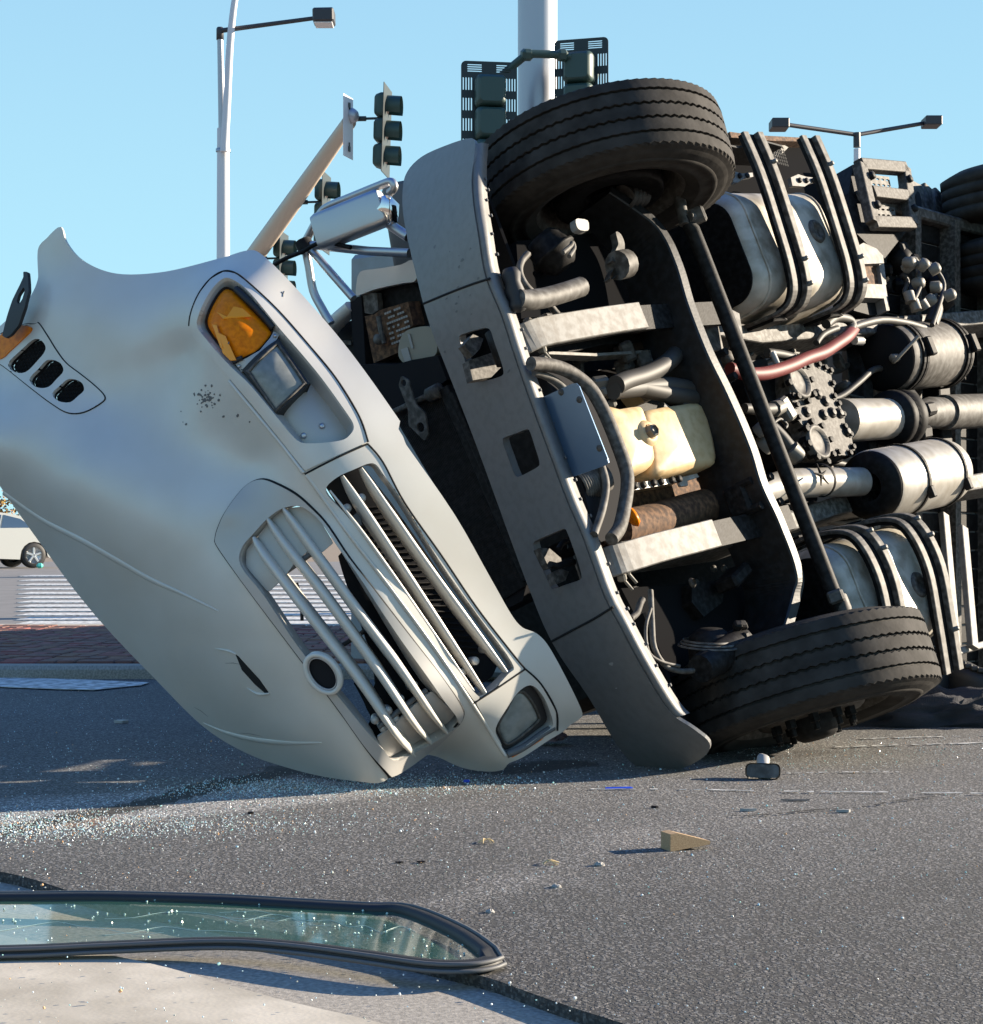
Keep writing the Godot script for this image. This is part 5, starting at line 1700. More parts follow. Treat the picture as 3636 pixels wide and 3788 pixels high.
# ---------- front axle, wheels, steering
func build_axle() -> void:
	var st := sb()
	# forged beam, an I in section, dropping between the kingpins
	var mid: Array = smooth([Vector3(-.086, .944, 0), Vector3(-.009, .867, .01), Vector3(.055, .759, .03), Vector3(.044, .596, .05), Vector3(.005, .42, .06), Vector3(-.016, .225, .07), Vector3(.005, .064, .07), Vector3(.02, -.159, .07), Vector3(.007, -.304, .07), Vector3(.046, -.451, .06), Vector3(.075, -.615, .04), Vector3(.055, -.709, .02), Vector3(-.048, -.828, 0), Vector3(-.15, -.915, 0)], 7)
	var w := 0.027
	var h := 0.124
	var prof := [Vector2(-w, h - 0.006), Vector2(-w + 0.006, h), Vector2(w - 0.006, h), Vector2(w, h - 0.006), Vector2(w, -h), Vector2(-w, -h)]
	for i in mid.size():
		mid[i] += Vector3(0.03, 0, -0.06)
	sweep(st, mid, prof, Vector3(0, 0, 1), [0.75, 0.9, 1.0, 1.0, 1.05, 1.08, 1.05, 1.0, 1.0, 0.9, 0.75])
	part("axle_beam", st, M["axle_black"], truck)
	# pads where the springs sit
	st = sb()
	for q in [[Vector3(.098, .185, .02), 0.26], [Vector3(.079, -.325, .02), 0.26]]:
		box(st, q[0], Vector3(0.17, 0.12, 0.10), Basis(), 0.012)
		for e in [Vector3(-0.07, 0.05, 0.07), Vector3(0.07, 0.05, 0.07), Vector3(-0.07, -0.05, 0.07), Vector3(0.07, -0.05, 0.07)]:
			lathe(st, [Vector2(0.016, -0.05), Vector2(0.016, 0.02), Vector2(0, 0.022)], q[0] + e, Vector3(0, 0, 1), 6, -1)
	part("spring_seat", st, M["greasy_steel"], truck)
	# track rod and its ends
	st = sb()
	tube(st, [Vector3(.19, .786, .13), Vector3(.223, .731, .13), Vector3(.225, .621, .13), Vector3(.22, -.794, .13), Vector3(.21, -.85, .13)], [0.020, 0.030, 0.030, 0.030, 0.022], 14)
	part("track_rod", st, M["greasy_steel"], truck)
	st = sb()
	tube(st, [Vector3(.259, .91, .12), Vector3(.207, .831, .13), Vector3(.183, .753, .13)], [0.03, 0.022, 0.02], 10)
	tube(st, [Vector3(.196, .776, .15), Vector3(.268, .77, .15)], 0.024, 10)
	box(st, Vector3(.236, .776, .15), Vector3(0.05, 0.06, 0.09), Basis(Vector3.UP, 0.5), 0.008)
	tube(st, [Vector3(.241, -.78, .14), Vector3(.224, -.829, .14), Vector3(.245, -.878, .12)], [0.026, 0.035, 0.028], 10)
	box(st, Vector3(.197, -.78, .15), Vector3(0.06, 0.05, 0.06), Basis(Vector3.UP, 0.5), 0.008)
	part("rod_end", st, M["grey_metal"], truck)
	st = sb()
	tube(st, smooth([Vector3(.025, .917, .02), Vector3(.089, .931, .03), Vector3(.194, .932, .03), Vector3(.318, .938, .02), Vector3(.439, .942, 0)], 3), [0.055, 0.045, 0.02, 0.02, 0.03], 12)
	part("steering_arm", st, M["grey_metal"], truck)
	st = sb()
	for i in 4:
		var c: Vector3 = Vector3(.011, .909, .05).lerp(Vector3(.098, .912, .05), i / 3.0)
		lathe(st, [Vector2(0.040, -0.011), Vector2(0.052 - i * 0.004, 0), Vector2(0.040, 0.011)], c, Vector3(0.9, -0.3, 0), 14)
	part("rubber_boot", st, M["hose_rubber"], truck)
	st = sb()
	slab(st, smooth([Vector3(-.173, .759, .06), Vector3(-.147, .749, .06), Vector3(-.146, .711, .06), Vector3(-.177, .67, .06), Vector3(-.215, .647, .06), Vector3(-.264, .644, .06), Vector3(-.217, .686, .06), Vector3(-.185, .712, .06)], 3, true), Vector3(0, 0, -0.03))
	slab(st, smooth([Vector3(-.277, .603, .05), Vector3(-.233, .623, .05), Vector3(-.181, .601, .05), Vector3(-.167, .611, .05), Vector3(-.215, .586, .05), Vector3(-.251, .592, .05), Vector3(-.286, .575, .05), Vector3(-.304, .578, .05)], 2, true), Vector3(0, 0, -0.03))
	tube(st, [Vector3(-.245, .624, .06), Vector3(-.184, .63, .06)], 0.055, 14)
	part("shock_mount", st, M["grey_metal"], truck)
	st = sb()
	slab(st, smooth([Vector3(-.36, .821, .04), Vector3(-.328, .823, .04), Vector3(-.291, .816, .04), Vector3(-.296, .793, .04), Vector3(-.312, .776, .04), Vector3(-.355, .777, .04), Vector3(-.37, .791, .04)], 2, true), Vector3(0, 0, -0.03))
	part("lug_plate", st, M["white_plastic"], truck)
	# brake chamber with its strap
	st = sb()
	lathe(st, [Vector2(0, -0.08), Vector2(0.056, -0.08), Vector2(0.076, -0.05), Vector2(0.080, -0.008), Vector2(0.092, -0.006), Vector2(0.092, 0.006), Vector2(0.080, 0.008), Vector2(0.072, 0.04), Vector2(0.046, 0.066), Vector2(0, 0.07)], Vector3(-.426, .731, -.06), Vector3(0.25, -0.93, 0.25), 24)
	lathe(st, [Vector2(0, -0.08), Vector2(0.064, -0.08), Vector2(0.078, -0.05), Vector2(0.08, 0), Vector2(0.078, 0.04), Vector2(0.046, 0.066), Vector2(0, 0.07)], Vector3(-.405, -.811, -.04), Vector3(0.0, 0.9, 0.4), 24)
	part("brake_chamber", st, M["greasy_steel"], truck)
	st = sb()
	for k in 3:
		lathe(st, [Vector2(0.085 + k * 0.012, 0.0), Vector2(0.085 + k * 0.012, 0.006), Vector2(0.08 + k * 0.012, 0.006)], Vector3(-.472, -.788, 0) - Vector3(0, 0.01 * k, 0), Vector3(0.1, 0.9, 0.4), 28)
	part("brake_ring", st, M["grey_metal"], truck)
	st = sb()
	tube(st, smooth([Vector3(-.607, -.872, .03), Vector3(-.462, -.852, .03), Vector3(-.307, -.822, .03)], 2), [0.05, 0.06, 0.05], 12)
	for i in 7:
		box(st, Vector3(-.339, -.816, .05) + Vector3(rng.randf_range(-0.04, 0.04), rng.randf_range(-0.05, 0.05), rng.randf_range(0, 0.03)), Vector3(0.03, 0.035, 0.03), Basis(Vector3.ONE.normalized(), rng.randf() * 3.0), 0.006)
	part("slack_adjuster", st, M["greasy_steel"], truck)
	st = sb()
	tube(st, smooth([Vector3(-.658, .706, 0), Vector3(-.71, .677, 0), Vector3(-.742, .638, 0), Vector3(-.736, .589, 0), Vector3(-.696, .543, 0), Vector3(-.652, .516, 0), Vector3(-.619, .47, 0)], 4), 0.013, 8)
	tube(st, smooth([Vector3(-.526, .685, .05), Vector3(-.466, .71, .05), Vector3(-.448, .723, .05), Vector3(-.453, .7, .05), Vector3(-.497, .67, .05)], 4), 0.009, 8)
	part("brake_hose", st, M["grey_metal"], truck)
	st = sb()
	tube(st, smooth([Vector3(-.676, -.563, 0), Vector3(-.731, -.668, 0), Vector3(-.771, -.756, 0), Vector3(-.744, -.827, 0), Vector3(-.656, -.863, 0), Vector3(-.534, -.873, 0)], 4), 0.010, 8)
	tube(st, smooth([Vector3(-.724, -.625, .01), Vector3(-.788, -.681, .01), Vector3(-.823, -.759, .01), Vector3(-.783, -.803, .01), Vector3(-.687, -.841, .01)], 4), 0.006, 8)
	part("brake_hose", st, M["grey_metal"], truck)
	make_wheel(Vector3(-0.02, 1.035, 0), 1.0, 0.06)
	make_wheel(Vector3(0.0, -1.037, 0.0), -1.0, 0.06)

# tyre of five ribs with saw-edged grooves; outward is +1 up or -1 down the lorry's width
func make_wheel(at: Vector3, outward: float, steer: float) -> void:
	var wheel := Node3D.new()
	wheel.name = "wheel"
	truck.add_child(wheel, true)
	wheel.position = at
	wheel.rotation.z = -0.155
	wheel.rotation.x = 0.02 * outward
	var R := 0.49
	var H := 0.14
	# radius, across, saw
	var prof: Array = [[0.285, -H * 0.86, 0], [0.300, -H * 1.0, 0], [0.335, -H * 1.08, 0], [0.338, -H * 1.10, 0], [0.352, -H * 1.11, 0], [0.355, -H * 1.09, 0], [0.385, -H * 1.12, 0], [0.389, -H * 1.135, 0], [0.405, -H * 1.12, 0], [0.409, -H * 1.09, 0], [0.435, -H * 1.05, 0], [0.440, -H * 1.04, 0], [0.455, -H * 0.99, 0], [R - 0.016, -H * 0.95, 0], [R - 0.004, -H * 0.90, 1]]
	for g in [-0.60, -0.20, 0.20, 0.60]:
		var sawn := 1.0 if absf(g) < 0.4 else 0.45
		prof.append([R + 0.002, (g * H) - 0.0058, sawn])
		prof.append([R - 0.013, (g * H) - 0.0045, sawn])
		prof.append([R - 0.013, (g * H) + 0.0045, sawn])
		prof.append([R + 0.002, (g * H) + 0.0058, sawn])
	var head: Array = prof.slice(0, 15)
	for i in range(14, -1, -1):
		prof.append([head[i][0], -head[i][1], head[i][2]])
	var n := 168
	var st := sb()
	for j in n:
		var rings: Array = []
		for e in 2:
			var k := (j + e) % n
			var t := TAU * k / n
			var row: Array = []
			for p in prof:
				var z: float = p[1]
				if p[2] > 0:
					z += (0.0032 if k % 2 == 0 else -0.0032) * p[2]
				row.append(Vector3(cos(t) * p[0], z, sin(t) * p[0]))
			rings.append(row)
		for i in prof.size() - 1:
			st.set_smooth_group(-1 if i > 12 and i < 32 and (i - 14) % 4 != 0 else i / 3)
			if i > 12 and i < 32 and (i - 14) % 4 == 0:
				st.set_smooth_group(20 + i)
			quad(st, rings[0][i], rings[0][i + 1], rings[1][i + 1], rings[1][i])
	part("tyre", st, M["tyre_rubber"], wheel)
	# fine sipes across the middle ribs
	st = sb()
	for j in 60:
		var t := TAU * (j + 0.3) / 60.0
		for g in [0.0, 0.4, -0.4]:
			var a := Vector3(cos(t) * (R + 0.001), (g - 0.13) * H, sin(t) * (R + 0.001))
			var t2 := t + 0.035
			var b := Vector3(cos(t2) * (R + 0.001), (g + 0.13) * H, sin(t2) * (R + 0.001))
			tube(st, [a, b], 0.0009, 4, false)
	stuff("sipes", st, M["gap"], wheel)
	# disc: dished on the outer side, open drum on the inner
	var ax := Vector3(0, outward, 0)
	st = sb()
	lathe(st, [Vector2(0.290, H * 0.92), Vector2(0.282, H * 0.86), Vector2(0.268, H * 0.6), Vector2(0.262, 0.0), Vector2(0.262, -H * 0.6), Vector2(0.283, -H * 0.88), Vector2(0.292, -H * 0.92)], Vector3.ZERO, ax, 40)
	lathe(st, [Vector2(0.262, 0.02), Vector2(0.235, 0.06), Vector2(0.20, 0.125), Vector2(0.185, 0.135), Vector2(0.09, 0.135), Vector2(0.09, 0.02)], Vector3.ZERO, ax, 40)
	part("rim", st, M["dusty_steel"], wheel)
	st = sb()
	lathe(st, [Vector2(0.21, -0.12), Vector2(0.215, -0.10), Vector2(0.215, 0.05), Vector2(0.1, 0.07), Vector2(0.1, -0.10), Vector2(0.2, -0.12), Vector2(0.21, -0.12)], Vector3.ZERO, ax, 36)
	part("brake_drum", st, M["black_steel"], wheel)
	st = sb()
	lathe(st, [Vector2(0.09, 0.0), Vector2(0.09, 0.16), Vector2(0.075, 0.20), Vector2(0.06, 0.21), Vector2(0, 0.215)], Vector3.ZERO, ax, 24)
	part("hub", st, M["greasy_steel"], wheel)
	for j in 10:
		var t := TAU * j / 10.0
		st = sb()
		lathe(st, [Vector2(0.021, 0.13), Vector2(0.021, 0.165), Vector2(0.012, 0.168), Vector2(0.012, 0.195), Vector2(0, 0.196)], Vector3(cos(t) * 0.145, 0, sin(t) * 0.145), ax, 6, -1)
		part("wheel_nut", st, M["greasy_steel"], wheel)

# ---------- springs, rails, engine, gearbox, pipes
func rail(called: String, pts: Array, wa: float, wd: float, m: String) -> void:
	var st := sb()
	sweep(st, pts, rounded(wa, wd, minf(wa, wd) * 0.12, 2), Vector3(0, 0, 1))
	part(called, st, M[m], truck)

func build_chassis() -> void:
	var st: SurfaceTool
	# main rails behind everything
	rail("frame_rail", [Vector3(-.611, .464, -.16), Vector3(.158, .455, -.18), Vector3(.819, .368, -.22), Vector3(1.861, .361, -.22), Vector3(3.868, .349, -.22)], 0.075, 0.22, "rail_steel")
	rail("frame_rail", [Vector3(-.673, -.401, -.16), Vector3(.23, -.439, -.22), Vector3(.891, -.405, -.22), Vector3(1.51, -.423, -.22), Vector3(2.313, -.449, -.22), Vector3(3.359, -.494, -.22)], 0.075, 0.22, "rail_steel")
	rail("inner_rail", [Vector3(-.612, .379, -.2), Vector3(-.251, .41, -.2), Vector3(.512, .409, -.22)], 0.05, 0.16, "black_steel")
	rail("inner_rail", [Vector3(-.647, .358, -.1), Vector3(-.355, .341, -.12), Vector3(-.061, .335, -.12), Vector3(.355, .332, -.14)], 0.012, 0.05, "spring_steel")
	# leaf springs
	for s in [[[Vector3(-.908, .38, 0), Vector3(-.885, .379, .03), Vector3(-.815, .39, .05), Vector3(-.629, .4, .06), Vector3(-.404, .413, .06), Vector3(-.211, .421, .06)], "leaf_spring"], [[Vector3(-.874, -.437, 0), Vector3(-.861, -.438, .03), Vector3(-.803, -.439, .05), Vector3(-.628, -.434, .06), Vector3(-.434, -.432, .06), Vector3(-.272, -.43, .06)], "leaf_spring"]]:
		st = sb()
		sweep(st, smooth(s[0], 3), [Vector2(-0.052, 0.006), Vector2(-0.049, 0.01), Vector2(0.049, 0.01), Vector2(0.052, 0.006), Vector2(0.052, -0.01), Vector2(-0.052, -0.01)], Vector3(0, 0, 1))
		var o := part(s[1], st, M["spring_steel"], truck)
		var lower: Array = []
		for p in s[0]:
			lower.append(p + Vector3(0.03, 0.0, -0.028))
		lower.append(lower[-1] + Vector3(0.55, 0, -0.01))
		st = sb()
		sweep(st, smooth(lower, 3), [Vector2(-0.048, 0.01), Vector2(0.048, 0.01), Vector2(0.048, -0.012), Vector2(-0.048, -0.012)], Vector3(0, 0, 1))
		part("leaf", st, M["greasy_steel"], o)
		st = sb()
		lathe(st, [Vector2(0, -0.06), Vector2(0.045, -0.06), Vector2(0.045, 0.06), Vector2(0, 0.06)], s[0][0] + Vector3(-0.03, 0, -0.03), Vector3(0, 1, 0), 18)
		part("spring_eye", st, M["greasy_steel"], o)
	st = sb()
	for p in [Vector3(-.816, .336, .03), Vector3(-.818, .297, .02), Vector3(-.825, .441, .02), Vector3(-.808, -.48, .03), Vector3(-.83, -.498, .02), Vector3(-.787, -.435, .02)]:
		box(st, p, Vector3(0.025, 0.03, 0.03), Basis(Vector3.ONE.normalized(), 0.6), 0.006)
		tube(st, [p, p + Vector3(0.03, -0.05, 0.0)], 0.006, 6)
	part("spring_shackle", st, M["bolt_steel"], truck)
	# bent pipe ahead of the axle
	st = sb()
	tube(st, smooth([Vector3(-.94, .496, .1), Vector3(-.902, .49, .1), Vector3(-.837, .492, .1), Vector3(-.777, .497, .1), Vector3(-.666, .513, .1), Vector3(-.567, .53, .1)], 4), 0.036, 16)
	var pp := part("air_pipe", st, M["grey_metal"], truck)
	st = sb()
	lathe(st, [Vector2(0, -0.075), Vector2(0.026, -0.07), Vector2(0.033, -0.05), Vector2(0.026, -0.03), Vector2(0.034, 0.0), Vector2(0.027, 0.03), Vector2(0.034, 0.06), Vector2(0.024, 0.08), Vector2(0, 0.08)], Vector3(-.926, .529, .09), Vector3(0.1, 1, 0.1), 16)
	part("pipe_sleeve", st, M["black_rubber"], truck)
	# hoop tubes in front of the engine
	st = sb()
	tube(st, smooth([Vector3(-1.009, .259, .11), Vector3(-.913, .247, .11), Vector3(-.825, .218, .11), Vector3(-.751, .16, .11), Vector3(-.721, .087, .11), Vector3(-.71, -.02, .11), Vector3(-.713, -.148, .11), Vector3(-.743, -.214, .11), Vector3(-.805, -.287, .11), Vector3(-.867, -.347, .11), Vector3(-.93, -.378, .11)], 4), 0.024, 12)
	part("radiator_hoop", st, M["dusty_steel"], truck)
	st = sb()
	tube(st, smooth([Vector3(-.97, .238, .08), Vector3(-.898, .212, .08), Vector3(-.85, .174, .08), Vector3(-.823, .096, .08), Vector3(-.802, -.022, .08), Vector3(-.8, -.127, .08), Vector3(-.817, -.194, .08), Vector3(-.884, -.272, .08), Vector3(-.971, -.345, .08)], 4), 0.014, 10)
	part("coolant_pipe", st, M["grey_metal"], truck)
	st = sb()
	slab(st, smooth([Vector3(-.882, .269, .04), Vector3(-.736, .23, .04), Vector3(-.664, .165, .04), Vector3(-.637, .085, .04), Vector3(-.642, -.129, .04), Vector3(-.688, -.223, .04), Vector3(-.836, -.349, .04), Vector3(-.91, -.339, .04), Vector3(-.864, -.058, .04), Vector3(-.856, .174, .04)], 3, true), Vector3(0, 0, -0.05))
	part("fan_cowl", st, M["black_plastic"], truck)
	st = sb()
	lathe(st, [Vector2(0.02, 0), Vector2(0.05, 0.01), Vector2(0.055, 0.05), Vector2(0.05, 0.09), Vector2(0.0, 0.1)], Vector3(-.823, -.159, 0), Vector3(0.9, 0.1, 0.4), 18)
	for k in 6:
		lathe(st, [Vector2(0.056, 0.0), Vector2(0.062, 0.006), Vector2(0.056, 0.012)], Vector3(-.865, -.161, 0) + Vector3(0.018, 0.0, 0.004) * k * 0.6, Vector3(0.9, 0.1, 0.4), 18)
	part("filter_cap", st, M["grey_metal"], truck)
	# engine block and sump
	st = sb()
	box(st, Vector3(0.25, 0.02, -0.42), Vector3(1.5, 0.62, 0.42), Basis(), 0.04)
	part("engine_block", st, M["black_steel"], truck)
	st = sb()
	var s0: Vector3 = Vector3(-.556, -.013, -.02)
	var s1: Vector3 = Vector3(-.253, -.002, -.02)
	sump(st, [Vector3(-.606, .087, .05), Vector3(-.525, .089, .05), Vector3(-.419, .09, .05), Vector3(-.386, .072, .05), Vector3(-.394, -.013, .05), Vector3(-.418, -.102, .05), Vector3(-.441, -.13, .05), Vector3(-.486, -.15, .05), Vector3(-.593, -.153, .05), Vector3(-.624, -.14, .05)], -0.2, 0.03)
	sump(st, [Vector3(-.361, .057, .02), Vector3(-.268, .08, .02), Vector3(-.113, .083, .02), Vector3(.04, .074, .02), Vector3(.042, .009, .02), Vector3(.009, -.116, .02), Vector3(-.018, -.158, .02), Vector3(-.054, -.173, .02), Vector3(-.252, -.173, .02), Vector3(-.419, -.167, .02), Vector3(-.406, -.098, .02)], -0.2, 0.03)
	var pan := part("oil_sump", st, M["tan_paint"], truck)
	st = sb()
	lathe(st, [Vector2(0.05, 0.0), Vector2(0.04, 0.012), Vector2(0.03, 0.014)], Vector3(-.428, -.022, .05), Vector3(0, 0, 1), 20)
	part("plug_boss", st, M["tan_paint"], pan)
	st = sb()
	lathe(st, [Vector2(0.024, 0.0), Vector2(0.024, 0.03), Vector2(0.018, 0.036), Vector2(0.018, 0.026), Vector2(0, 0.026)], Vector3(-.433, -.023, .055), Vector3(0, 0, 1), 6, -1)
	part("drain_plug", st, M["bolt_steel"], pan)
	st = sb()
	slab(st, [Vector3(-.533, -.174, -.03), Vector3(-.4, -.177, -.03), Vector3(-.224, -.185, -.03), Vector3(-.108, -.182, -.03), Vector3(-.101, -.196, -.03), Vector3(-.183, -.202, -.03), Vector3(-.189, -.22, -.03), Vector3(-.234, -.218, -.03), Vector3(-.238, -.199, -.03), Vector3(-.375, -.201, -.03), Vector3(-.544, -.199, -.03)], Vector3(0, 0, -0.012))
	part("sump_flange", st, M["muffler_steel"], pan)
	for p in [Vector3(-.51, -.186, -.03), Vector3(-.46, -.188, -.03), Vector3(-.397, -.188, -.03), Vector3(-.35, -.189, -.03), Vector3(-.283, -.19, -.03), Vector3(-.238, -.191, -.03)]:
		st = sb()
		lathe(st, [Vector2(0.013, 0), Vector2(0.013, 0.012), Vector2(0, 0.013)], p, Vector3(0, 0, 1), 8)
		part("bolt", st, M["greasy_steel"], pan)
	# brown bell housing and the pipe under it
	st = sb()
	slab(st, [Vector3(-.276, -.101, -.2), Vector3(.054, -.138, -.2), Vector3(.325, -.128, -.2), Vector3(.39, -.169, -.2), Vector3(.29, -.304, -.2), Vector3(.1, -.339, -.2), Vector3(-.364, -.315, -.2), Vector3(-.367, -.203, -.2)], Vector3(0, 0, -0.2))
	part("block_side", st, M["rust"], truck)
	st = sb()
	tube(st, smooth([Vector3(-.563, -.309, -.13), Vector3(-.338, -.309, -.13), Vector3(-.056, -.294, -.13), Vector3(.204, -.284, -.13), Vector3(.355, -.283, -.13)], 4), [0.07, 0.07, 0.066, 0.064], 20)
	part("exhaust_pipe", st, M["rust"], truck)
	st = sb()
	tube(st, smooth([Vector3(.339, -.285, -.12), Vector3(.466, -.283, -.1), Vector3(.594, -.284, -.08), Vector3(.993, -.346, -.02)], 4), [0.064, 0.06, 0.06], 20)
	part("exhaust_pipe", st, M["muffler_steel"], truck)
	st = sb()
	lathe(st, [Vector2(0.0, 0), Vector2(0.03, 0), Vector2(0.04, 0.012), Vector2(0.03, 0.024), Vector2(0, 0.024)], Vector3(-.643, -.302, 0), Vector3(0.7, 0.2, 0.6), 16)
	part("orange_cap", st, M["amber_lens"], truck)
	# belts and pulley clutter round the sump
	st = sb()
	for p in [Vector3(-.452, .214, -.05), Vector3(-.441, .192, -.05), Vector3(-.428, .166, -.05), Vector3(-.462, .181, -.05), Vector3(-.433, .132, -.05), Vector3(-.421, .203, -.05)]:
		box(st, p, Vector3(0.045, 0.04, 0.05) * rng.randf_range(0.6, 1.2), Basis(Vector3(1, 2, 1).normalized(), rng.randf() * 2.0), 0.008)
	part("fitting", st, M["bolt_steel"], truck)
	st = sb()
	tube(st, smooth([Vector3(-.463, .179, .02), Vector3(-.399, .19, .02), Vector3(-.294, .201, .02), Vector3(-.181, .222, .02), Vector3(-.068, .256, .02), Vector3(.124, .32, -.05)], 4), [0.036, 0.034, 0.034], 14)
	tube(st, smooth([Vector3(-.465, .166, 0), Vector3(-.369, .165, 0), Vector3(-.271, .164, 0), Vector3(-.122, .159, 0), Vector3(.037, .128, 0)], 4), 0.034, 12)
	tube(st, smooth([Vector3(-.309, .167, 0), Vector3(-.23, .148, 0), Vector3(-.095, .119, 0), Vector3(.048, .095, 0)], 4), 0.034, 12)
	tube(st, smooth([Vector3(-.204, .087, -.01), Vector3(-.145, .051, -.01), Vector3(-.061, .018, -.01), Vector3(.054, -.002, -.01)], 4), 0.02, 10)
	tube(st, smooth([Vector3(-.083, .084, -.01), Vector3(-.007, .071, -.01), Vector3(.055, .033, -.01)], 4), 0.02, 10)
	part("coolant_hose", st, M["hose_rubber"], truck)
	st = sb()
	slab(st, [Vector3(-.169, .256, -.1), Vector3(-.121, .269, -.1), Vector3(-.1, .252, -.1), Vector3(-.07, .217, -.1), Vector3(-.044, .157, -.1), Vector3(-.158, .14, -.1), Vector3(-.184, .18, -.1)], Vector3(0, 0, -0.08))
	slab(st, [Vector3(.07, .256, -.1), Vector3(.123, .256, -.1), Vector3(.163, .233, -.1), Vector3(.206, .197, -.1), Vector3(.094, .208, -.1)], Vector3(0, 0, -0.08))
	part("engine_casting", st, M["tan_paint"], truck)
	st = sb()
	for i in 16:
		var p: Vector3 = Vector3(.041, .29, -.14) + Vector3(rng.randf_range(-0.25, 0.4), rng.randf_range(-0.06, 0.1), rng.randf_range(-0.08, 0.05))
		box(st, p, Vector3(rng.randf_range(0.03, 0.10), rng.randf_range(0.03, 0.08), 0.06), Basis(Vector3(1, 1, 2).normalized(), rng.randf() * 3.0), 0.01)
	stuff("engine_fittings", st, M["dusty_steel"], truck)
	harness()
	build_gearbox()
	# red hose sagging over the rail
	st = sb()
	tube(st, smooth([Vector3(.321, .197, 0), Vector3(.371, .183, 0), Vector3(.433, .168, 0), Vector3(.525, .162, 0), Vector3(.626, .166, 0), Vector3(.763, .181, 0), Vector3(.909, .205, 0), Vector3(1.055, .222, 0), Vector3(1.185, .252, 0), Vector3(1.306, .283, 0), Vector3(1.483, .335, -.05)], 4), 0.028, 12)
	part("air_hose", st, M["red_hose"], truck)
	st = sb()
	tube(st, smooth([Vector3(1.209, .354, -.02), Vector3(1.311, .38, -.02), Vector3(1.412, .364, -.02), Vector3(1.406, .325, -.02), Vector3(1.26, .271, -.02), Vector3(1.191, .253, -.02)], 4), 0.022, 10)
	tube(st, smooth([Vector3(1.034, .268, 0), Vector3(1.111, .301, 0), Vector3(1.206, .319, 0), Vector3(1.252, .324, 0)], 4), 0.014, 8)
	tube(st, smooth([Vector3(1.432, .332, -.02), Vector3(1.682, .351, -.02), Vector3(1.896, .329, -.02), Vector3(2.058, .293, -.02)], 4), 0.018, 8)
	tube(st, smooth([Vector3(.717, .264, -.05), Vector3(.81, .251, -.05), Vector3(.9, .231, -.05)], 3), 0.02, 8)
	part("brake_line", st, M["hose_rubber"], truck)
	st = sb()
	tube(st, [Vector3(.705, .255, -.02), Vector3(.707, .194, -.02)], 0.013, 8)
	tube(st, [Vector3(1.543, .295, -.1), Vector3(1.604, .288, -.1)], 0.02, 8)
	part("rod", st, M["white_plastic"], truck)
	# air tank with two straps
	var t0: Vector3 = Vector3(1.808, .21, -.14)
	var t1: Vector3 = Vector3(2.433, .198, -.14)
	var axis := (t1 - t0)
	var L := axis.length()
	var r := 0.158
	st = sb()
	lathe(st, [Vector2(r * 0.97, 0.015), Vector2(r, 0.03), Vector2(r, L - 0.03), Vector2(r * 0.85, L + 0.015), Vector2(r * 0.5, L + 0.04), Vector2(0, L + 0.05)], t0, axis, 36)
	var at := part("air_tank", st, M["grey_metal"], truck)
	st = sb()
	lathe(st, [Vector2(0, -0.05), Vector2(r * 0.5, -0.04), Vector2(r * 0.85, -0.015), Vector2(r * 0.97, 0.015), Vector2(r * 0.98, 0.03)], t0, axis, 36)
	part("end_plate", st, M["shield"], at)
	for f in [0.16, 0.86]:
		st = sb()
		for k in [-0.016, 0.016]:
			lathe(st, [Vector2(r + 0.002, k - 0.009), Vector2(r + 0.012, k - 0.009), Vector2(r + 0.012, k + 0.009), Vector2(r + 0.002, k + 0.009)], t0 + axis * f, axis, 36, -1)
		box(st, t0 + axis * f + Vector3(0.03, -0.02, r + 0.015), Vector3(0.05, 0.09, 0.03), Basis(), 0.006)
		part("strap", st, M["black_steel"], at)
	st = sb()
	tube(st, smooth([t0 + Vector3(-0.04, -0.03, 0.08), t0 + Vector3(-0.1, -0.05, 0.1), t0 + Vector3(0.0, 0.02, 0.2)], 4), 0.008, 8)
	lathe(st, [Vector2(0.02, 0), Vector2(0.02, 0.05), Vector2(0.012, 0.06), Vector2(0, 0.06)], t0 + Vector3(-0.02, -0.03, 0.08), -axis, 8)
	part("drain_valve", st, M["bolt_steel"], at)
	# propeller shaft
	st = sb()
	tube(st, [Vector3(1.237, -.045, -.14), Vector3(1.639, -.073, -.14)], [0.095, 0.092], 24)
	part("propeller_shaft", st, M["muffler_steel"], truck)
	st = sb()
	lathe(st, [Vector2(0.09, 0.0), Vector2(0.125, 0.02), Vector2(0.13, 0.06), Vector2(0.118, 0.07), Vector2(0.118, 0.09), Vector2(0.128, 0.1), Vector2(0.128, 0.15), Vector2(0.1, 0.2), Vector2(0.07, 0.24), Vector2(0, 0.24)], Vector3(1.624, -.072, -.14), Vector3(1.906, -.089, -.14) - Vector3(1.624, -.072, -.14), 28)
	for i in 5:
		var a := TAU * i / 5.0
		box(st, Vector3(1.846, -.084, -.14) + Vector3(0, sin(a) * 0.09, cos(a) * 0.09), Vector3(0.09, 0.06, 0.06), Basis(Vector3(1, 0, 0), a), 0.012)
	part("centre_bearing", st, M["black_steel"], truck)
	st = sb()
	tube(st, [Vector3(1.899, -.078, -.14), Vector3(2.042, -.079, -.14), Vector3(2.167, -.087, -.14)], [0.055, 0.075, 0.07], 20)
	tube(st, [Vector3(2.167, -.087, -.14), Vector3(2.765, -.126, -.14)], [0.083, 0.083], 24)
	part("propeller_shaft", st, M["grey_metal"], truck)
	# silencer with bands
	t0 = Vector3(1.025, -.376, 0)
	t1 = Vector3(1.671, -.383, 0)
	axis = t1 - t0
	L = axis.length()
	r = 0.150
	st = sb()
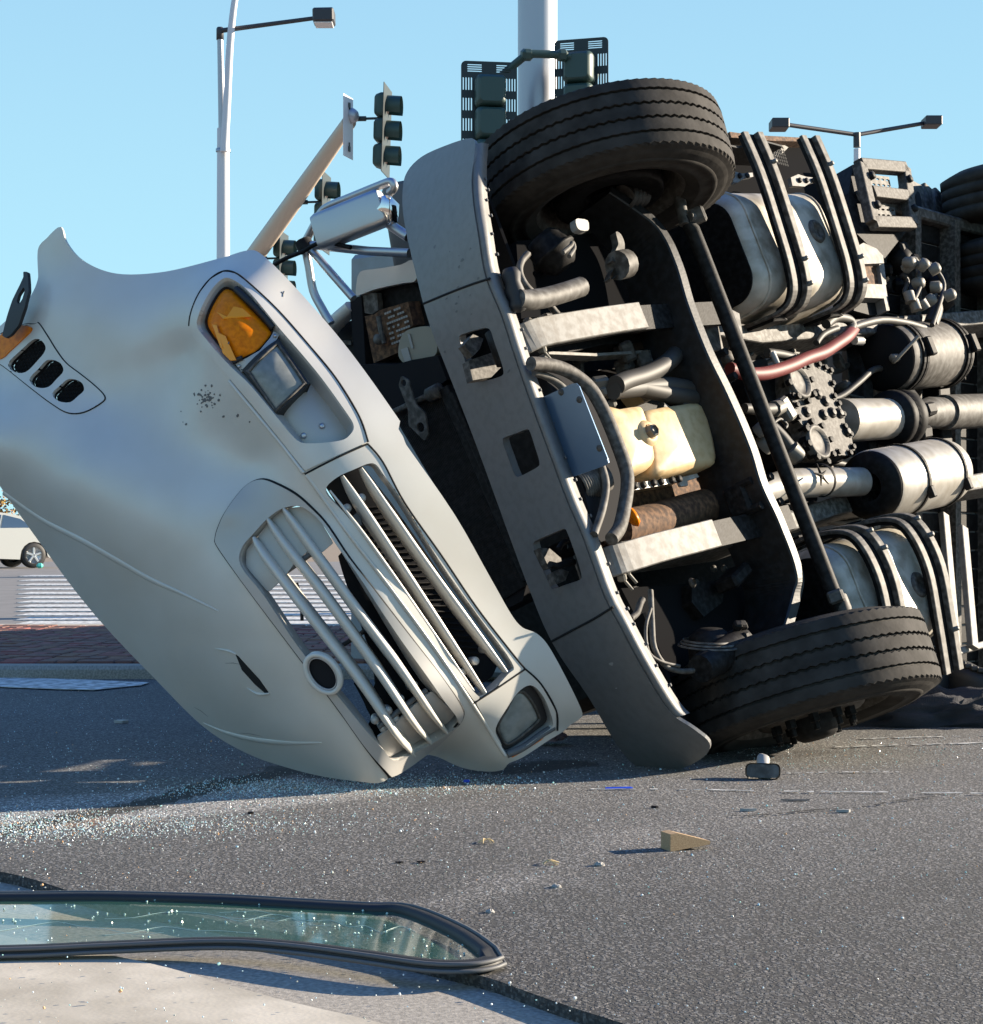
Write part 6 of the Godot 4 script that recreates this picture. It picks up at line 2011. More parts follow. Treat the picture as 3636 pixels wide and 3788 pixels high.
	lathe(st, [Vector2(r * 0.97, 0.0), Vector2(r, 0.015), Vector2(r, L - 0.05), Vector2(r * 0.93, L), Vector2(r * 0.75, L + 0.05), Vector2(0.07, L + 0.09), Vector2(0, L + 0.09)], t0, axis, 40)
	var mf := part("silencer", st, M["muffler_steel"], truck)
	st = sb()
	lathe(st, [Vector2(0.06, -0.03), Vector2(0.09, -0.035), Vector2(0.14, -0.02), Vector2(r * 0.96, 0.0)], t0, axis, 40)
	part("end_plate", st, M["black_steel"], mf)
	for f in [0.34, 0.86]:
		st = sb()
		lathe(st, [Vector2(r + 0.001, -0.008), Vector2(r + 0.007, -0.008), Vector2(r + 0.007, 0.008), Vector2(r + 0.001, 0.008)], t0 + axis * f, axis, 40, -1)
		box(st, t0 + axis * f + Vector3(0.0, -0.10, r * 0.86), Vector3(0.03, 0.05, 0.03), Basis(), 0.004)
		part("band", st, M["black_steel"], mf)
	st = sb()
	lathe(st, [Vector2(0.065, -0.01), Vector2(0.07, 0), Vector2(0.065, 0.01)], Vector3(.713, -.303, -.03), axis, 24)
	for k in 5:
		var a := TAU * k / 5.0 + 0.3
		tube(st, [Vector3(.616, -.296, .035), Vector3(.616, -.296, .035) + Vector3(cos(a), sin(a), 0.0) * 0.05], [0.008, 0.002], 6)
	part("clamp", st, M["black_steel"], truck)
	# cross member and stacked bits beyond the lower rail
	rail("cross_member", [Vector3(2.15, -.433, -.3), Vector3(2.598, .19, -.3)], 0.1, 0.1, "black_steel")
	rail("cross_member", [Vector3(.533, -.385, -.3), Vector3(.923, .446, -.3)], 0.1, 0.08, "black_steel")
	rail("cross_member", [Vector3(1.871, .352, -.26), Vector3(1.444, -.4, -.26)], 0.08, 0.08, "greasy_steel")
	# wheel arch liners: dark curved shields behind the axle
	for s in [1.0, -1.0]:
		st = sb()
		var path: Array = []
		for i in 11:
			var a := PI * (0.05 + 0.9 * i / 10.0)
			path.append(Vector3(cos(a) * -0.62, s * 0.84, -sin(a) * 0.55 - 0.02))
		sweep(st, path, [Vector2(-0.22, -0.006), Vector2(0.22, -0.006), Vector2(0.22, 0.006), Vector2(-0.22, 0.006)], Vector3(0, 0, 1), [1.0, 1.0], false, -1)
		part("arch_liner", st, M["shield"], truck)
	st = sb()
	slab(st, [Vector3(-.424, .85, -.2), Vector3(-.05, .868, -.2), Vector3(.328, .899, -.2), Vector3(.466, .829, -.2), Vector3(.284, .56, -.2), Vector3(-.255, .549, -.2), Vector3(-.561, .542, -.2)], Vector3(0, 0, -0.04))
	slab(st, [Vector3(-.564, -.505, -.2), Vector3(.373, -.612, -.2), Vector3(.273, -.853, -.2), Vector3(.011, -.874, -.2), Vector3(-.491, -.858, -.2), Vector3(-.532, -.661, -.2)], Vector3(0, 0, -0.04))
	part("splash_shield", st, M["shield"], truck)
	st = sb()
	slab(st, [Vector3(-.216, -.558, -.15), Vector3(-.16, -.56, -.15), Vector3(-.008, -.577, -.15), Vector3(-.072, -.656, -.15), Vector3(-.22, -.689, -.15), Vector3(-.259, -.625, -.15)], Vector3(0, 0, -0.08))
	box(st, Vector3(-.055, -.587, -.08), Vector3(0.14, 0.05, 0.1), Basis(Vector3.BACK, 0.3), 0.01)
	part("steering_box", st, M["greasy_steel"], truck)
	st = sb()
	tube(st, smooth([Vector3(-.838, -.638, 0), Vector3(-.796, -.627, 0), Vector3(-.759, -.598, 0), Vector3(-.737, -.586, 0)], 3), 0.012, 8)
	lathe(st, [Vector2(0.012, 0), Vector2(0.02, 0.005), Vector2(0.012, 0.015)], Vector3(-.435, -.575, 0), Vector3(0, 0, 1), 8)
	part("wire_clip", st, M["dusty_steel"], truck)
	# dark flap hung behind the upper wheel
	st = sb()
	slab(st, smooth([Vector3(.739, 1.013, -.12), Vector3(.935, 1.081, -.12), Vector3(.942, 1.044, -.12), Vector3(.914, .893, -.12), Vector3(.893, .772, -.12), Vector3(.841, .745, -.12), Vector3(.591, .686, -.12), Vector3(.611, .857, -.12)], 2, true), Vector3(0, 0, -0.012))
	part("mud_flap", st, M["shield"], truck)
	st = sb()
	slab(st, [Vector3(.281, .444, -.02), Vector3(.391, .383, -.02), Vector3(.364, .284, -.02), Vector3(.236, .287, -.02)], Vector3(0, 0, -0.04))
	slab(st, [Vector3(.398, .43, .05), Vector3(.457, .405, .05), Vector3(.405, .269, .05), Vector3(.332, .273, .05)], Vector3(0, 0, -0.03))
	part("gusset", st, M["grey_metal"], truck)

func harness() -> void:
	var st := sb()
	for i in 26:
		var l := rng.randf_range(-0.42, 0.42)
		var a := rng.randf_range(-0.5, 1.5)
		var e := a + rng.randf_range(0.4, 1.0)
		var dd := rng.randf_range(-0.30, -0.16)
		var l2 := l + rng.randf_range(-0.18, 0.18)
		var pts: Array = []
		for k in 6:
			var t := k / 5.0
			pts.append(Vector3(lerpf(a, e, t), lerpf(l, l2, t) + 0.03 * sin(t * 7.0 + i), dd + 0.03 * sin(t * 5.0 + 2.0 * i)))
		tube(st, smooth(pts, 4), rng.randf_range(0.007, 0.016), 7)
	stuff("cable_harness", st, M["hose_rubber"], truck)
	st = sb()
	for i in 70:
		var p := Vector3(rng.randf_range(-0.35, 2.1), rng.randf_range(-0.44, 0.44), rng.randf_range(-0.30, -0.2))
		if i % 4 == 0:
			lathe(st, [Vector2(0.0, 0.0), Vector2(0.03, 0), Vector2(0.03, 0.05), Vector2(0.02, 0.06), Vector2(0, 0.06)], p, Vector3(rng.randf_range(-0.4, 0.4), rng.randf_range(-0.4, 0.4), 1), 12)
		else:
			box(st, p, Vector3(rng.randf_range(0.03, 0.12), rng.randf_range(0.02, 0.07), 0.04), Basis(Vector3(0.2, 0.3, 1).normalized(), rng.randf() * 1.2), 0.006)
	for i in 24:
		var p := Vector3(rng.randf_range(-0.45, 0.3), rng.randf_range(0.5, 0.82) * (1.0 if i % 2 else -1.0), rng.randf_range(-0.24, -0.18))
		lathe(st, [Vector2(0.014, 0), Vector2(0.014, 0.012), Vector2(0, 0.014)], p, Vector3(0, 0, 1), 8)
	stuff("small_fittings", st, M["dusty_steel"], truck)

func sump(st: SurfaceTool, pts: Array, depth: float, ch: float) -> void:
	# a cast pan: face drawn in, shoulders, walls
	var c := Vector3.ZERO
	for p in pts:
		c += p
	c /= pts.size()
	var ps: Array = smooth(pts, 3, true)
	var top: Array = []
	var mid: Array = []
	var low: Array = []
	for p in ps:
		var d: Vector3 = (c - p).normalized()
		top.append(p + d * ch * 1.1)
		mid.append(p + d * ch * 0.25 - Vector3(0, 0, ch * 0.35))
		low.append(p - Vector3(0, 0, ch * 1.2))
	st.set_smooth_group(0)
	var n := ps.size()
	for i in n:
		var k := (i + 1) % n
		tri(st, c, top[k], top[i])
		quad(st, top[i], top[k], mid[k], mid[i])
		quad(st, mid[i], mid[k], low[k], low[i])
		quad(st, low[i], low[k], low[k] + Vector3(0, 0, depth), low[i] + Vector3(0, 0, depth))

func build_gearbox() -> void:
	var g := Node3D.new()
	g.name = "gearbox"
	truck.add_child(g, true)
	var st := sb()
	var o: Vector3 = Vector3(.882, -.008, -.02)
	box(st, o + Vector3(0.0, 0, -0.22), Vector3(0.56, 0.44, 0.30), Basis(Vector3.BACK, 0.02), 0.05)
	part("casing", st, M["black_steel"], g)
	st = sb()
	var face: Array = [Vector3(.786, .189, -.02), Vector3(.882, .197, -.02), Vector3(.93, .19, -.02), Vector3(1.021, .188, -.02), Vector3(1.063, .17, -.02), Vector3(1.098, .153, -.02), Vector3(1.076, .095, -.02), Vector3(1.049, .037, -.02), Vector3(1.062, -.001, -.02), Vector3(1.065, -.053, -.02), Vector3(1.037, -.109, -.02), Vector3(1.057, -.148, -.02), Vector3(1.035, -.205, -.02), Vector3(.99, -.229, -.02), Vector3(.904, -.217, -.02), Vector3(.813, -.214, -.02), Vector3(.718, -.201, -.02), Vector3(.701, -.171, -.02), Vector3(.701, -.135, -.02), Vector3(.726, -.081, -.02), Vector3(.694, -.035, -.02), Vector3(.714, .021, -.02), Vector3(.712, .064, -.02), Vector3(.738, .12, -.02)]
	slab(st, face, Vector3(0, 0, -0.08))
	part("cover", st, M["dusty_steel"], g)
	for q in [Vector3(.803, .113, -.015), Vector3(.77, -.15, -.015)]:
		st = sb()
		lathe(st, [Vector2(0.075, -0.02), Vector2(0.075, 0.012), Vector2(0.062, 0.016), Vector2(0.055, 0.004), Vector2(0.03, 0.002), Vector2(0, 0.004)], q, Vector3(0, 0, 1), 28)
		part("access_cover", st, M["grey_metal"], g)
		st = sb()
		for k in 8:
			var a := TAU * k / 8.0
			lathe(st, [Vector2(0.014, 0), Vector2(0.014, 0.02), Vector2(0, 0.021)], q + Vector3(cos(a) * 0.088, sin(a) * 0.088, 0), Vector3(0, 0, 1), 6, -1)
		part("cover_bolts", st, M["black_steel"], g)
	var c := Vector3.ZERO
	for p in face:
		c += p
	c /= face.size()
	for p in face:
		st = sb()
		var q: Vector3 = p + (c - p).normalized() * 0.012
		lathe(st, [Vector2(0.017, -0.03), Vector2(0.017, 0.003), Vector2(0.011, 0.004), Vector2(0.011, 0.014), Vector2(0, 0.015)], q, Vector3(0, 0, 1), 10, -1)
		part("bolt", st, M["black_steel"], g)
	for p in [Vector3(.92, .051, -.02), Vector3(.955, .017, -.02), Vector3(.781, -.016, -.02), Vector3(.902, -.039, -.02), Vector3(.975, -.036, -.02), Vector3(1.03, -.044, -.02), Vector3(1.031, -.127, -.02)]:
		st = sb()
		lathe(st, [Vector2(0.024, -0.01), Vector2(0.024, 0.006), Vector2(0.015, 0.006), Vector2(0.013, 0.016), Vector2(0, 0.017)], p, Vector3(0, 0, 1), 12)
		var w := part("bolt", st, M["black_steel"], g)
		st = sb()
		lathe(st, [Vector2(0.013, 0.016), Vector2(0.0, 0.019)], p, Vector3(0, 0, 1), 10)
		part("bolt_head", st, M["grey_metal"], w)
	st = sb()
	tube(st, smooth([Vector3(.318, .032, 0), Vector3(.426, .015, 0), Vector3(.521, .011, 0), Vector3(.584, .013, 0)], 3), [0.02, 0.026, 0.026], 10)
	tube(st, smooth([Vector3(.462, -.057, 0), Vector3(.493, -.102, 0), Vector3(.519, -.153, 0), Vector3(.559, -.203, 0)], 3), [0.022, 0.03, 0.034], 10)
	tube(st, smooth([Vector3(.482, -.045, 0), Vector3(.54, -.033, 0), Vector3(.571, -.06, 0), Vector3(.55, -.072, 0)], 3), 0.007, 6)
	part("oil_hose", st, M["hose_rubber"], g)
	st = sb()
	tube(st, [Vector3(.521, .011, 0), Vector3(.598, .015, 0)], 0.034, 8)
	box(st, Vector3(.594, .001, 0), Vector3(0.06, 0.10, 0.06), Basis(Vector3.BACK, 0.3), 0.01)
	tube(st, [Vector3(.511, -.16, .01), Vector3(.539, -.201, .01)], 0.038, 8)
	lathe(st, [Vector2(0.03, 0), Vector2(0.03, 0.05), Vector2(0, 0.05)], Vector3(.342, -.074, 0), Vector3(0.2, 0.3, 1), 10)
	lathe(st, [Vector2(0.04, 0), Vector2(0.04, 0.05), Vector2(0, 0.05)], Vector3(.372, -.127, -.02), Vector3(0.2, 0.3, 1), 10)
	part("hose_fitting", st, M["bolt_steel"], g)

# ---------- fuel tanks with their straps and steps
func tank(l0: float, l1: float, d0: float, d1: float, a0: float, a1: float, straps: Array, up: float, line: Array) -> void:
	var t := Node3D.new()
	t.name = "fuel_tank"
	truck.add_child(t, true)
	var st := sb()
	var c := Vector3(0, (l0 + l1) / 2, (d0 + d1) / 2)
	var w := l1 - l0
	var h := d1 - d0
	var pr: Array = rounded(w, h, 0.13, 8)
	var e := 0.05
	var path := [Vector3(a0 - 0.02, 0, 0) + c, Vector3(a0 - 0.012, 0, 0) + c, Vector3(a0 + 0.01, 0, 0) + c, Vector3(a0 + e, 0, 0) + c, Vector3(a1 - e, 0, 0) + c, Vector3(a1 - 0.01, 0, 0) + c, Vector3(a1 + 0.012, 0, 0) + c, Vector3(a1 + 0.02, 0, 0) + c]
	# stretched evenly so that only the ends draw in
	var rings: Array = []
	for k in [0.72, 0.86, 0.95, 1.0, 1.0, 0.95, 0.86, 0.72]:
		rings.append(k)
	sweep(st, path, pr, Vector3(0, 0, 1), rings, false, 0)
	part("shell", st, M["tank_steel"], t)
	st = sb()
	var cap: Array = []
	for q in pr:
		cap.append(Vector2(-q.x, q.y) * 0.86)
	prism(st, cap, c + Vector3(a0 - 0.018, 0, 0), Vector3(0, 1, 0), Vector3(0, 0, 1), -0.006)
	part("end_plate", st, M["black_steel"], t)
	st = sb()
	for x in [a0 + e, a1 - e]:
		var ring: Array = []
		for p in pr:
			ring.append(c + Vector3(x, -p.x, p.y))
		sweep(st, ring, rounded(0.012, 0.012, 0.004, 2), Vector3(1, 0, 0), [1.0, 1.0], true, 0)
	part("seam", st, M["tank_steel"], t)
	st = sb()
	lathe(st, [Vector2(0.055, 0), Vector2(0.05, 0.012), Vector2(0.03, 0.014), Vector2(0.025, 0.006), Vector2(0, 0.006)], Vector3(a1 - 0.16, (l0 + l1) / 2 + 0.03 * up, d1 - 0.002), Vector3(0, 0, 1), 20)
	part("drain_boss", st, M["dusty_steel"], t)
	var s := up
	for a in straps:
		var p2: Array = []
		for q in line:
			p2.append(Vector3(0, q.x, q.y))
		for i in p2.size():
			p2[i].x = a
		var sm2: Array = smooth(p2, 5)
		st = sb()
		sweep(st, sm2, [Vector2(-0.055, 0.0), Vector2(0.055, 0.0), Vector2(0.055, -0.02), Vector2(-0.055, -0.02)] if s > 0 else [Vector2(-0.055, 0.0), Vector2(0.055, 0.0), Vector2(0.055, -0.02), Vector2(-0.055, -0.02)], Vector3(0, 0, 1), [1.0, 1.0], false, -1)
		var o := part("strap", st, M["black_steel"], t)
		for k in [-0.052, 0.052]:
			st = sb()
			var q: Array = []
			for p in sm2:
				q.append(p + Vector3(k, 0, 0.012))
			sweep(st, q, rounded(0.026 if k > 0 else 0.016, 0.042, 0.004, 2), Vector3(1, 0, 0), [1.0, 1.0], false, -1)
			part("strap_lip", st, M["grey_metal"], o)
		st = sb()
		for f in [0.5, 0.62, 0.9]:
			var q: Vector3 = sm2[int(f * (sm2.size() - 1))]
			lathe(st, [Vector2(0.01, 0), Vector2(0.01, 0.04), Vector2(0, 0.041)], q + Vector3(0.05, 0, 0), Vector3(0, 0, 1), 8)
		part("strap_bolt", st, M["bolt_steel"], o)

func build_tanks() -> void:
	tank(0.43, 0.94, -0.36, 0.135, 0.60, 1.30, [0.78, 1.24], 1.0, [Vector2(0.41, -0.36), Vector2(0.405, -0.15), Vector2(0.39, 0.06), Vector2(0.43, 0.14), Vector2(0.53, 0.175), Vector2(0.72, 0.195), Vector2(0.94, 0.21), Vector2(1.12, 0.205)])
	tank(-1.04, -0.56, -0.36, 0.125, 0.36, 1.02, [0.53, 0.92], -1.0, [Vector2(-0.52, -0.36), Vector2(-0.515, -0.15), Vector2(-0.515, -0.03), Vector2(-0.55, 0.11), Vector2(-0.63, 0.165), Vector2(-0.79, 0.175), Vector2(-1.0, 0.13), Vector2(-1.2, 0.08)])
	var st: SurfaceTool
	# step plates above the upper tank, pierced with rows of holes
	var holes: Array = []
	for i in 7:
		for j in 4:
			holes.append(circle(Vector2(0.86 + i * 0.034, -0.30 + j * 0.034), 0.009, 8))
	st = sb()
	plate(st, [Vector2(0.60, -0.42), Vector2(1.44, -0.42), Vector2(1.44, -0.02), Vector2(1.2, 0.02), Vector2(1.12, -0.05), Vector2(0.9, -0.02), Vector2(0.62, 0.02)], holes, func(p): return Vector3(p.x, 1.20, p.y), 0.009, 0.008)
	part("step_plate", st, M["greasy_steel"], truck)
	st = sb()
	slab(st, [Vector3(1.261, 1.331, -.14), Vector3(1.457, 1.322, -.14), Vector3(2.005, 1.324, -.14), Vector3(1.947, 1.305, -.14), Vector3(1.608, 1.298, -.14), Vector3(1.256, 1.303, -.14)], Vector3(0, 0.0, -0.3))
	part("step_edge", st, M["rust"], truck)
	st = sb()
	slab(st, [Vector3(1.224, 1.305, -.2), Vector3(1.47, 1.333, -.2), Vector3(1.775, 1.327, -.2), Vector3(2.087, 1.328, -.2), Vector3(2.028, 1.139, -.2), Vector3(1.951, .969, -.2), Vector3(1.625, .985, -.2), Vector3(1.356, 1, -.2), Vector3(1.039, .999, -.2)], Vector3(0, 0, -0.03))
	part("back_panel", st, M["shield"], truck)
	st = sb()
	slab(st, [Vector3(1.566, 1.314, -.18), Vector3(1.734, 1.311, -.18), Vector3(1.793, 1.292, -.18), Vector3(1.69, 1.247, -.18), Vector3(1.58, 1.212, -.18), Vector3(1.57, 1.269, -.18)], Vector3(0, 0, -0.01))
	part("perforated_plate", st, M["spring_steel"], truck)
	st = sb()
	for i in 9:
		for j in 6:
			var p: Vector3 = Vector3(1.581, 1.302, -.172) + (Vector3(1.723, 1.282, -.172) - Vector3(1.581, 1.302, -.172)) * (i / 8.0) + (Vector3(1.564, 1.215, -.172) - Vector3(1.581, 1.302, -.172)) * (j / 5.0)
			lathe(st, [Vector2(0.008, 0), Vector2(0, 0.003)], p, Vector3(0, 0, 1), 6)
	stuff("plate_holes", st, M["gap"], truck)
	for q in [[Vector3(.826, 1.049, 0), Vector3(.902, 1.065, 0), Vector3(.969, 1.051, 0), Vector3(1.063, 1.057, 0), Vector3(1.057, 1.038, 0), Vector3(.98, 1.029, 0), Vector3(.916, 1.009, 0), Vector3(.814, 1.007, 0)], [Vector3(1.403, 1.05, -.02), Vector3(1.478, 1.067, -.02), Vector3(1.54, 1.056, -.02), Vector3(1.636, 1.05, -.02), Vector3(1.635, 1.038, -.02), Vector3(1.546, 1.024, -.02), Vector3(1.492, 1.007, -.02), Vector3(1.389, 1.01, -.02)]]:
		st = sb()
		slab(st, q, Vector3(0, 0, -0.02))
		var o := part("tank_bracket", st, M["spring_steel"], truck)
		st = sb()
		for f in [0.25, 0.5, 0.75]:
			var p: Vector3 = q[0].lerp(q[3], f) + Vector3(0, -0.015, 0.002)
			lathe(st, [Vector2(0.013, 0), Vector2(0.012, 0.008), Vector2(0, 0.009)], p, Vector3(0, 0, 1), 8)
		part("bracket_bolt", st, M["greasy_steel"], o)
	# battery box with an open step frame
	var bx := Node3D.new()
	bx.name = "battery_box"
	truck.add_child(bx, true)
	st = sb()
	slab(st, [Vector3(2.177, 1.172, -.1), Vector3(2.286, 1.148, -.1), Vector3(2.141, .861, -.1), Vector3(2.509, .851, -.1), Vector3(2.118, .684, -.1), Vector3(2.031, .736, -.1), Vector3(1.912, .845, -.1), Vector3(2.026, 1.021, -.1)], Vector3(0, 0, -0.4))
	part("side", st, M["greasy_steel"], bx)
	st = sb()
	var fr: Array = [Vector3(2.134, 1.141, -.05), Vector3(2.565, 1.131, -.05), Vector3(2.407, .834, -.05), Vector3(2.034, .841, -.05), Vector3(2.136, .997, -.05), Vector3(2.479, .978, -.05), Vector3(2.173, 1.14, -.05), Vector3(2.18, 1.108, -.05)]
	for e in [[0, 1], [1, 2], [2, 3], [3, 0], [4, 5]]:
		sweep(st, [fr[e[0]], fr[e[1]]], rounded(0.06, 0.05, 0.006, 2), Vector3(0, 0, 1))
	part("step_frame", st, M["dusty_steel"], bx)
	for q in [[Vector3(2.246, 1.107, -.08), Vector3(2.432, 1.098, -.08), Vector3(2.218, 1.038, -.08)], [Vector3(2.178, .944, -.08), Vector3(2.366, .936, -.08), Vector3(2.141, .88, -.08)]]:
		st = sb()
		var u: Vector3 = q[1] - q[0]
		var v: Vector3 = q[2] - q[0]
		var hh: Array = []
		for i in 4:
			for j in 2:
				hh.append(circle(Vector2(0.13 + i * 0.25, 0.28 + j * 0.45), 0.085, 10))
		plate(st, [Vector2(0, 0), Vector2(1, 0), Vector2(1, 1), Vector2(0, 1)], hh, func(p): return q[0] + u * p.x + v * p.y, 0.03, 0.006)
		part("tread_plate", st, M["grey_metal"], bx)
	st = sb()
	for p in [Vector3(2.153, 1.073, -.04), Vector3(2.089, .921, -.04), Vector3(2.518, 1.061, -.04), Vector3(2.445, .904, -.04)]:
		lathe(st, [Vector2(0.02, 0), Vector2(0.02, 0.03), Vector2(0, 0.032)], p, Vector3(0, 0, 1), 8)
	part("bolt", st, M["black_steel"], bx)
	st = sb()
	slab(st, [Vector3(2.388, 1.222, -.3), Vector3(2.552, 1.247, -.3), Vector3(2.484, 1.143, -.3), Vector3(2.387, 1.089, -.3), Vector3(2.355, 1.133, -.3)], Vector3(0, 0, -0.1))
	part("tank_end", st, M["dull_paint"], truck)
	# small pale box with a rusty window
	st = sb()
	slab(st, [Vector3(1.793, .723, -.05), Vector3(1.876, .743, -.05), Vector3(1.976, .712, -.05), Vector3(2.01, .675, -.05), Vector3(1.99, .638, -.05), Vector3(1.768, .638, -.05)], Vector3(0, 0, -0.2))
	slab(st, [Vector3(1.697, .543, -.05), Vector3(1.925, .532, -.05), Vector3(1.865, .404, -.05), Vector3(1.836, .405, -.05), Vector3(1.858, .465, -.05), Vector3(1.648, .477, -.05)], Vector3(0, 0, -0.2))
	slab(st, [Vector3(1.765, .643, -.06), Vector3(1.802, .642, -.06), Vector3(1.743, .543, -.06), Vector3(1.693, .536, -.06)], Vector3(0, 0, -0.2))
	slab(st, [Vector3(1.964, .643, -.06), Vector3(2.01, .642, -.06), Vector3(1.953, .536, -.06), Vector3(1.915, .537, -.06)], Vector3(0, 0, -0.2))
	part("filter_housing", st, M["spring_steel"], truck)
	st = sb()
	slab(st, [Vector3(1.842, .651, -.08), Vector3(2.012, .651, -.08), Vector3(1.955, .545, -.08), Vector3(1.776, .553, -.08)], Vector3(0, 0, -0.15))
	part("filter_element", st, M["rust"], truck)
	st = sb()
	slab(st, [Vector3(1.713, .494, -.1), Vector3(1.981, .484, -.1), Vector3(1.944, .415, -.1), Vector3(1.783, .406, -.1), Vector3(1.641, .436, -.1)], Vector3(0, 0, -0.2))
	part("bracket", st, M["black_steel"], truck)
	# brake valves and a tangle of lines
	st = sb()
	for i in 12:
		var p: Vector3 = Vector3(2.416, .598, -.15) + Vector3(rng.randf_range(-0.16, 0.2), rng.randf_range(-0.14, 0.14), rng.randf_range(-0.12, 0.1))
		if i % 3 == 0:
			lathe(st, [Vector2(0, -0.04), Vector2(0.05, -0.04), Vector2(0.06, 0), Vector2(0.04, 0.05), Vector2(0, 0.06)], p, Vector3(rng.randf_range(-0.5, 0.5), rng.randf_range(-0.5, 0.5), 1), 14)
		else:
			box(st, p, Vector3(0.07, 0.06, 0.07) * rng.randf_range(0.6, 1.3), Basis(Vector3(1, 1, 1).normalized(), rng.randf() * 3.0), 0.012)
	part("brake_valve", st, M["black_steel"], truck)
	st = sb()
	for i in 9:
		var p: Vector3 = Vector3(2.197, .517, .02) + Vector3(rng.randf_range(-0.09, 0.09), rng.randf_range(-0.11, 0.11), rng.randf_range(-0.06, 0.03))
		lathe(st, [Vector2(0.028, 0), Vector2(0.028, 0.04), Vector2(0.015, 0.05), Vector2(0, 0.05)], p, Vector3(rng.randf_range(-0.4, 0.4), rng.randf_range(-0.4, 0.4), 1), 8)
	for q in [[Vector3(2.007, .466, 0), Vector3(1.992, .417, 0)], [Vector3(2.022, .424, 0), Vector3(2.015, .375, 0)], [Vector3(2.092, .422, 0), Vector3(2.107, .38, 0)]]:
		tube(st, q, 0.026, 8)
	part("valve_fitting", st, M["bolt_steel"], truck)
	st = sb()
	tube(st, smooth([Vector3(2.315, .599, 0), Vector3(2.371, .564, 0), Vector3(2.383, .495, 0), Vector3(2.284, .414, 0), Vector3(2.107, .297, 0)], 4), 0.012, 8)
	tube(st, smooth([Vector3(2.214, .576, 0), Vector3(2.156, .544, 0), Vector3(2.156, .502, 0), Vector3(2.002, .409, 0)], 4), 0.010, 8)
	tube(st, smooth([Vector3(2.312, .461, -.05), Vector3(2.308, .394, -.05), Vector3(2.195, .315, -.05)], 4), 0.036, 10)
	tube(st, smooth([Vector3(2.303, .672, -.1), Vector3(2.403, .653, -.1), Vector3(2.546, .641, -.1), Vector3(2.596, .596, -.1)], 4), 0.014, 8)
	tube(st, smooth([Vector3(2.125, .576, -.05), Vector3(2.147, .542, -.05), Vector3(2.071, .487, -.05), Vector3(2.086, .445, -.05)], 4), 0.010, 8)
	part("air_line", st, M["hose_rubber"], truck)

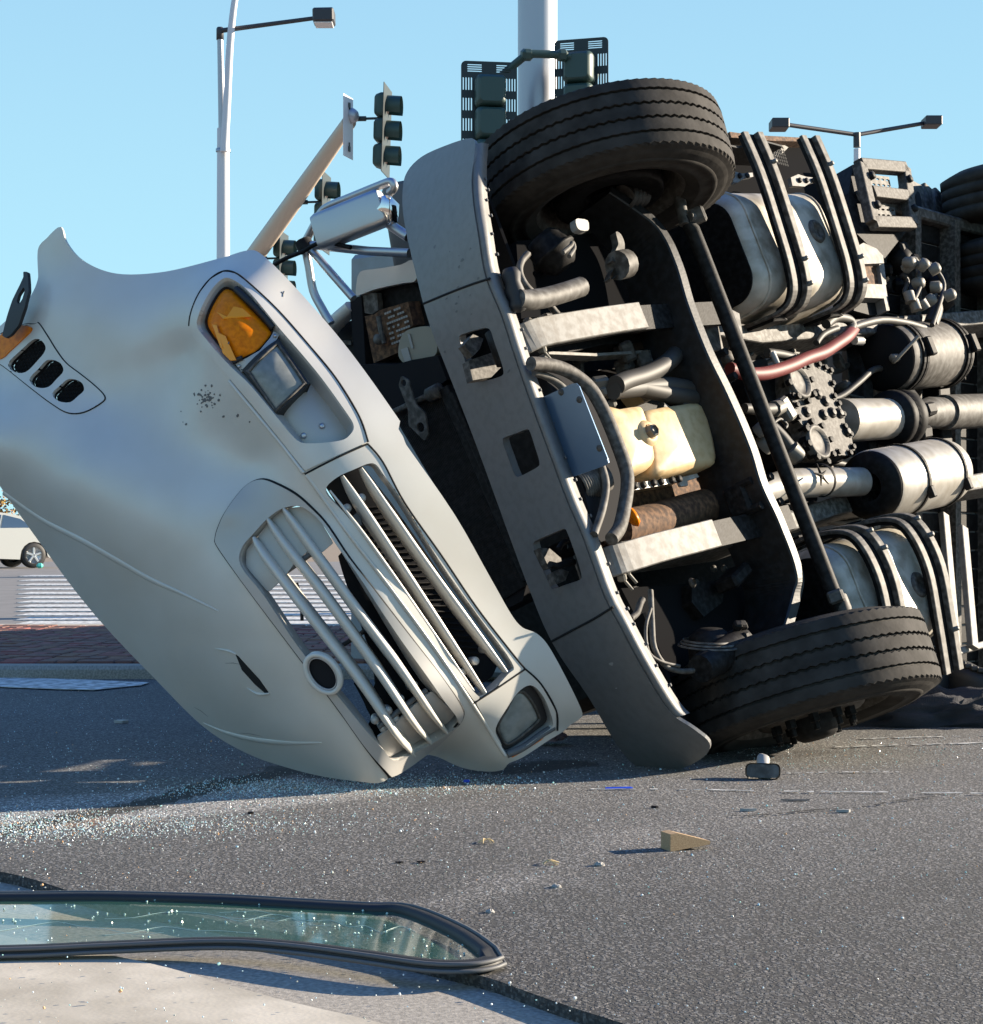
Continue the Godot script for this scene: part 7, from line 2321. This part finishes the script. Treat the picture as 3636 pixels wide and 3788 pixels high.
# ---------- cargo body and rear wheels
func build_body() -> void:
	var xf := truck.transform.affine_inverse()
	var o := Node3D.new()
	o.name = "cargo_body"
	truck.add_child(o, true)
	# the body lies flat on its side on the road, so its axes are the world's
	var along := Vector3(0.646, 0, -0.764)
	var across := Vector3(0.764, 0, 0.646)
	var c0 := truck.transform * Vector3(1.95, 0, -0.52)
	c0.y = 0
	o.transform = xf * Transform3D(along, Vector3.UP, across, c0)
	var L := 10.5
	var W := 3.3
	var H := 2.42
	var st := sb()
	box(st, Vector3(L / 2, H / 2 + 0.03, -W / 2), Vector3(L, H, W), Basis(), 0.03)
	part("body_shell", st, M["dull_paint"], o)
	# floor bearers, seen on edge
	st = sb()
	for i in 20:
		st = sb()
		var x := 0.1 + i * 0.42
		sweep(st, [Vector3(x, 0.08, 0.05), Vector3(x, H - 0.02, 0.05)], [Vector2(-0.03, 0.05), Vector2(0.03, 0.05), Vector2(0.03, 0.035), Vector2(-0.012, 0.035), Vector2(-0.012, -0.035), Vector2(0.03, -0.035), Vector2(0.03, -0.05), Vector2(-0.03, -0.05)], Vector3(0, 0, 1))
		part("floor_bearer", st, M["dusty_steel"] if i % 3 else M["grey_metal"], o)
	for i in 24:
		st = sb()
		box(st, Vector3(0.05 + L / 2, 0.10 + i * 0.1 * (H - 0.1) / 2.4, 0.006), Vector3(L, 0.088, 0.02), Basis(), 0.004)
		part("floor_plank", st, M["black_steel"], o)
	st = sb()
	box(st, Vector3(L / 2, H - 0.02, 0.03), Vector3(L, 0.06, 0.1), Basis(), 0.01)
	box(st, Vector3(L / 2, 0.06, 0.03), Vector3(L, 0.06, 0.1), Basis(), 0.01)
	part("side_rail", st, M["grey_metal"], o)
	# pale uprights and a long slot by the battery box
	st = sb()
	slab(st, [Vector3(3.121, 1.216, -.3), Vector3(3.258, 1.171, -.3), Vector3(3.132, 1.001, -.3), Vector3(2.918, .923, -.3), Vector3(2.951, .964, -.3), Vector3(3.009, 1.107, -.3)], Vector3(0, 0, -0.06))
	var up := part("side_bracket", st, M["grey_metal"], truck)
	st = sb()
	slab(st, smooth([Vector3(3.118, 1.12, -.295), Vector3(3.156, 1.134, -.295), Vector3(3.15, 1.092, -.295), Vector3(3.087, 1.008, -.295), Vector3(3.047, .985, -.295), Vector3(3.035, 1.003, -.295)], 2, true), Vector3(0, 0, 0.004))
	part("slot", st, M["gap"], up)
	st = sb()
	for q in [[Vector3(1.933, -.63, -.15), Vector3(1.604, -1.148, -.15)], [Vector3(2.101, -.532, -.3), Vector3(1.741, -1.113, -.3)]]:
		sweep(st, q, rounded(0.05, 0.03, 0.005, 2), Vector3(0, 0, 1))
	sweep(st, [Vector3(1.518, -1.14, -.2), Vector3(1.84, -1.156, -.2)], rounded(0.03, 0.05, 0.005, 2), Vector3(0, 0, 1))
	part("upright", st, M["spring_steel"], truck)
	st = sb()
	for q in [[Vector3(3.349, 1.183, -.34), Vector3(3.017, .744, -.34)], [Vector3(3.449, 1.155, -.34), Vector3(3.068, .706, -.34)], [Vector3(3.513, 1.117, -.34), Vector3(3.074, .576, -.34)]]:
		sweep(st, q, rounded(0.07, 0.05, 0.008, 2), Vector3(0, 0, 1))
	part("upright", st, M["grey_metal"], truck)
	# rear twin wheels at the edge of the picture; the twisted frame leaves their axle nearly upright
	var ax := (xf.basis * Vector3(-0.10, 0.99, 0.04)).normalized()
	for hub in [xf * Vector3(2.862, 2.599, -9.777), xf * Vector3(2.884, 2.232, -9.762)]:
		st = sb()
		var R := 0.505
		var pr: Array = []
		for q in [[0.28, -0.12], [0.33, -0.135], [0.42, -0.14], [0.465, -0.12], [R, -0.10], [R, -0.064], [R - 0.012, -0.06], [R - 0.012, -0.052], [R, -0.048], [R, -0.006], [R - 0.012, -0.004], [R - 0.012, 0.004], [R, 0.006], [R, 0.048], [R - 0.012, 0.052], [R - 0.012, 0.06], [R, 0.064], [R, 0.10], [0.465, 0.12], [0.42, 0.14], [0.33, 0.135], [0.28, 0.12]]:
			pr.append(Vector2(q[0], q[1]))
		lathe(st, pr, hub, ax, 64, 0)
		var w := part("rear_wheel", st, M["tyre_rubber"], truck)
		st = sb()
		lathe(st, [Vector2(0.285, 0.12), Vector2(0.26, 0.08), Vector2(0.25, 0.02), Vector2(0.1, 0.0), Vector2(0, 0.0)], hub, -ax, 32)
		part("rim", st, M["dusty_steel"], w)
	st = sb()
	tube(st, [xf * Vector3(2.857, 2.697, -9.776), xf * Vector3(2.905, 1.851, -9.767), xf * Vector3(2.916, 1.632, -9.75), xf * Vector3(2.921, 1.414, -9.733), xf * Vector3(2.963, .603, -9.703)], [0.09, 0.09, 0.2, 0.09, 0.09], 20)
	part("rear_axle", st, M["greasy_steel"], truck)

# ---------- windscreen thrown on the pavement
func build_windscreen() -> void:
	var o := thing("windscreen", "cracked windscreen in its black rubber seal lying across the pavement edge", "windscreen", Vector3(-.462, 0, -3.786))
	var at := o.position
	var near: Array = smooth([Vector3(-1.854, -.004, -3.638), Vector3(-1.351, -.004, -3.638), Vector3(-.951, -.004, -3.652), Vector3(-.753, 0, -3.671), Vector3(-.529, .008, -3.671), Vector3(-.381, .012, -3.615), Vector3(-.235, .014, -3.526), Vector3(-.116, .012, -3.462), Vector3(-.039, .012, -3.458), Vector3(.004, .013, -3.491)], 4)
	var farr: Array = smooth([Vector3(-2.128, 0, -4.173), Vector3(-1.53, .01, -4.121), Vector3(-1.068, .014, -4.1), Vector3(-.836, .02, -4.075), Vector3(-.583, .02, -4.04), Vector3(-.421, .02, -3.994), Vector3(-.263, .02, -3.949), Vector3(-.174, .024, -3.907), Vector3(-.062, .022, -3.701), Vector3(.004, .016, -3.517)], 4)
	for i in near.size():
		near[i] -= at
		farr[i] -= at
	var st := sb()
	st.set_smooth_group(0)
	var rows := 8
	var g: Array = []
	for i in near.size():
		var row: Array = []
		for j in rows + 1:
			var t := j / float(rows)
			row.append(near[i].lerp(farr[i], t) - Vector3(0, 0.008 * t * (1 - t), 0))
		g.append(row)
	for i in near.size() - 1:
		for j in rows:
			quad(st, g[i][j], g[i + 1][j], g[i + 1][j + 1], g[i][j + 1])
	part("glass", st, M["windscreen_glass"], o)
	var loop: Array = near.duplicate()
	for i in range(farr.size() - 2, -1, -1):
		loop.append(farr[i])
	st = sb()
	sweep(st, loop, [Vector2(-0.024, -0.012), Vector2(-0.026, 0.004), Vector2(-0.018, 0.013), Vector2(0.002, 0.014), Vector2(0.016, 0.009), Vector2(0.022, 0.0), Vector2(0.018, -0.012)], Vector3.UP, [0.8, 0.8], false, 0)
	part("rubber_seal", st, M["black_rubber"], o)
	st = sb()
	for k in [[0.016, 0.008], [0.021, -0.004]]:
		var lip: Array = []
		for i in loop.size():
			var t: Vector3 = (loop[mini(i + 1, loop.size() - 1)] - loop[maxi(i - 1, 0)]).normalized()
			lip.append(loop[i] + t.cross(Vector3.UP) * k[0] + Vector3(0, k[1], 0))
		tube(st, lip, 0.0045, 6)
	part("seal_lip", st, M["grey_plastic"], o)
	st = sb()
	# cracks run along the sheet
	for k in 6:
		var path: Array = []
		var t := rng.randf_range(0.25, 0.85)
		var i0 := rng.randi_range(5, 18)
		var i1 := mini(i0 + rng.randi_range(4, 12), near.size() - 3)
		for i in range(i0, i1):
			t = clampf(t + rng.randf_range(-0.12, 0.12), 0.05, 0.95)
			path.append(near[i].lerp(farr[i], t) - Vector3(0, 0.008 * t * (1 - t) - 0.001, 0))
		if path.size() > 2:
			tube(st, smooth(path, 3), 0.0005, 4, false)
	stuff("cracks", st, M["crack_glint"], o)
	st = sb()
	for k in 120:
		var i := rng.randi_range(8, near.size() - 4)
		var t := clampf(rng.randfn(0.5, 0.25), 0.05, 0.95)
		var p: Vector3 = near[i].lerp(near[i + 1], rng.randf()).lerp(farr[i].lerp(farr[i + 1], rng.randf()), t) - Vector3(0, 0.008 * t * (1 - t) - 0.002, 0)
		var s := rng.randf_range(0.0015, 0.004)
		box(st, p, Vector3(s, s, s), Basis(Vector3(1, 2, 3).normalized(), rng.randf() * 6.0))
	stuff("crumbs", st, M["crack_glint"], o)

# ---------- what lies on the road
func build_debris() -> void:
	var st := sb()
	var at: Vector3 = Vector3(.454, 0, -4.779)
	prism(st, [Vector2(0, 0), Vector2(0.112, 0.012), Vector2(0.114, 0.02), Vector2(0.02, 0.046), Vector2(0.0, 0.044)], Vector3(0, 0, 0), Vector3(0.93, 0.0, -0.36).normalized(), Vector3.UP, -0.055)
	var w := part("wood_wedge", st, M["wood"], self, at + Vector3(0.0, 0.001, 0.0))
	tag(w, "small pale wooden wedge lying alone on the asphalt in front of the lorry", "wedge")
	st = sb()
	tube(st, [Vector3(-0.045, 0.006, 0), Vector3(0.035, 0.006, -0.012), Vector3(0.042, 0.006, -0.013)], [0.0045, 0.0045, 0.002], 8)
	var pen := part("pen", st, M["blue_plastic"], self, Vector3(.404, 0, -5.937))
	tag(pen, "blue plastic pen lying on the road beside the bumper's shadow", "pen")
	st = sb()
	box(st, Vector3(0, 0.005, 0), Vector3(0.02, 0.009, 0.012), Basis(), 0.002)
	var ps := part("plastic_shard", st, M["blue_plastic"], self, Vector3(-.081, 0, -6.126))
	tag(ps, "tiny dark blue plastic shard on the road below the bonnet's grille", "shard")
	# lamp reflector cup
	var cup := thing("lamp_cup", "grey rectangular lamp cup with a pale stem lying under the lower front wheel", "lamp cup", Vector3(.898, 0, -6.232) - Vector3(0, 0.011, 0))
	st = sb()
	var fw := Vector3(-0.15, 0.25, 0.95).normalized()
	sweep(st, [Vector3(0, 0.03, 0), Vector3(0, 0.03, 0) + fw * 0.01, Vector3(0, 0.03, 0) + fw * 0.04], rounded(0.115, 0.052, 0.018, 4), Vector3.UP, [0.8, 0.95, 1.0], false, 0, false)
	sweep(st, [Vector3(0, 0.03, 0) + fw * 0.04, Vector3(0, 0.03, 0) + fw * 0.012, Vector3(0, 0.03, 0) + fw * 0.008], rounded(0.105, 0.044, 0.015, 4), Vector3.UP, [1.0, 0.8, 0.6], false, 0)
	part("cup", st, M["grey_metal"], cup)
	st = sb()
	lathe(st, [Vector2(0.030, 0), Vector2(0.026, 0.004), Vector2(0.022, -0.006), Vector2(0, -0.008)], Vector3(0.005, 0.03, 0) + fw * 0.018, fw, 18)
	part("bulb_seat", st, M["white_plastic"], cup)
	st = sb()
	tube(st, [Vector3(0.0, 0.045, 0), Vector3(0.005, 0.07, -0.03), Vector3(0.0, 0.075, -0.05)], [0.02, 0.022, 0.014], 12)
	part("stem", st, M["white_plastic"], cup)
	# rags and a flat tyre at the far right
	st = sb()
	blob(st, Vector3(1.898, 0, -8.057), Vector3(0.46, 0.16, 0.22), 5)
	var rag := part("dark_rag", st, M["dark_cloth"], self)
	tag(rag, "crumpled black tarpaulin lying behind the lower front wheel at the right", "tarpaulin")
	st = sb()
	var tp: Array = smooth([Vector3(1.804, .1, -7.935), Vector3(1.861, .17, -7.803), Vector3(1.989, .17, -7.967), Vector3(2.087, .13, -7.841), Vector3(2.21, .1, -7.812)], 5)
	for i in tp.size():
		tp[i] += Vector3(0, 0, -0.35)
	sweep(st, tp, rounded(0.16, 0.22, 0.06, 4), Vector3.UP, [0.7, 1.0, 1.0, 0.8], false, 0)
	var carc := part("tyre_strip", st, M["black_rubber"], self)
	tag(carc, "torn black tyre strip with knobbly tread on top of the tarpaulin heap", "tyre strip")
	st = sb()
	for i in range(0, tp.size()):
		for k in 3:
			box(st, tp[i] + Vector3(0, 0.10, -0.05 + k * 0.05), Vector3(0.035, 0.02, 0.035), Basis(), 0.005)
	part("tread_block", st, M["hose_rubber"], carc)
	st = sb()
	blob(st, Vector3(.216, 0, -7.123) + Vector3(0, 0.02, -0.1), Vector3(0.075, 0.06, 0.06), 9)
	var mv := part("mauve_rag", st, M["mauve_cloth"], self)
	tag(mv, "crumpled mauve rag on the road between the bonnet's lower lamp and the bumper", "rag")
	# single bits one can point to
	var bits := [
		["white_chip", Vector3(-1.586, 0, -8.079), Vector3(0.075, 0.012, 0.05), "white_plastic", "white plastic chip in the shade below the bonnet's flank", "chip"],
		["black_chip", Vector3(.481, 0, -5.55), Vector3(0.022, 0.006, 0.016), "black_plastic", "small black plastic chip right of the blue pen", "chip"],
		["dark_strip", Vector3(.923, 0, -5.703), Vector3(0.09, 0.004, 0.012), "grey_plastic", "thin dark strip lying below the lamp cup", "strip"],
		["pebble", Vector3(.262, 0, -4.583), Vector3(0.018, 0.014, 0.016), "stone_chip", "pale pebble left of the wooden wedge, nearer the camera", "pebble"],
		["pebble", Vector3(.148, 0, -4.297), Vector3(0.016, 0.012, 0.016), "stone_chip", "grey pebble on the pale scrape right of the windscreen", "pebble"],
		["black_chip", Vector3(-.172, 0, -4.627), Vector3(0.026, 0.003, 0.016), "black_plastic", "black plastic sliver on the road above the windscreen's right end", "chip"],
		["black_chip", Vector3(-.226, 0, -4.619), Vector3(0.02, 0.003, 0.014), "black_plastic", "small black sliver left of another, above the windscreen's right end", "chip"],
		["pebble", Vector3(-.003, 0, -4.011), Vector3(0.014, 0.011, 0.014), "stone_chip", "dark pebble beside the windscreen's pointed corner", "pebble"],
		["white_chip", Vector3(.748, 0, -5.487), Vector3(0.05, 0.008, 0.016), "white_plastic", "white flake on the road right of the black chip", "chip"],
		["white_chip", Vector3(1.021, 0, -5.466), Vector3(0.045, 0.008, 0.02), "white_plastic", "white flake farther right on the open asphalt", "chip"],
		["black_chip", Vector3(-.694, 0, -5.435), Vector3(0.02, 0.005, 0.016), "black_plastic", "black chip in the white glass crumbs at the left", "chip"]]
	for b in bits:
		st = sb()
		if b[0] == "pebble":
			blob(st, Vector3.ZERO, b[2] * 0.72, 3 + int(b[2].x * 1000.0))
		else:
			shard(st, b[2])
		var o := part(b[0], st, M[b[3]], self, b[1])
		tag(o, b[4], b[5])
	# dry straws
	for q in [[Vector3(-.014, 0, -4.918), "pale dry straw on the road left of the wooden wedge"], [Vector3(.146, 0, -4.597), "tangle of dry straw near the pale pebble"]]:
		st = sb()
		for i in 5:
			var a := rng.randf() * TAU
			tube(st, [Vector3(cos(a) * 0.02, 0.004, sin(a) * 0.03), Vector3(rng.randf_range(-0.01, 0.01), 0.012, 0), Vector3(-cos(a) * 0.022, 0.004, -sin(a) * 0.03)], 0.0012, 5)
		var o := part("straw", st, M["straw"], self, q[0])
		tag(o, q[1], "straw")
	# glass crumbs, beyond counting
	var cm := sb()
	box(cm, Vector3.ZERO, Vector3(1, 0.7, 0.85), Basis(), 0.18)
	cm.generate_normals()
	var mm := MultiMesh.new()
	mm.transform_format = MultiMesh.TRANSFORM_3D
	mm.use_colors = true
	mm.mesh = cm.commit()
	var spots: Array = []
	for i in 17000:
		# dense drift at the left, thinning to the right
		var x := -2.3 + absf(rng.randfn(0, 0.75))
		var z := 5.28 + 0.10 * x + rng.randfn(0, 0.14) + (0.25 * rng.randf() if rng.randf() < 0.3 else 0.0)
		spots.append(Vector3(x, 0, -z))
	for i in 3500:
		var k := rng.randf()
		var x := lerpf(-0.95, 0.0, k)
		spots.append(Vector3(x + rng.randfn(0, 0.15), 0, -(lerpf(5.95, 6.1, k) + rng.randfn(0, 0.14))))
	for i in 3200:
		spots.append(Vector3(rng.randf_range(-2.0, 2.6), 0, -rng.randf_range(4.4, 7.4)))
	for i in 700:
		spots.append(Vector3(rng.randf_range(-1.3, 1.4), 0, -rng.randf_range(3.1, 4.6)))
	for i in 900:
		spots.append(Vector3(rng.randf_range(-3.0, 0.0), 0, -rng.randf_range(5.5, 9.8)))
	for i in 900:
		spots.append(Vector3(rng.randf_range(0.9, 2.4), 0, -rng.randf_range(6.5, 7.6)))
	mm.instance_count = spots.size()
	for i in spots.size():
		var s := rng.randf_range(0.0014, 0.0034) * (1.0 if rng.randf() < 0.95 else 2.0)
		var p: Vector3 = spots[i] + Vector3(0, s * 0.35 + 0.001, 0)
		mm.set_instance_transform(i, Transform3D(Basis(Vector3(rng.randf() - 0.5, rng.randf() - 0.5, rng.randf() - 0.5).normalized(), rng.randf() * TAU).scaled(Vector3.ONE * s), p))
		var k := rng.randf()
		var c := Color(1, 1, 1)
		if k < 0.09:
			c = Color(0.6, 0.95, 0.88)
		elif k < 0.15:
			c = Color(1.0, 0.55, 0.28)
		elif k < 0.34:
			c = Color(0.7, 0.9, 1.0)
		elif k < 0.6:
			c = Color(0.55, 0.55, 0.5)
		mm.set_instance_color(i, c)
	var mi := MultiMeshInstance3D.new()
	mi.name = "glass_crumbs"
	mi.multimesh = mm
	mi.material_override = M["glass_crumb"]
	mi.set_meta("kind", "stuff")
	tag(mi, "scattered crumbs of broken safety glass over the road", "broken glass")
	add_child(mi)

func shard(st: SurfaceTool, s: Vector3) -> void:
	var poly: Array = []
	for q in 6:
		var a := TAU * q / 6.0 + rng.randf_range(-0.3, 0.3)
		poly.append(Vector2(cos(a) * s.x * 0.5 * rng.randf_range(0.75, 1.1), sin(a) * s.z * 0.5 * rng.randf_range(0.75, 1.1)))
	prism(st, poly, Vector3(0, 0.001, 0), Vector3.RIGHT, Vector3.FORWARD, s.y)

func blob(st: SurfaceTool, c: Vector3, s: Vector3, seed_: int) -> void:
	var n := FastNoiseLite.new()
	n.seed = seed_
	n.frequency = 1.0
	n.noise_type = FastNoiseLite.TYPE_SIMPLEX_SMOOTH
	n.fractal_octaves = 4
	n.fractal_type = FastNoiseLite.FRACTAL_RIDGED
	var R := 20
	var Q := 44
	st.set_smooth_group(0)
	var g: Array = []
	for i in R + 1:
		var row: Array = []
		for j in Q:
			var th := PI * 0.5 * i / R
			var ph := TAU * j / Q
			var d := Vector3(sin(th) * cos(ph), cos(th), sin(th) * sin(ph))
			var k := 0.75 + 0.42 * n.get_noise_3dv(d * 1.1)
			row.append(c + d * s * k)
		g.append(row)
	for i in R:
		for j in Q:
			var k := (j + 1) % Q
			quad(st, g[i][j], g[i][k], g[i + 1][k], g[i + 1][j])
